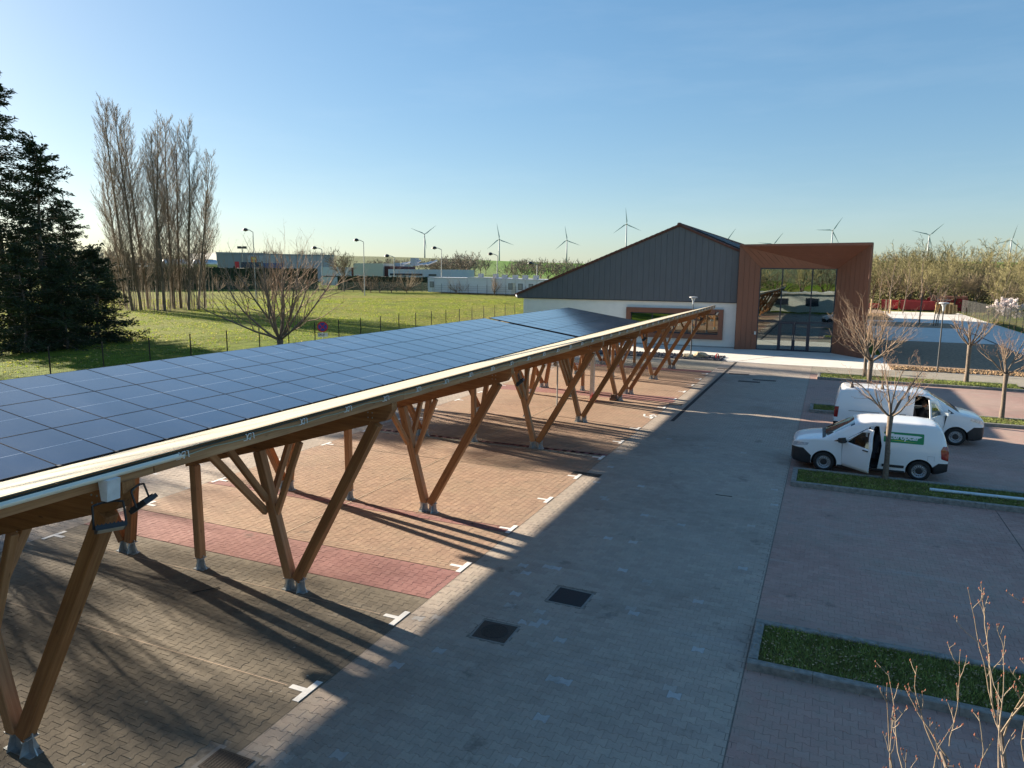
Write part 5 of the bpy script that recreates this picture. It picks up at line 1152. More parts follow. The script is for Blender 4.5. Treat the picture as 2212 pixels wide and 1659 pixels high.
# ------------------------------------------------------------------ trees
BARK = M('grey_bark', (0.16, 0.125, 0.095), 0.9, var=0.4, scale=14, bmp=0.6)
BARK_P = M('poplar_bark', (0.15, 0.12, 0.085), 0.9, var=0.35, scale=3, world_co=True)
TWIG = M('bare_twigs', (0.30, 0.21, 0.14), 0.85, var=0.3, scale=3)
TWIG_P = M('poplar_twigs', (0.225, 0.185, 0.14), 0.9, var=0.35, scale=0.4)
TWIG_W = M('woodland_twigs', (0.215, 0.19, 0.085), 0.9, var=0.45, scale=0.35, world_co=True)
TWIG_W2 = M('woodland_twigs_brown', (0.20, 0.155, 0.095), 0.9, var=0.4, scale=0.35, world_co=True)
BUD = M('red_buds', (0.22, 0.07, 0.04), 0.7, var=0.3)
IVY = M('ivy_green', (0.07, 0.10, 0.02), 0.8, var=0.5, scale=1.0, world_co=True)
NEEDLE = M('spruce_needles', (0.035, 0.052, 0.018), 0.85, var=0.5, scale=1.2, world_co=True)
HEDGE = M('hedge_leaves', (0.022, 0.035, 0.012), 0.9, var=0.6, scale=1.5, world_co=True)
BLOSSOM = M('pale_blossom', (0.78, 0.70, 0.68), 0.8, var=0.15, scale=3)
def tubes(polys, ns=4):
    """list of (points Nx3, radii N) -> verts, faces (n-sided tapering tubes), vectorised per polyline"""
    V = []; F = []; k = 0
    ang = np.arange(ns)*2*math.pi/ns; ca, sa = np.cos(ang), np.sin(ang)
    for P, R in polys:
        P = np.asarray(P); R = np.asarray(R); T = np.gradient(P, axis=0); T /= (np.linalg.norm(T, axis=1, keepdims=True)+1e-9)
        ref = np.array([0, 0, 1.0]) if abs(T[0][2]) < 0.8 else np.array([1.0, 0, 0])
        A = np.cross(T, ref); A /= (np.linalg.norm(A, axis=1, keepdims=True)+1e-9); B_ = np.cross(T, A)
        ring = P[:, None]+R[:, None, None]*(A[:, None]*ca[None, :, None]+B_[:, None]*sa[None, :, None])
        V.append(ring.reshape(-1, 3)); n = len(P)
        for i in range(n-1):
            for j in range(ns):
                a = k+i*ns+j; b_ = k+i*ns+(j+1) % ns; F.append((a, b_, b_+ns, a+ns))
        k += n*ns
    return (np.vstack(V) if V else np.zeros((0, 3))), F
def tmesh(name, polys, mat, ns=4, smooth=True):
    V, F = tubes(polys, ns); me = bpy.data.meshes.new(name); me.from_pydata(V.tolist(), [], F); me.materials.append(mat)
    if smooth: me.polygons.foreach_set('use_smooth', [True]*len(F))
    me.update(); return me
def unit(v): return v/(np.linalg.norm(v)+1e-9)
def grow(rng, out, p, d, L, r, lv, spec):
    """spec[lv]: n, wob, up, kids, k_ang(mean,sd), k_len(lo,hi), start, taper"""
    s = spec[lv]; n = s['n']; P = [p]; R = [r]; q = p.copy(); dd = unit(d)
    for i in range(n):
        dd = unit(dd+rng.normal(0, s['wob'], 3)+np.array([0, 0, s['up']]))
        q = q+dd*(L/n); P.append(q.copy()); R.append(r*(1-(1-s.get('taper', 0.35))*(i+1)/n))
    out[lv].append((np.array(P), np.array(R)))
    if lv+1 < len(spec):
        kn = s['kids']; kn = rng.integers(kn[0], kn[1]+1) if isinstance(kn, tuple) else kn
        for k in range(kn):
            t = s['start']+(1-s['start'])*(k+rng.uniform(0.2, 1))/kn; t = min(t, 0.999); i = min(n-1, int(t*n)); f = t*n-i
            bp = P[i]*(1-f)+P[i+1]*f; tan = unit(P[i+1]-P[i]); a = math.radians(rng.normal(*s['k_ang'])); ax = unit(np.cross(tan, rng.normal(0, 1, 3)))
            nd = tan*math.cos(a)+ax*math.sin(a); kl = L*rng.uniform(*s['k_len'])*(1-0.45*t if s.get('cone', True) else 1)
            grow(rng, out, bp, nd, kl, max(s.get('rmin', 0.004), (R[i]*(1-f)+R[i+1]*f)*s.get('rk', 0.55)), lv+1, spec)
def make_pollard(seed, H=2.0, crown=2.0, spread=1.0, nl=8, tr=0.085, bushy=1.0, buds=True):
    rng = np.random.default_rng(seed)
    tp = [(np.array([[0, 0, 0], [0.01, 0.01, H*0.3], [-0.01, 0.0, H*0.7], [0, 0, H]]), np.array([tr*1.25, tr, tr*0.92, tr*1.15]))]
    spec = [dict(n=7, wob=0.10, up=0.10, kids=(int(4*bushy), int(6*bushy)), k_ang=(38, 12), k_len=(0.5, 0.85), start=0.25, taper=0.35, rk=0.6),
            dict(n=6, wob=0.12, up=0.12, kids=(3, 5), k_ang=(36, 14), k_len=(0.35, 0.7), start=0.2, taper=0.35, rk=0.6, rmin=0.004),
            dict(n=5, wob=0.14, up=0.12, kids=(1, 3), k_ang=(40, 15), k_len=(0.25, 0.5), start=0.2, taper=0.4, rk=0.6, rmin=0.003),
            dict(n=3, wob=0.16, up=0.1, taper=0.6, kids=0, k_ang=(0, 0), k_len=(0, 0), start=0)]
    out = [[] for _ in spec]
    for i in range(nl):
        a = 2*math.pi*(i+rng.uniform(-0.3, 0.3))/nl; el = rng.uniform(0.35, 0.95) if i % 3 else rng.uniform(1.0, 1.4)
        d = np.array([math.cos(a)*math.cos(el)*spread, math.sin(a)*math.cos(el)*spread, math.sin(el)])
        grow(rng, out, np.array([0, 0, H-0.05]), d, crown*rng.uniform(0.65, 1.0), tr*0.42, 0, spec)
    bv = []
    if buds:
        for lv in (1, 2, 3):
            for P, R in out[lv]: bv.append(P[-1])
    return tp, out, bv
def tree_obj(name, label, tp, out, bv, loc, group=None, mt=BARK, mtw=TWIG, rz=0, bud=BUD, bs=0.009, cat='tree', main_ns=6):
    t = thing(name, label, cat, loc, rz, group)
    link('trunk', tmesh('trunk', tp, mt, 10), t)
    link('branches', tmesh('branches', out[0], mt, main_ns), t)
    rest = [p for lv in out[1:] for p in lv]; link('twigs', tmesh('twigs', rest, mtw, 3), t)
    if bv:
        mb = MB()
        for p in bv: s = bs; mb.add([(p[0]+s*.6, p[1], p[2]), (p[0], p[1]+s*.6, p[2]), (p[0]-s*.6, p[1], p[2]), (p[0], p[1]-s*.6, p[2]), (p[0], p[1], p[2]+s*1.6), (p[0], p[1], p[2]-s)], [(0,1,4),(1,2,4),(2,3,4),(3,0,4),(1,0,5),(2,1,5),(3,2,5),(0,3,5)])
        q = link('buds', mb.mesh('buds', bud), t); q['kind'] = 'stuff'
    return t
tree_obj('bare_tree', 'bare round-headed tree in front of the livery van, on its grass island', *make_pollard(3, 1.95, 1.75, 1.15, 8, 0.075, 1.0), (1.86, 23.75, 0.1), 'pollarded trees on the grass islands')
tree_obj('bare_tree', 'densest bare tree, rising behind the farther van', *make_pollard(5, 2.3, 2.6, 1.2, 11, 0.10, 1.5, False), (1.82, 35.5, 0.1), 'pollarded trees on the grass islands')
tree_obj('bare_tree', 'bare tree on the sunlit island, half hidden behind the densest tree', *make_pollard(7, 1.7, 2.2, 1.0, 9, 0.10, 1.2, False), (2.15, 47.6, 0.1), 'pollarded trees on the grass islands')
tree_obj('bare_tree', 'bare tree right of the slim lamp post, on the sunlit island', *make_pollard(11, 2.15, 1.9, 1.25, 9, 0.11, 1.1, False), (7.42, 47.9, 0.1), 'pollarded trees on the grass islands')
tree_obj('bare_tree', 'rightmost bare tree, beyond the nose of the farther van', *make_pollard(13, 1.95, 1.75, 1.25, 8, 0.085, 0.9, True), (7.06, 36.3, 0.1), 'pollarded trees on the grass islands')
# tree just below the viewer: long budded shoots
rng = np.random.default_rng(21); out = [[], [], [], []]
def shoots(base, n, seed, L=(0.9, 1.7), spreadv=0.28, up=1.0):
    r_ = np.random.default_rng(seed); spec = [dict(n=9, wob=0.10, up=0.05, kids=(3, 6), k_ang=(34, 10), k_len=(0.16, 0.38), start=0.15, taper=0.3, rk=0.6, rmin=0.0035), dict(n=5, wob=0.16, up=0.14, kids=(1, 2), k_ang=(38, 15), k_len=(0.25, 0.45), start=0.3, taper=0.5, rk=0.7, rmin=0.003), dict(n=3, wob=0.2, up=0.1, taper=0.7, kids=0, k_ang=(0, 0), k_len=(0, 0), start=0)]
    o_ = [[], [], []]
    for i in range(n):
        d = np.array([r_.normal(0, spreadv), r_.normal(0, spreadv), up]); grow(r_, o_, np.array(base)+r_.normal(0, 0.06, 3), d, r_.uniform(*L), r_.uniform(0.0055, 0.009), 0, spec)
    return o_
tp = [(np.array([[0, 0, 0], [0.02, 0, 1.0], [0, 0.02, 1.9]]), np.array([0.10, 0.085, 0.09]))]
acc = [[], [], []]; limbs = []
for i, (ex, ey, ez, nn) in enumerate(((-0.75, 0.85, 2.35, 3), (-0.45, 1.3, 2.45, 3), (-0.05, 1.45, 2.7, 4), (0.12, 1.1, 2.8, 6), (0.25, 1.5, 2.6, 4), (0.55, 1.2, 2.6, 5), (-0.7, 0.2, 2.4, 4), (0.3, 0.6, 2.7, 4), (-0.2, 0.5, 2.6, 3), (0.9, 0.4, 2.5, 4), (0.5, -0.8, 2.6, 4), (-0.5, -0.7, 2.6, 4))):
    limbs.append((np.array([[0, 0, 1.85], [ex*0.35, ey*0.35, 1.98+0.12*(ez-1.9)], [ex*0.75, ey*0.75, 1.9+(ez-1.9)*0.6], [ex, ey, ez]]), np.array([0.045, 0.034, 0.022, 0.014])))
    o_ = shoots((ex, ey, ez), nn, 40+i, (0.6, 1.2) if i not in (3, 4) else (0.9, 1.5))
    for l in range(3): acc[l] += o_[l]
bv = [P[-1] for l in range(3) for P, R in acc[l]]+[P[int(len(P)*f)] for P, R in acc[0] for f in (0.3, 0.5, 0.7, 0.85)]
SHOOT = M('sunlit_shoots', (0.33, 0.26, 0.185), 0.8, var=0.25, scale=20)
tree_obj('bare_tree', 'budding bare tree top in the lower right corner, lit by the sun', tp, [limbs]+acc, bv, (1.5, 4.85, 0.0), 'pollarded trees on the grass islands', mtw=SHOOT, bs=0.009)
# pruned bush by the fence
def bush(seed, H, spread, nst, name, label, loc, group=None, nf=1.0, lean=0.0, cat='tree', r0=0.06, mtw=TWIG):
    r_ = np.random.default_rng(seed)
    spec = [dict(n=8, wob=0.08, up=0.07, kids=(int(5*nf), int(8*nf)), k_ang=(30, 10), k_len=(0.4, 0.75), start=0.15, taper=0.3, rk=0.55, rmin=0.008), dict(n=6, wob=0.08, up=0.16, kids=(2, 5), k_ang=(30, 12), k_len=(0.35, 0.7), start=0.15, taper=0.35, rk=0.6, rmin=0.006), dict(n=4, wob=0.1, up=0.14, taper=0.5, kids=(0, 1), k_ang=(30, 10), k_len=(0.4, 0.6), start=0.3, rmin=0.005), dict(n=3, wob=0.1, up=0.1, taper=0.5, kids=0, k_ang=(0, 0), k_len=(0, 0), start=0)]
    out = [[] for _ in spec]
    for i in range(nst):
        a = 2*math.pi*(i+r_.uniform(-.3, .3))/nst; el = r_.uniform(0.3, 1.2); d = np.array([math.cos(a)*math.cos(el)*spread, math.sin(a)*math.cos(el)*spread, math.sin(el)])
        grow(r_, out, np.array([0, 0, 0.35]), d, H*r_.uniform(0.6, 1.0), r0, 0, spec)
    tp = [(np.array([[0, 0, -0.1], [0, 0.02, 0.2], [0.02, 0, 0.45]]), np.array([r0*2.6, r0*2.2, r0*2.4]))]
    return tree_obj(name, label, tp, out, [], loc, group, BARK, mtw, cat=cat)
tree_obj('bare_tree', 'wide bare tree with many upright shoots behind the carport, beside the wire fence', *make_pollard(31, 1.75, 4.9, 1.1, 15, 0.15, 1.5, False), (-26.3, 29.6, terrain(-26.3, 29.6)), rz=0.4)
tree_obj('bare_tree', 'bare branches of a low tree at the left edge of the view', *make_pollard(33, 1.9, 3.3, 1.2, 11, 0.10, 1.2, False), (-25.5, 11.6, terrain(-25.5, 11.6)))
# poplars
def make_poplar(seed, H, lean):
    r_ = np.random.default_rng(seed); n = 16; P = []; R = []; d = np.array([lean[0], lean[1], 1.0]); d = unit(d); q = np.zeros(3)
    for i in range(n+1):
        P.append(q.copy()); R.append(0.20*(H/28)*(1-i/n)**0.85+0.018); d = unit(d+r_.normal(0, 0.012, 3)+np.array([0, 0, 0.022])); q = q+d*(H/n)
    P = np.array(P); R = np.array(R); tp = [(P, R)]
    spec = [dict(n=8, wob=0.05, up=0.12, kids=(11, 16), k_ang=(27, 8), k_len=(0.2, 0.45), start=0.12, taper=0.25, rk=0.5, rmin=0.014), dict(n=4, wob=0.06, up=0.12, kids=(3, 5), k_ang=(28, 10), k_len=(0.35, 0.7), start=0.15, taper=0.5, rk=0.7, rmin=0.010), dict(n=2, wob=0.08, up=0.1, taper=0.6, kids=0, k_ang=(0, 0), k_len=(0, 0), start=0)]
    out = [[] for _ in spec]; nb = int(82*H/28)
    for k in range(nb):
        t = 0.08+0.9*(k+r_.uniform(0, 1))/nb; i = min(n-1, int(t*n)); f = t*n-i; p = P[i]*(1-f)+P[i+1]*f; a = r_.uniform(0, 6.28); el = math.radians(r_.uniform(42, 66))
        L = H*(0.30*(1-t)**0.8+0.06)*r_.uniform(0.7, 1.15)
        if t < 0.3: L *= 0.75
        grow(r_, out, p, np.array([math.cos(a)*math.cos(el), math.sin(a)*math.cos(el), math.sin(el)]), L, 0.022+0.024*(1-t), 0, spec)
    for k in range(14):      # suckers round the foot
        a = r_.uniform(0, 6.28); rr = r_.uniform(0.2, 1.6); out[1].append((np.array([[rr*math.cos(a), rr*math.sin(a), 0], [rr*1.1*math.cos(a), rr*1.1*math.sin(a), r_.uniform(1.5, 3)], [rr*1.15*math.cos(a), rr*1.15*math.sin(a), r_.uniform(3.5, 7)]]), np.array([0.03, 0.022, 0.01])))
    return tp, out
def photo_xy(x, D): p = atD(x, 600, D); return float(p[0]), float(p[1])
pop = [(281, 96, 28.0, 231, -0.10), (300, 97, 27.5, 262, -0.05), (316, 99, 26.5, 300, -0.02), (336, 96, 25.5, 340, 0.0), (352, 95, 24, 322, -0.02), (372, 98, 27, 372, 0.01), (386, 99, 25.5, 395, 0.03), (404, 96, 26.0, 415, 0.05), (424, 97, 22.5, 450, 0.09), (270, 100, 21, 225, -0.13), (438, 99, 17, 455, 0.07)]
rx, ry = _rt[0], _rt[1]
for i, (px, D, H, tx, ln) in enumerate(pop):
    x, y = photo_xy(px, D); tp, out = make_poplar(60+i, H*0.83, (rx*ln, ry*ln))
    pos = ['leftmost of the tall ones, leaning out', 'tallest in the middle left', 'third from the left', 'fourth from the left', 'fifth from the left', 'tall, right of the gap', 'second right of the central gap', 'straight tall one near the right side', 'right-leaning one at the right side', 'short outermost left one', 'shortest, at the right end'][i]
    t = thing('poplar_tree', 'bare upright poplar in the row on the lawn, '+pos, 'tree', (x, y, terrain(x, y)-0.05), 0, 'row of bare poplars on the lawn')
    link('trunk', tmesh('trunk', tp, BARK_P, 8), t); link('branches', tmesh('branches', out[0], BARK_P, 4), t); link('twigs', tmesh('twigs', out[1]+out[2], TWIG_P, 3), t)
# spruces
def make_spruce(seed, H, R0, bare=0.0, dens=1.0):
    r_ = np.random.default_rng(seed); n = 14; P = np.array([[0.15*math.sin(i*0.5+seed), 0.1*math.cos(i*0.6), H*i/n] for i in range(n+1)]); Rr = np.array([0.30*(H/20)*(1-i/n)+0.02 for i in range(n+1)])
    br = []; vs = []; fs = []
    z = 0.4
    def sprig(p, d, s, drop):
        """short shoot bristling with needles: a few crossed slivers"""
        d = unit(d); a = unit(np.cross(d, [0, 0, 1.0])+1e-6)
        for k in range(2):
            ph = r_.uniform(0, 3.14); w = unit(a*math.cos(ph)+np.array([0, 0, 1.0])*math.sin(ph))*s*0.13; m = p+d*s*0.45; e = p+d*s+np.array([0, 0, -drop*s*0.3]); j = len(vs)
            vs.extend([p, m+w, e, m-w]); fs.append((j, j+1, j+2, j+3))
    while z < H*0.985:
        t = z/H; R = R0*(1-t)**0.68*r_.uniform(0.75, 1.12)+0.25; nb = int(r_.integers(4, 7)*dens)+1
        for k in range(nb):
            if r_.random() < bare*(1-t): continue
            a = r_.uniform(0, 6.28); L = R*r_.uniform(0.4, 1.2); d = np.array([math.cos(a), math.sin(a), r_.uniform(-0.15, 0.45)-0.1*(1-t)]); z_b = z+r_.uniform(-0.3, 0.3); m = max(4, int(L/0.35)); pts = []; q = np.array([np.interp(z, P[:, 2], P[:, 0]), np.interp(z, P[:, 2], P[:, 1]), z_b]); dd = unit(d)
            for i in range(m+1):
                pts.append(q.copy()); f = i/m; dd = unit(dd+np.array([0, 0, -0.05 if f < 0.5 else 0.07])+r_.normal(0, 0.04, 3)); q = q+dd*L/m
            br.append((np.array(pts), np.linspace(0.045*(1-t)+0.015, 0.008, m+1)))
            for i in range(1, m+1):
                f = i/m
                if f < 0.22: continue
                ns = int(11+6*dens)
                for s in range(ns):
                    u = pts[i-1]+(pts[i]-pts[i-1])*r_.random(); lat = unit(np.cross(dd, [0, 0, 1.0]))*r_.choice([-1, 1])
                    off = lat*r_.uniform(0, 1)*0.55*(1-0.5*f)*min(1.2, L*0.35)+np.array([0, 0, -r_.uniform(-0.1, 0.5)*(1-0.6*t)])
                    dr = unit(dd*0.7+lat*r_.uniform(0, 0.9)+r_.normal(0, 0.35, 3)+np.array([0, 0, -0.35+0.7*f])); sprig(u+off, dr, r_.uniform(0.16, 0.42), 1.0)
        z += 0.36+0.10*r_.random()+0.1*(1-t)
    for k in range(14): sprig(np.array([P[-1][0], P[-1][1], H-0.9+k*0.08]), np.array([r_.normal(0, .4), r_.normal(0, .4), 1]), 0.4, 0)
    me = bpy.data.meshes.new('foliage'); me.from_pydata([tuple(map(float, v)) for v in vs], [], fs); me.materials.append(NEEDLE)
    return (tmesh('trunk', [(P, Rr)], BARK, 10), tmesh('boughs', br, BARK, 3), me)
def spruce(meshes, x, y, label, rz=0, sc_=1.0, group='dark spruces on the lawn'):
    t = thing('spruce_tree', label, 'tree', (x, y, terrain(x, y)-0.05), rz, group); t.scale = (sc_,)*3
    for nm, me in zip(('trunk', 'boughs', 'foliage'), meshes): link(nm, me, t)
    return t
SPA = make_spruce(1, 19.0, 6.0, 0.2, 1.0); SPB = make_spruce(2, 14.0, 5.4, 0.12, 1.1); SPC = make_spruce(4, 8.4, 3.9, 0.0, 1.3)
def place(px, D): x, y = photo_xy(px, D); return x, y
spruce(SPA, *place(12, 64), 'tallest dark spruce, at the left edge of the lawn', 0.3)
spruce(SPB, *place(96, 60), 'medium dark spruce just right of the tallest one', 1.2, 1.0)
spruce(SPB, *place(150, 66), 'dark spruce with its top between the medium and the low one', 2.9, 0.76)
spruce(SPC, *place(205, 60), 'low wide dark spruce at the right end of the group', 0.6, 0.80)
spruce(SPC, *place(45, 55), 'low dark spruce filling the foot of the tallest one', 2.2, 0.8)
spruce(SPC, *place(130, 56), 'low dark spruce in front of the medium one', 4.0, 0.7)
spruce(SPA, -60, 15.0, 'dark spruce standing left of the view, shading the near bays', 2.0, 1.15)
spruce(SPA, -62, 6.5, 'second dark spruce standing left of the view', 1.0, 1.1)
spruce(SPA, -57, -1.0, 'third dark spruce standing left of the view', 4.0, 1.1)
# round-headed bare trees: one kit, reused
def make_broad(seed, H, spread, twig_r=0.02, k1=(6, 9), k2=(5, 8), k3=(3, 5)):
    r_ = np.random.default_rng(seed); th = H*0.28; tp = [(np.array([[0, 0, 0], [0.05, 0, th*0.5], [0, 0.08, th]]), np.array([H*0.022, H*0.018, H*0.017]))]
    spec = [dict(n=7, wob=0.10, up=0.06, kids=k1, k_ang=(38, 12), k_len=(0.4, 0.7), start=0.2, taper=0.3, rk=0.55, rmin=0.03), dict(n=5, wob=0.12, up=0.05, kids=k2, k_ang=(38, 14), k_len=(0.35, 0.65), start=0.15, taper=0.4, rk=0.55, rmin=twig_r), dict(n=4, wob=0.14, up=0.05, kids=k3, k_ang=(38, 14), k_len=(0.35, 0.6), start=0.15, taper=0.5, rk=0.6, rmin=twig_r*0.8), dict(n=2, wob=0.15, up=0.05, taper=0.6, kids=0, k_ang=(0, 0), k_len=(0, 0), start=0)]
    out = [[] for _ in spec]
    for i in range(7):
        a = 2*math.pi*(i+r_.uniform(-.3, .3))/7; el = r_.uniform(0.6, 1.35); d = np.array([math.cos(a)*math.cos(el)*spread, math.sin(a)*math.cos(el)*spread, math.sin(el)])
        grow(r_, out, np.array([0, 0, th*r_.uniform(0.6, 1)]), d, H*0.62*r_.uniform(0.7, 1.05), H*0.010, 0, spec)
    return tp, out
def broad_kit(seed, H, spread, mt, mtw, **k):
    tp, out = make_broad(seed, H, spread, **k); return (tmesh('trunk', tp, mt, 6), tmesh('branches', out[0], mt, 4), tmesh('twigs', out[1]+out[2]+out[3], mtw, 3, False))
KITS = [broad_kit(101, 10, 1.0, BARK, TWIG_W, twig_r=0.022), broad_kit(102, 9, 1.2, BARK, TWIG_W2, twig_r=0.022), broad_kit(103, 11, 0.8, BARK, TWIG_W, twig_r=0.024), broad_kit(104, 8, 1.3, BARK, TWIG_W2, twig_r=0.02, k3=(2, 4))]
def broad(kit, x, y, label, sc_=1.0, rz=0.0, group='bare woodland trees', name='bare_tree', sz=None):
    t = thing(name, label, 'tree', (x, y, terrain(x, y)-0.05), rz, group); t.scale = (sc_, sc_, sz or sc_)
    for nm, me in zip(('trunk', 'branches', 'twigs'), kit): link(nm, me, t)
    return t
R_ = random.Random(9)
# left, off the frame: bare trees whose shadows fall over the near bays
for i, (x, y, s) in enumerate(((-42, 12.5, 1.0), (-47, 17, 1.2), (-39, 8.5, 0.9), (-54, 14.5, 1.25), (-50, 23, 1.0), (-44, 4, 1.1))): broad(KITS[i % 4], x, y, 'bare tree left of the view, casting streaky shadows on the bays', s, i*1.3, 'bare trees left of the view')
for i, (x, y, s) in enumerate(((-61, 16, 2.2), (-66, 8, 2.3), (-58, 2, 2.0), (-70, 20, 2.3), (-52, 9, 1.8))): broad(KITS[(i+1) % 4], x, y, 'large bare tree left of the view, shading the nearest bays', s, i*1.7, 'large bare trees left of the view')
# right-hand woodland behind the yard
wl_lab = ['bare greenish tree in the woodland band right of the brown entrance', 'bare brown tree in the woodland band right of the brown entrance', 'tall bare tree in the woodland band right of the brown entrance', 'low spreading bare tree in the woodland band right of the brown entrance']
k = 0
for row, (D0, s0, n) in enumerate(((150, 0.95, 17), (164, 1.12, 16), (182, 1.3, 15), (205, 1.45, 14), (240, 1.7, 13))):
    for i in range(n):
        px = 1862+(2260-1862)*(i+R_.uniform(-.35, .35))/(n-1); f = (px-1862)/350.0
        D = D0*R_.uniform(0.96, 1.05)-(18 if px > 2140 else 0); x, y = photo_xy(px, D)
        if x > 16.5 and D0 < 160 and px > 2100: pass
        s = s0*R_.uniform(0.8, 1.1)*(1.0-0.22*max(0, f-0.55)/0.45); kk = R_.choice([0, 1, 0, 2, 3]); zone = ['beside the brown entrance', 'behind the left red skips', 'behind the long red skip', 'behind the red shelter', 'behind the blossom tree', 'at the right edge'][min(5, max(0, int((px-1850)/60)))]; rowl = ['front row', 'second row', 'middle row', 'fourth row', 'rearmost row'][row]; broad(KITS[kk], x, y, ['greenish bare tree', 'brownish bare tree', 'tall narrow bare tree', 'low spreading bare tree'][kk]+' in the '+rowl+' of the wood, '+zone, s, R_.uniform(0, 6), 'bare woodland trees', sz=s*R_.uniform(0.85, 1.05)*(0.92 if px < 1910 else 1.0)); k += 1
_r = np.random.default_rng(12); vs = []; fs = []
for _ in range(42000):
    px = _r.uniform(1850, 2275); D = _r.uniform(146, 235)-(14 if px > 2140 else 0); x, y = photo_xy(px, D); hgt = 3.6*(0.5+0.5*math.sin(x*0.5)*math.cos(y*0.37))+1.2; z = _r.uniform(0, 1)**1.3*hgt; s = _r.uniform(0.10, 0.3)
    a = unit(_r.normal(0, 1, 3)); b_ = unit(np.cross(a, _r.normal(0, 1, 3)))*0.5; p = np.array([x, y, z]); j = len(vs); vs += [tuple(p-a*s), tuple(p+b_*s), tuple(p+a*s), tuple(p-b_*s)]; fs.append((j, j+1, j+2, j+3))
_me = bpy.data.meshes.new('undergrowth'); _me.from_pydata(vs, [], fs); _me.materials.append(M('undergrowth', (0.12, 0.115, 0.04), 0.9, var=0.6, scale=0.25, world_co=True)); stuff(link('undergrowth', _me), 'tangled olive brown undergrowth below the bare woodland')
# wood behind camera, for the reflections in the glass
for i in range(12): broad(KITS[i % 4], -22+i*4.2, -20-4*(i % 3), 'bare tree behind the viewer', 1.0, i, 'bare trees behind the viewer')
for i in range(0): spruce(SPC, -22+i*5.5, -13-2*(i % 2), 'dark spruce behind the viewer', i, 0.95, 'dark spruces behind the viewer')
# young trees of the yard
for i, (px, py, h, lb) in enumerate(((2093//1, 0, 0, ''),)): pass
def sapling(x, y, H, seed, label, group='saplings of the yard', lean=0.05, mtw=TWIG):
    r_ = np.random.default_rng(seed); spec = [dict(n=6, wob=0.04, up=0.03, kids=(7, 10), k_ang=(35, 10), k_len=(0.3, 0.5), start=0.3, taper=0.3, rk=0.5, rmin=0.012), dict(n=4, wob=0.08, up=0.08, kids=(2, 3), k_ang=(35, 10), k_len=(0.4, 0.6), start=0.3, taper=0.4, rk=0.7, rmin=0.009), dict(n=2, wob=0.1, up=0.1, taper=0.6, kids=0, k_ang=(0, 0), k_len=(0, 0), start=0)]
    out = [[], [], []]; grow(r_, out, np.zeros(3), np.array([r_.normal(0, lean), r_.normal(0, lean), 1]), H, H*0.012+0.01, 0, spec)
    t = thing('young_tree', label, 'tree', (x, y, 0.0), 0, group); link('trunk', tmesh('trunk', out[0], BARK, 6), t); link('twigs', tmesh('twigs', out[1]+out[2], mtw, 3), t); return t
for i, (px, D, H, lb) in enumerate(((1995, 101, 7.5, 'slender young tree standing in the planting strip of the yard'), (2026, 101, 4.6, 'left of the close-set young stems in the planting strip'), (2031, 101.5, 5.0, 'middle of the close-set young stems in the planting strip'), (2036, 102, 4.4, 'right of the close-set young stems in the planting strip'), (1900, 128, 6.5, 'young tree left on the rough verge, nearest the brown entrance'), (1925, 131, 8.0, 'multi-branched young tree on the rough verge'), (1957, 132, 7.2, 'young tree on the right part of the rough verge'))):
    x, y = photo_xy(px, D); sapling(x, y, H, 200+i, lb, lean=0.07)
# blossom tree behind the mesh fence
x, y = photo_xy(2165, 118)
tp, out = make_broad(120, 3.6, 1.5, 0.012); t = thing('blossom_tree', 'pale pink blossoming tree behind the mesh fence at the right', 'tree', (x+1.0, y, 0), 0)
link('trunk', tmesh('trunk', tp, BARK, 6), t); link('branches', tmesh('branches', out[0], BARK, 4), t); link('twigs', tmesh('twigs', out[1]+out[2], TWIG, 3), t)
r_ = np.random.default_rng(3); vs = []; fs = []
for P, R in out[2]+out[3]:
    for q in P:
        for _ in range(2):
            s = r_.uniform(0.03, 0.06); p = q+r_.normal(0, 0.05, 3); a = unit(r_.normal(0, 1, 3)); b_ = unit(np.cross(a, r_.normal(0, 1, 3))); j = len(vs); vs += [tuple(p-a*s), tuple(p+b_*s), tuple(p+a*s), tuple(p-b_*s)]; fs.append((j, j+1, j+2, j+3))
me = bpy.data.meshes.new('blossom'); me.from_pydata(vs, [], fs); me.materials.append(BLOSSOM); q = link('blossom', me, t); q['kind'] = 'stuff'
# far treelines on the ridge and behind the lots
KF = [broad_kit(140, 10, 1.1, BARK, M('far_twigs', (0.20, 0.17, 0.13), 0.9, var=0.2), twig_r=0.06, k1=(5, 7), k2=(4, 6), k3=(2, 3)), broad_kit(141, 10, 1.3, BARK, M('far_twigs'), twig_r=0.07, k1=(5, 7), k2=(4, 6), k3=(2, 3))]
R_ = random.Random(4)
def farrow(x0, x1, D0, n, s, lab, group, jit=0.06):
    for i in range(n):
        px = x0+(x1-x0)*(i+R_.uniform(-.3, .3))/max(1, n-1); x, y = photo_xy(px, D0*R_.uniform(1-jit, 1+jit)); broad(KF[R_.randrange(2)], x, y, lab+[', left end', ', left part', ', middle', ', right part', ', right end'][min(4, int(5*i/n))], s*R_.uniform(0.75, 1.15), R_.uniform(0, 6), group)
farrow(1118, 1162, 760, 9, 1.25, 'tree of the copse on the green hilltop', 'copse on the hilltop', 0.02)
farrow(935, 1012, 420, 12, 1.5, 'bare tree of the dark band behind the white works', 'bare band behind the works', 0.08)
farrow(960, 1050, 560, 9, 1.6, 'bare tree on the slope above the white works', 'bare trees on the far slope', 0.06)
farrow(800, 935, 640, 14, 1.2, 'small bare tree along the far field edge', 'trees along the far field', 0.12)
farrow(1100, 1240, 260, 11, 0.95, 'bare shrubby tree between the portable cabins and the green hill', 'shrubs behind the cabins', 0.1)
farrow(480, 720, 900, 26, 1.5, 'distant bare tree on the skyline above the warehouse', 'trees on the left skyline', 0.12)
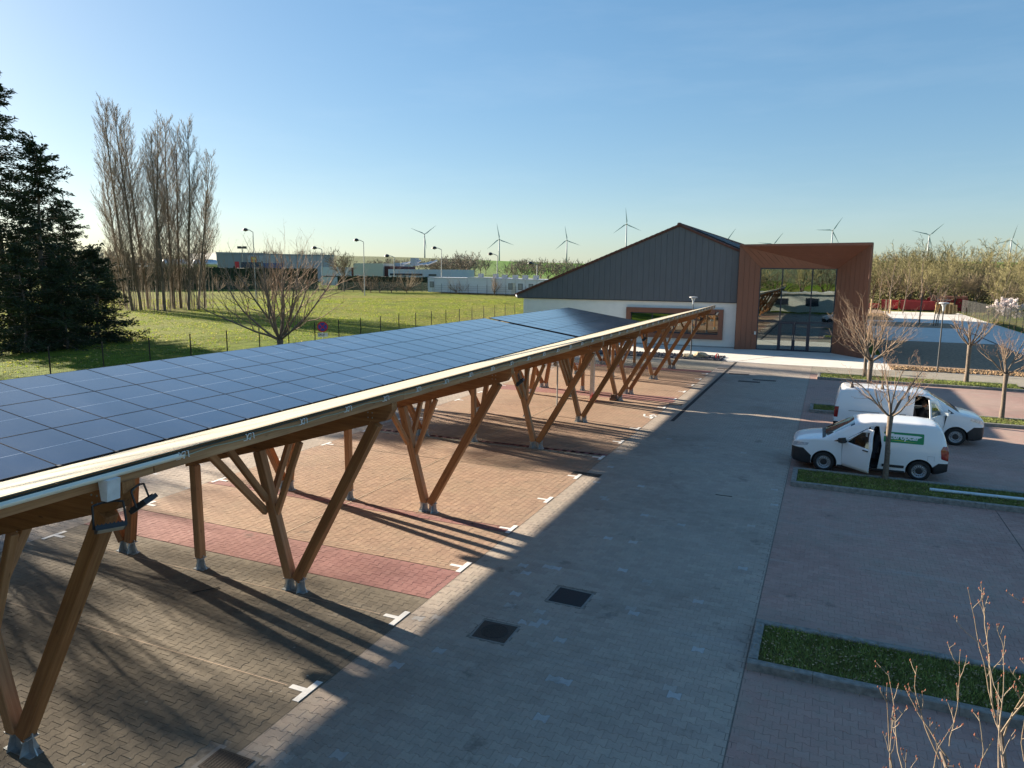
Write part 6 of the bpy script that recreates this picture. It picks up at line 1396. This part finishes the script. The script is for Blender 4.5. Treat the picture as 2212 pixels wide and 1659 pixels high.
farrow(195, 480, 330, 22, 1.35, 'bare tree of the wood behind the poplars', 'bare wood behind the poplars', 0.1)
farrow(-30, 200, 300, 14, 1.3, 'bare tree of the wood behind the spruces', 'bare wood behind the spruces', 0.1)
farrow(2080, 2212, 820, 9, 0.8, 'small tree on the right-hand ridge', 'trees on the right ridge', 0.1)
x, y = photo_xy(1271, 800); broad(KF[0], x, y, 'single round tree on the green hill left of the gable', 0.9, 0.4, 'lone hill tree')
x, y = photo_xy(1224, 790); broad(KF[1], x, y, 'low bush-like tree on the hill between the turbines', 0.7, 1.4, 'lone hill trees')
x, y = photo_xy(742, 150); broad(broad_kit(150, 9.5, 1.1, BARK, TWIG_W2, twig_r=0.03), x, y, 'bare round tree standing left of the white works, in front of the hedge', 1.0, 0.0, 'tree by the works')
x, y = photo_xy(1068, 132); bush(160, 3.0, 0.8, 9, 'bare_bush', 'small bare bush in front of the portable cabins', (x, y, terrain(x, y)), nf=0.8, cat='bush')
x, y = photo_xy(878, 141); b_ = bush(161, 4.2, 1.5, 18, 'round_bush', 'round brown bush beside the left end of the cabins', (x, y, terrain(x, y)), nf=1.2, cat='bush', r0=0.05, mtw=TWIG_W2)
# row of shrubs with pale seed heads along the far fence
SEED = M('seed_heads', (0.55, 0.5, 0.45), 0.9)
for i, px in enumerate((520, 575, 640, 700, 783, 800, 820, 845, 470)):
    x, y = photo_xy(px, 140+i % 3); bush(170+i, 3.0, 1.0, 10, 'bare_bush', 'scrubby bare bush along the far fence, '+['below the middle of the warehouse', 'below the blue trailer', 'below the right end of the warehouse', 'at the end of the long hedge', 'right of the round bare tree, first', 'right of the round bare tree, second', 'left of the street lamp on the works', 'between the lamp and the round bush', 'below the left end of the warehouse'][i], (x, y, terrain(x, y)), 'scrub along the far fence', nf=0.8, cat='bush', r0=0.04)
# ------------------------------------------------------------------ fences, far lots, turbines
FPOST = M('dark_fence', (0.02, 0.022, 0.022), 0.5, 0.2)
def wires(mb, p0, p1, z0, z1, nz, r=0.004, nv=0):
    for k in range(nz):
        f = k/(nz-1); a = (p0[0], p0[1], z0[0]+(z1[0]-z0[0])*f); b_ = (p1[0], p1[1], z0[1]+(z1[1]-z0[1])*f); mb.tube(a, b_, r, n=3, cap=False)
    for k in range(1, nv):
        f = k/nv; x, y = p0[0]+(p1[0]-p0[0])*f, p0[1]+(p1[1]-p0[1])*f; za = z0[0]+(z0[1]-z0[0])*f; zb_ = z1[0]+(z1[1]-z1[0])*f; mb.tube((x, y, za), (x, y, zb_), r*0.8, n=3, cap=False)
def fence(pts, H, label, ph=None, nz=8, nv=24, r=0.004, mat=FPOST, post=0.045, wr=None, gname='mesh_fence'):
    t = thing(gname, label, 'fence', (pts[0][0], pts[0][1], 0))
    for i, (x, y) in enumerate(pts):
        z = terrain(x, y); W(MB().box(x-post/2, x+post/2, y-post/2, y+post/2, z-0.1, z+(ph or H)), 'fence_post', mat, t)
    for (a, b_) in zip(pts[:-1], pts[1:]):
        za, zb_ = terrain(*a), terrain(*b_); mb = MB(); wires(mb, a, b_, (za+0.05, zb_+0.05), (za+H-0.05, zb_+H-0.05), nz, r, nv)
        q = W(mb, 'wire_mesh', wr or mat, t, fix=False)
    return t
fence([(-30.5, 12.6+2.5*k) for k in range(24)], 1.75, 'dark wire mesh fence with posts running along the lawn beyond the carport', 1.95, 10, 26, 0.0035)
# right-hand mesh fence
fp = [(19.5+0.0*k, 60+3.2*k) for k in range(25)]
fence(fp, 2.3, 'dark mesh fence along the right side of the concrete yard', 2.4, 10, 18, 0.012)
# fence and hedge at the back of the lawn
p0 = photo_xy(440, 152); p1 = photo_xy(930, 144); pts = [(p0[0]+(p1[0]-p0[0])*k/26, p0[1]+(p1[1]-p0[1])*k/26) for k in range(27)]
fence(pts, 1.9, 'green wire fence along the back of the lawn', 2.0, 7, 10, 0.02, M('green_fence', (0.05, 0.09, 0.07), 0.6), 0.08)
def hedge(px0, D0, px1, D1, ztop0, ztop1, dep, label, seed):
    a = photo_xy(px0, D0); b_ = photo_xy(px1, D1); L = math.hypot(b_[0]-a[0], b_[1]-a[1]); dx, dy = (b_[0]-a[0])/L, (b_[1]-a[1])/L; nx, ny = -dy, dx
    t = thing('clipped_hedge', label, 'hedge', (a[0], a[1], 0)); n = int(L/1.2); r_ = random.Random(seed); mb = MB()
    V = []; F = []; rows = 6
    for i in range(n+1):
        f = i/n; x, y = a[0]+dx*L*f, a[1]+dy*L*f; z0 = terrain(x, y)-0.2; z1 = ztop0+(ztop1-ztop0)*f
        prof = [(-dep/2, z0), (-dep/2, z0+(z1-z0)*0.35), (-dep/2, z0+(z1-z0)*0.7), (-dep/2, z1), (dep/2, z1), (dep/2, z0)]
        for o_, z in prof: o2 = o_+r_.uniform(-.14, .14); V.append((x+nx*o2, y+ny*o2, z+(r_.uniform(-0.07, 0.07)))); 
    for i in range(n):
        for k in range(5): A_ = i*6+k; F.append((A_, A_+1, A_+7, A_+6))
    me = bpy.data.meshes.new('hedge_body'); me.from_pydata(V, [], F); me.materials.append(HEDGE); link('hedge_body', me, t, mw=Matrix.Identity(4))
    vs = []; fs = []
    for _ in range(int(L*26)):
        f = r_.random(); side = r_.random(); x, y = a[0]+dx*L*f, a[1]+dy*L*f; z0 = terrain(x, y); z1 = ztop0+(ztop1-ztop0)*f
        if side < 0.75: o_ = -dep/2-r_.uniform(0, 0.15); z = r_.uniform(z0, z1)
        else: o_ = r_.uniform(-dep/2, dep/2); z = z1+r_.uniform(0, 0.12)
        p = Vector((x+nx*o_, y+ny*o_, z)); s = r_.uniform(0.1, 0.22); u = Vector((r_.gauss(0, 1), r_.gauss(0, 1), r_.gauss(0, 1))).normalized(); w = u.orthogonal().normalized(); j = len(vs); vs += [p-u*s, p+w*s*0.6, p+u*s, p-w*s*0.6]; fs.append((j, j+1, j+2, j+3))
    me = bpy.data.meshes.new('hedge_leaves'); me.from_pydata([tuple(v) for v in vs], [], fs); me.materials.append(HEDGE); q = link('hedge_leaves', me, t, mw=Matrix.Identity(4)); q['kind'] = 'stuff'
    return t
zt = lambda px, py, D: float(atD(px, py, D)[2])
hedge(225, 160, 684, 168, zt(225, 576, 160), zt(684, 581, 168), 1.6, 'long dark clipped hedge behind the poplars, left part', 1)
hedge(730, 160, 1090, 158, zt(730, 596, 160), zt(1090, 602, 158), 1.6, 'dark clipped hedge in front of the white works and behind the cabins', 2)
hedge(1090, 158, 1170, 162, zt(1090, 600, 158), zt(1170, 602, 162), 1.4, 'end stretch of dark hedge behind the portable cabins', 3) if False else None
# far buildings: built in a frame facing the viewer
def lot(px, D, face=None):
    x, y = photo_xy(px, D); return x, y, (math.atan2(-y, -x)+math.pi/2 if face is None else face)
def frame_of(pxa, Da, pxb, Db):
    a = photo_xy(pxa, Da); b_ = photo_xy(pxb, Db); L = math.hypot(b_[0]-a[0], b_[1]-a[1]); return a, math.atan2(b_[1]-a[1], b_[0]-a[0]), L
def LB(t, mb, name, mat, parent=None): return link(name, fixn(mb.mesh(name, mat)), parent or t)
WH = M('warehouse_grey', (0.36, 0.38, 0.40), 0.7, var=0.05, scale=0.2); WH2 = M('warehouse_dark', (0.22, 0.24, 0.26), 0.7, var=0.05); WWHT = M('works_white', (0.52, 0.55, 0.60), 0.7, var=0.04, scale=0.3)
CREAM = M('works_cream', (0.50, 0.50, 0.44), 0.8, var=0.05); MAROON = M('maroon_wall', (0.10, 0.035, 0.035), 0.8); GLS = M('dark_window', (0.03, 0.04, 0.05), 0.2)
a, an, L = frame_of(470, 262, 723, 275); zb0 = terrain(*a)
t = thing('warehouse', 'long grey flat-roofed warehouse with a small orange sign', 'building', (a[0], a[1], zb0), an); zt0 = zt(600, 549, 268)-zb0
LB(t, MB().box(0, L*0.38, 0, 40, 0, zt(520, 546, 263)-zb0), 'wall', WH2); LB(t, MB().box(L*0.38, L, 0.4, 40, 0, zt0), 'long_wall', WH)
LB(t, MB().box(-0.2, L*0.38, -0.2, 0, zt(520, 546, 263)-zb0-0.5, zt(520, 546, 263)-zb0+0.1).box(L*0.38, L, 0.2, 0.4, zt0-0.3, zt0+0.1), 'parapet', WH2)
LB(t, MB().box(L*0.24, L*0.38, -0.3, -0.0, 3, zt0-0.6), 'sign_panel', WH); so = LB(t, MB().box(L*0.27, L*0.315, -0.45, -0.31, zt0-3.2, zt0-1.0), 'orange_sign', M('orange_sign', (0.75, 0.18, 0.03), 0.5))
LB(t, MB().box(L*0.275, L*0.31, -0.47, -0.455, zt0-2.0, zt0-1.3).box(L*0.283, L*0.302, -0.47, -0.455, zt0-2.9, zt0-2.2), 'yellow_mark', M('yellow_mark', (0.8, 0.6, 0.1), 0.5))
LB(t, MB().box(L*0.13, L*0.175, -0.1, 0.0, 0.4, 5.2), 'dock_door', MAROON)
for k in range(9): LB(t, MB().box(L*(0.42+0.06*k), L*(0.42+0.06*k)+0.1, 0.3, 0.4, 0, zt0-0.3), 'wall_rib', WH2)
# works
a, an, L = frame_of(690, 205, 978, 190); zb0 = terrain(*a); H1 = zt(800, 573, 197)-zb0
t = thing('works_building', 'white and cream works building with pipes on its roof', 'building', (a[0], a[1], zb0), an)
X = lambda px: L*(px-690)/(978-690)
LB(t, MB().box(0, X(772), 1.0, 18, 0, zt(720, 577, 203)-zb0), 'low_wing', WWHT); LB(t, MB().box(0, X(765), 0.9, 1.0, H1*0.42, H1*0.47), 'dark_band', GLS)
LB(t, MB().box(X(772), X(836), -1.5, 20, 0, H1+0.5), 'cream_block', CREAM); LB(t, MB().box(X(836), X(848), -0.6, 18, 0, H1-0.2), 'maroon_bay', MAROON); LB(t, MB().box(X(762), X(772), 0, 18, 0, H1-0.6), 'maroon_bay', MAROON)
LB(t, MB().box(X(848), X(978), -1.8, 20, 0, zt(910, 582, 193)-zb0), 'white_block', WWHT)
LB(t, MB().box(X(852), X(920), -1.95, -1.8, H1*0.53, H1*0.62), 'canopy_band', FRM)
for px in (858, 870): LB(t, MB().box(X(px), X(px+7), -1.86, -1.8, H1*0.1, H1*0.42), 'window', GLS)
for k in range(3): LB(t, MB().box(X(933), X(949), -1.9, -1.8, H1*(0.12+0.2*k), H1*(0.2+0.2*k)), 'louvre', GLS)
LB(t, MB().box(X(776), X(786), -1.6, -1.5, 0, H1*0.55), 'door', WWHT)
mt_ = M('roof_metal', (0.6, 0.6, 0.62), 0.35, 0.7)
for k, px in enumerate((852, 862, 884, 897, 908, 916)): LB(t, MB().tube((X(px), 3, H1+0.3), (X(px)+2.2, 4+k % 2, H1+0.7+0.35*(k % 3)), 0.22, n=8), 'roof_pipe', mt_)
LB(t, MB().box(X(884), X(894), 2, 5, H1, H1+2.0).box(X(850), X(862), 2, 5, H1-0.2, H1+0.7), 'roof_unit', WH)
tag(t, t['label'], 'building')
# portable cabins: separate units
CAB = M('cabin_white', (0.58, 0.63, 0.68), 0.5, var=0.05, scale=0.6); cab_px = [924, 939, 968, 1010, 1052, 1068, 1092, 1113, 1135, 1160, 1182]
for i, (pa, pb) in enumerate(zip(cab_px[:-1], cab_px[1:])):
    Da = 141-(pa-924)*0.055; Db = 141-(pb-924)*0.055; a, an, L = frame_of(pa, Da, pb, Db); z0 = terrain(*a)+0.05; h = 2.75+(0.15 if i in (3, 4) else 0)
    t = thing('portable_cabin', 'pale portable cabin, '+['leftmost one with a window', 'second from the left, behind creepers', 'third from the left', 'wide plain one left of the middle', 'plain one in the middle', 'one just right of the middle', 'one with a door and window right of the middle', 'one with two windows towards the gable', 'one next to the gable roof', 'last one, partly behind the gable roof'][i], 'cabin', (a[0], a[1], z0), an, 'portable cabins beyond the lawn')
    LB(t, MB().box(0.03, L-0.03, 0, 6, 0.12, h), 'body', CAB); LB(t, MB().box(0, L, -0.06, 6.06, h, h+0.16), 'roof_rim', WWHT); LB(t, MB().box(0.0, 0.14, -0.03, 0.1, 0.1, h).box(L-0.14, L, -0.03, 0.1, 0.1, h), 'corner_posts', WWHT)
    if i in (0, 6, 7, 8, 9):
        w = LB(t, MB().box(L*0.3, L*0.3+0.95, -0.05, -0.0, 1.0, 2.1), 'window', FRM); 
        LB(t, MB().box(L*0.3+0.08, L*0.3+0.87, -0.07, -0.05, 1.08, 2.02), 'pane', M('pane_pale', (0.25, 0.28, 0.3), 0.15), w)
    if i in (6,): LB(t, MB().box(L*0.62, L*0.62+0.9, -0.05, 0, 0.15, 2.2), 'door', CREAM)
    if i in (3, 4, 5, 6, 7, 8): LB(t, MB().box(L*0.4, L*0.4+0.8, 1.0, 1.7, h+0.16, h+0.85), 'air_unit', WH)
p0 = photo_xy(935, 137); p1 = photo_xy(1180, 124); pts = [(p0[0]+(p1[0]-p0[0])*k/12, p0[1]+(p1[1]-p0[1])*k/12) for k in range(13)]
fence(pts, 1.6, 'dark wire fence in front of the portable cabins', 1.9, 5, 8, 0.012)
x, y = photo_xy(985, 137.5); bush(190, 2.6, 1.6, 14, 'creeper', 'dark leafless creeper on the fence before the cabins', (x, y, terrain(x, y)), nf=1.0, cat='bush', r0=0.035)
x, y = photo_xy(1000, 137); bush(191, 2.2, 1.7, 12, 'creeper', 'trailing end of the leafless creeper before the cabins', (x, y, terrain(x, y)), nf=1.0, cat='bush', r0=0.03)
# trailers, tanker, cars on the lot behind the hedge
def trailer(px, D, wpx, mat, label, top_py, hgt, cab=False):
    a, an, L = frame_of(px, D, px+wpx, D); z1 = zt(px, top_py, D); t = thing('lorry_trailer', label, 'trailer', (a[0], a[1], z1-hgt), an, 'trailers behind the hedge')
    LB(t, MB().box(0, L, 0, 2.5, 1.1, hgt), 'box_body', mat); LB(t, MB().box(0.2, L-0.2, 0.1, 2.4, 0.8, 1.1), 'chassis', BLK)
    for k in range(4): LB(t, MB().lathe([(0, 0), (0.5, 0), (0.5, 0.3), (0, 0.3)], 14, (L*0.2+1.3*k, 0.0, 0.5), 'y'), 'wheel', TYRE)
    for k in range(int(L/1.2)): LB(t, MB().box(0.6+1.2*k, 0.66+1.2*k, -0.03, 0, 1.15, hgt-0.05), 'rib', mat)
trailer(509, 195, 9, M('red_container', (0.42, 0.02, 0.03), 0.5), 'short dark red container left of the dark trailer', 565, 4.0)
trailer(522, 196, 44, M('navy_tarp', (0.03, 0.045, 0.08), 0.5), 'dark navy curtain-sided trailer behind the hedge', 566, 4.0)
trailer(569, 197, 44, M('blue_tarp', (0.04, 0.09, 0.24), 0.5), 'blue curtain-sided trailer right of the navy one', 568, 3.8)
a, an, L = frame_of(421, 190, 474, 190); z1 = zt(450, 560, 190)
for i, (pa, pb) in enumerate(((352, 408), (418, 472))):
    a, an, L = frame_of(pa, 190, pb, 190); t = thing('tank_trailer', 'shiny silver tank trailer, '+('left one, seen through the poplars' if i == 0 else 'right one with its rounded end towards the red container'), 'trailer', (a[0], a[1], z1-3.6), an, 'tank trailers behind the hedge')
    LB(t, MB().lathe([(0.0, 0), (0.7, 0.1), (1.0, 0.4), (1.0, L-0.4), (0.7, L-0.1), (0.0, L)], 20, (0, 1.2, 2.5), 'x'), 'tank', M('polished_steel', (0.6, 0.62, 0.64), 0.38, 0.7, var=0.03)); LB(t, MB().box(0.4, L-0.4, 0.5, 1.9, 0.9, 1.5), 'chassis', BLK); LB(t, MB().box(1.0, L-1.0, 0.9, 1.5, 3.5, 3.6), 'walkway', ALU)
    for k in range(3): LB(t, MB().lathe([(0, 0), (0.5, 0), (0.5, 0.3), (0, 0.3)], 14, (L*0.6+1.3*k, 0.1, 0.5), 'y'), 'wheel', TYRE)
for i, (px, c) in enumerate(((240, (0.5, 0.5, 0.52)), (262, (0.62, 0.62, 0.63)), (277, (0.3, 0.32, 0.34)), (300, (0.6, 0.6, 0.62)), (322, (0.2, 0.22, 0.25)))):
    a, an, L = frame_of(px, 172, px+16, 172); z1 = zt(px, 568, 172); t = thing('parked_car', ['leftmost pale car beyond the hedge', 'white car beyond the hedge, second from the left', 'grey car beyond the hedge, in the middle', 'silver car beyond the hedge, seen through the poplars', 'dark car beyond the hedge, among the poplar stems'][i], 'car', (a[0], a[1], z1-1.45), an, 'cars parked beyond the hedge')
    LB(t, MB().prism([(0, 0.3), (4.2, 0.3), (4.25, 0.7), (3.9, 0.9), (3.1, 0.98), (2.5, 1.42), (1.0, 1.45), (0.35, 1.0), (0.0, 0.9)], 0, 1.7, 'y'), 'body', M('car_paint_%d' % i, c, 0.3, coat=0.5)); LB(t, MB().prism([(0.6, 1.0), (2.95, 1.0), (2.45, 1.36), (1.05, 1.38)], -0.01, 1.71, 'y'), 'windows', GLS)
    for wx in (0.8, 3.4): LB(t, MB().lathe([(0, 0), (0.32, 0), (0.32, 0.2), (0, 0.2)], 14, (wx, -0.02, 0.32), 'y'), 'wheel', TYRE)
# street lamps
LPM = M('lamp_column', (0.30, 0.32, 0.33), 0.5, 0.5)
def street_lamp(px, py_top, py_base, D, label, twin=False, side=-1):
    x, y = photo_xy(px, D); zt_ = zt(px, py_top, D); z0 = terrain(x, y); h = zt_-z0; an = math.atan2(_rt[1], _rt[0])
    t = thing('street_lamp', label, 'street lamp', (x, y, z0), an, 'tall street lamps beyond the lawn')
    link('pole', MB().tube((0, 0, 0), (0, 0, h-0.3), 0.11*D/150, 0.07*D/150, 8).mesh('pole', LPM), t)
    if twin: link('lamp_head', MB().box(-1.3, -0.2, -0.3, 0.3, h-0.7, h).box(0.2, 1.3, -0.3, 0.3, h-0.7, h).box(-0.2, 0.2, -0.1, 0.1, h-0.4, h-0.2).mesh('lamp_head', BLK), t)
    else:
        k = D/110; link('arm', MB().path([(0, 0, h-0.3), (side*0.5*k, 0, h), (side*0.9*k, 0, h+0.05)], 0.05*k, 5).mesh('arm', LPM), t)
        link('lamp_head', MB().lathe([(0.0, 0.28*k), (0.25*k, 0.2*k), (0.40*k, 0.0), (0.42*k, -0.05*k), (0.0, -0.22*k)], 14, (side*1.05*k, 0, h+0.0)).mesh('lamp_head', BLK), t)
for a_ in ((551, 497, 590, 108, 'tall street lamp, the nearest and leftmost, above the trailers'), (787, 519, 600, 128, 'tall street lamp right of the bare round tree'), (954, 536, 604, 140, 'street lamp rising behind the round bush'), (1074, 549, 604, 150, 'street lamp above the left part of the cabins'), (697, 536, 590, 190, 'slim double-headed mast by the warehouse end'), (1160, 569, 602, 175, 'small street lamp before the green hill'), (852, 553, 590, 185, 'far street lamp over the white works')):
    street_lamp(a_[0], a_[1], a_[2], a_[3], a_[4])
street_lamp(526, 532, 580, 230, 'short mast with two dark floodlight heads over the warehouse', True)
# wind turbines
TW = M('turbine_white', (0.40, 0.43, 0.46), 0.6, var=0.02)
def blade_mesh(R):
    mb = MB(); st = [(0.0, 0.9, 0.9, 0), (0.04, 1.0, 0.8, 0.1), (0.18, 2.3, 0.5, 0.35), (0.45, 1.5, 0.3, 0.2), (0.8, 0.8, 0.16, 0.1), (1.0, 0.15, 0.05, 0)]
    V = []; k_ = R/42
    for f, c, th, off in st: 
        for a_, b_ in ((-0.5, 0), (0, 0.5), (0.5, 0), (0, -0.5)): V.append(((a_*c+off*c)*k_*1.25, b_*th*k_, f*R))
    F = [tuple(i*4+j for j in (0, 1, 2, 3)) for i in (0, 5)]+[(i*4+j, i*4+(j+1) % 4, i*4+4+(j+1) % 4, i*4+4+j) for i in range(5) for j in range(4)]
    mb.add(V, F); return fixn(mb.mesh('blade', TW))
BL = blade_mesh(45.0)
def turbine(px, py, blade_px, angs, label, base=None, tw=1.0):
    D = 45.0*F_PX/blade_px*1.02; x, y = photo_xy(px, D); zh = zt(px, py, D); zg = min(terrain(x, y), zh-75); fa_ = math.atan2(-x, y)
    t = thing('wind_turbine', label, 'wind turbine', (x, y, zg), fa_, 'white wind turbines on the horizon'); h = zh-zg
    link('tower', MB().tube((0, 0, 0), (0, 0, h-1.5), 2.6*tw, 1.5*tw, 14).mesh('tower', TW, True), t)
    link('nacelle', fixn(MB().box(-1.8, 1.8, -2.5, 8, h-2.0, h+2.0).mesh('nacelle', TW)), t)
    link('hub', MB().lathe([(0, -4.6), (1.2, -4.2), (1.9, -2.6), (0, -2.5)], 12, (0, 0, h), 'y').mesh('hub', TW), t)
    for a_ in angs:
        o = link('blade', BL, t, loc=(0, -3.4, h)); o.rotation_euler = (0, math.radians(a_), 0)
T3 = lambda a_: (a_, a_+120, a_+240)
for px, py, bp, a0, lb in ((918, 506, 31.5, 53, 'wind turbine with its blades in a wide V, left of the others'), (1078, 517, 34, -9, 'wind turbine above the left of the green hill, one blade nearly upright'), (1223, 519, 31.5, -9, 'wind turbine above the hill left of the gable, one blade upright'), (1350, 484, 34, -5, 'highest wind turbine, just left of the gable peak'), (1791, 498, 31, 33, 'wind turbine above the brown entrance'), (1999, 508, 31, 47, 'wind turbine above the woodland on the right'), (2176, 519, 28.5, 14, 'rightmost wind turbine above the ridge'), (1666, 528, 30, 37, 'wind turbine mostly hidden behind the brown roof edge, one blade showing'), (1565, 520, 31, 35, 'wind turbine behind the gable roof, only one blade tip showing')):
    turbine(px, py, bp, T3(a0), lb)
for i, (px, py, bp, a0) in enumerate(((854, 568, 0, 0),)): pass
for px, py, bp, a0, lb in ((836, 562, 6.5, 20, 'tiny turbine left of the works'), (926-7, 0, 0, 0, ''), (933, 563, 6.2, 10, 'tiny turbine right of the big V-bladed one'), (858+56, 0, 0, 0, ''), (945, 566, 6, 40, 'tiny turbine over the dark tree band, right one'), (1052, 563, 8, 30, 'tiny turbine left of the copse'), (1157+0, 563, 7, 15, 'tiny turbine behind the copse'), (855, 561, 6, 50, 'tiny turbine over the works roof'), (1103, 564, 7, 25, 'tiny turbine between the big turbine and the copse'), (1020, 561, 7.5, 5, 'tiny turbine over the tree band, centre')):
    if bp: turbine(px, py, bp, T3(a0), lb, tw=1.3)
# red skips and shelter, pallets beyond the yard
RED = M('skip_red', (0.36, 0.025, 0.03), 0.55, var=0.12, scale=1.0); RED2 = M('shelter_red', (0.40, 0.02, 0.03), 0.6)
def skip(pa, pb, D, ytop, label, h=None):
    a, an, L = frame_of(pa, D, pb, D); z1 = zt((pa+pb)/2, ytop, D); h = z1; t = thing('red_skip', label, 'skip', (a[0], a[1], 0), an, 'red skips beyond the yard')
    LB(t, MB().box(0, L, 0, 2.3, 0.25, h), 'bin', RED); LB(t, MB().box(-0.06, L+0.06, -0.06, 0.0, h-0.12, h+0.04).box(-0.06, L+0.06, 2.3, 2.36, h-0.12, h+0.04), 'rim', RED)
    for k in range(int(L/0.9)): LB(t, MB().box(0.4+0.9*k, 0.5+0.9*k, -0.07, 0, 0.25, h-0.1), 'rib', RED)
    LB(t, MB().box(0.1, L-0.1, 0.2, 2.1, 0.0, 0.25), 'skid', BLK)
skip(1878, 1905, 143, 657, 'dark red skip nearest the brown entrance'); skip(1909, 1946, 143, 649, 'red skip behind the young trees, left of the long one'); skip(1951, 2026, 141, 651, 'long red skip in the middle beyond the yard'); skip(1948, 2010, 147, 648, 'red skip behind the long one')
a, an, L = frame_of(2008, 147, 2096, 147); z1 = zt(2050, 640, 147)
t = thing('red_shelter', 'red open-ended container shelter with pale roof edge', 'shelter', (a[0], a[1], 0), an)
LB(t, MB().box(0, L, 0, 3.0, 0, z1-0.35), 'body', RED2); LB(t, MB().prism([(0, 0), (0.5, 0.35), (L-0.3, 0.35), (L, 0)] and [(0, z1-0.35), (L, z1-0.35), (L-0.1, z1), (0.5, z1)], -0.1, 3.1, 'y'), 'roof', M('pale_red_roof', (0.50, 0.22, 0.16), 0.6))
LB(t, MB().box(L*0.06, L*0.07+0.5, -0.04, 0, 0.4, z1-0.6), 'end_arch', RED)
q = link('lettering', text_mesh('lettering', 'le radar', 0.75, WHITE, 0.01, 0.1), t, loc=(L*0.42, -0.05, 1.9)); q.rotation_euler = (math.pi/2, 0, 0)
PAL = M('pallet_wood', (0.50, 0.36, 0.18), 0.85, var=0.3, scale=5)
def pallet_stack(px, D, n, label, rz=0):
    x, y = photo_xy(px, D); t = thing('pallet_stack', label, 'pallets', (x, y, 0), rz, 'pallet stacks beyond the yard')
    pm = MB()
    for k in range(5): pm.box(-0.6, 0.6, -0.5+k*0.22, -0.4+k*0.22, 0.12, 0.145)
    for k in (-0.5, -0.05, 0.4): pm.box(-0.6, 0.6, k, k+0.1, 0.0, 0.02); pm.box(-0.6, -0.46, k, k+0.1, 0.02, 0.12); pm.box(-0.07, 0.07, k, k+0.1, 0.02, 0.12); pm.box(0.46, 0.6, k, k+0.1, 0.02, 0.12)
    me = pm.mesh('pallet', PAL)
    for i in range(n): o = link('pallet', me, t, loc=(0.02*(i % 2), 0.015*(i % 3), i*0.148)); o.rotation_euler[2] = 0.02*(i % 3)
for i, px in enumerate((2037, 2045, 2054, 2062)): pallet_stack(px, 133.5, [12, 11, 12, 10][i], ['leftmost pallet stack by the mesh fence', 'second pallet stack by the mesh fence', 'third pallet stack by the mesh fence', 'rightmost pallet stack by the mesh fence'][i], 0.1*i)
for i, (px, D) in enumerate(((1887, 127), (1919, 128), (1929, 128.5))):
    x, y = photo_xy(px, D); tag(W(MB().tube((x, y, 0), (x, y, 2.3), 0.10, 0.09, 8), 'tree_stake', M('pale_stake', (0.55, 0.40, 0.22), 0.8)), ['pale round stake on the verge beside the brown entrance', 'left of the paired pale stakes on the verge', 'right of the paired pale stakes on the verge'][i], 'stake', 'pale stakes on the verge')
# no-stopping sign
x, y = -28.6, 36.0; z0 = terrain(x, y)
t = thing('no_stopping_sign', 'round blue and red no-stopping sign with a small white plate', 'road sign', (x, y, z0), math.atan2(-x, y)*1.0); zc = zt(695, 706, math.hypot(x, y))-z0
link('pole', MB().tube((0, 0.03, 0), (0, 0.03, zc+0.3), 0.03, n=8).mesh('pole', GALV), t)
def disc(r0, r1, y0, mat, nm): link(nm, fixn(MB().lathe([(r0, y0), (r1, y0), (r1, y0+0.01), (r0, y0+0.01)] if r0 else [(0, y0), (r1, y0), (r1, y0+0.012), (0, y0+0.012)], 28, (0, 0, zc), 'y').mesh(nm, mat)), t)
disc(0, 0.32, 0.0, M('sign_blue', (0.02, 0.06, 0.35), 0.4), 'sign_disc'); disc(0.26, 0.325, -0.006, M('sign_red', (0.6, 0.02, 0.02), 0.4), 'sign_rim')
for s in (-1, 1): link('sign_bar', MB().bar((-0.19*s, -0.008, zc-0.19), (0.19*s, -0.008, zc+0.19), 0.05, 0.006, side=(1, 0, -s)).mesh('sign_bar', M('sign_red')), t)
link('plate', MB().box(-0.3, 0.3, -0.01, 0.0, zc-0.62, zc-0.38).mesh('plate', WHITE), t)
q = link('lettering', text_mesh('lettering', 'SAUF', 0.17, BLK, 0.001, 0, 0.003), t, loc=(-0.07, -0.013, zc-0.5)); q.rotation_euler = (math.pi/2, 0, 0)
# pale pipe lying on the island
pw = W(MB().tube((2.95, 22.95, 0.15), (9.5, 23.1, 0.15), 0.045, n=12), 'plastic_pipe', M('pale_blue_pipe', (0.55, 0.66, 0.72), 0.4, var=0.03)); tag(pw, 'long pale blue plastic pipe lying on the grass island', 'pipe')
# small sticks on the pavers
ST = M('dark_stick', (0.03, 0.025, 0.02), 0.9)
for i, (a, b_, c, lb) in enumerate((((-10.9, 9.55), (-10.75, 9.75), (-10.62, 9.95), 'thin dark stick on the brown bays left of the first posts'), ((-2.6, 20.3), (-2.4, 20.28), (-2.15, 20.3), 'short dark twig on the shaded aisle pavers'))):
    tag(W(MB().path([(a[0], a[1], 0.012), (b_[0], b_[1], 0.014), (c[0], c[1], 0.01)], 0.009, 5), 'stick', ST, fix=False), lb, 'stick')
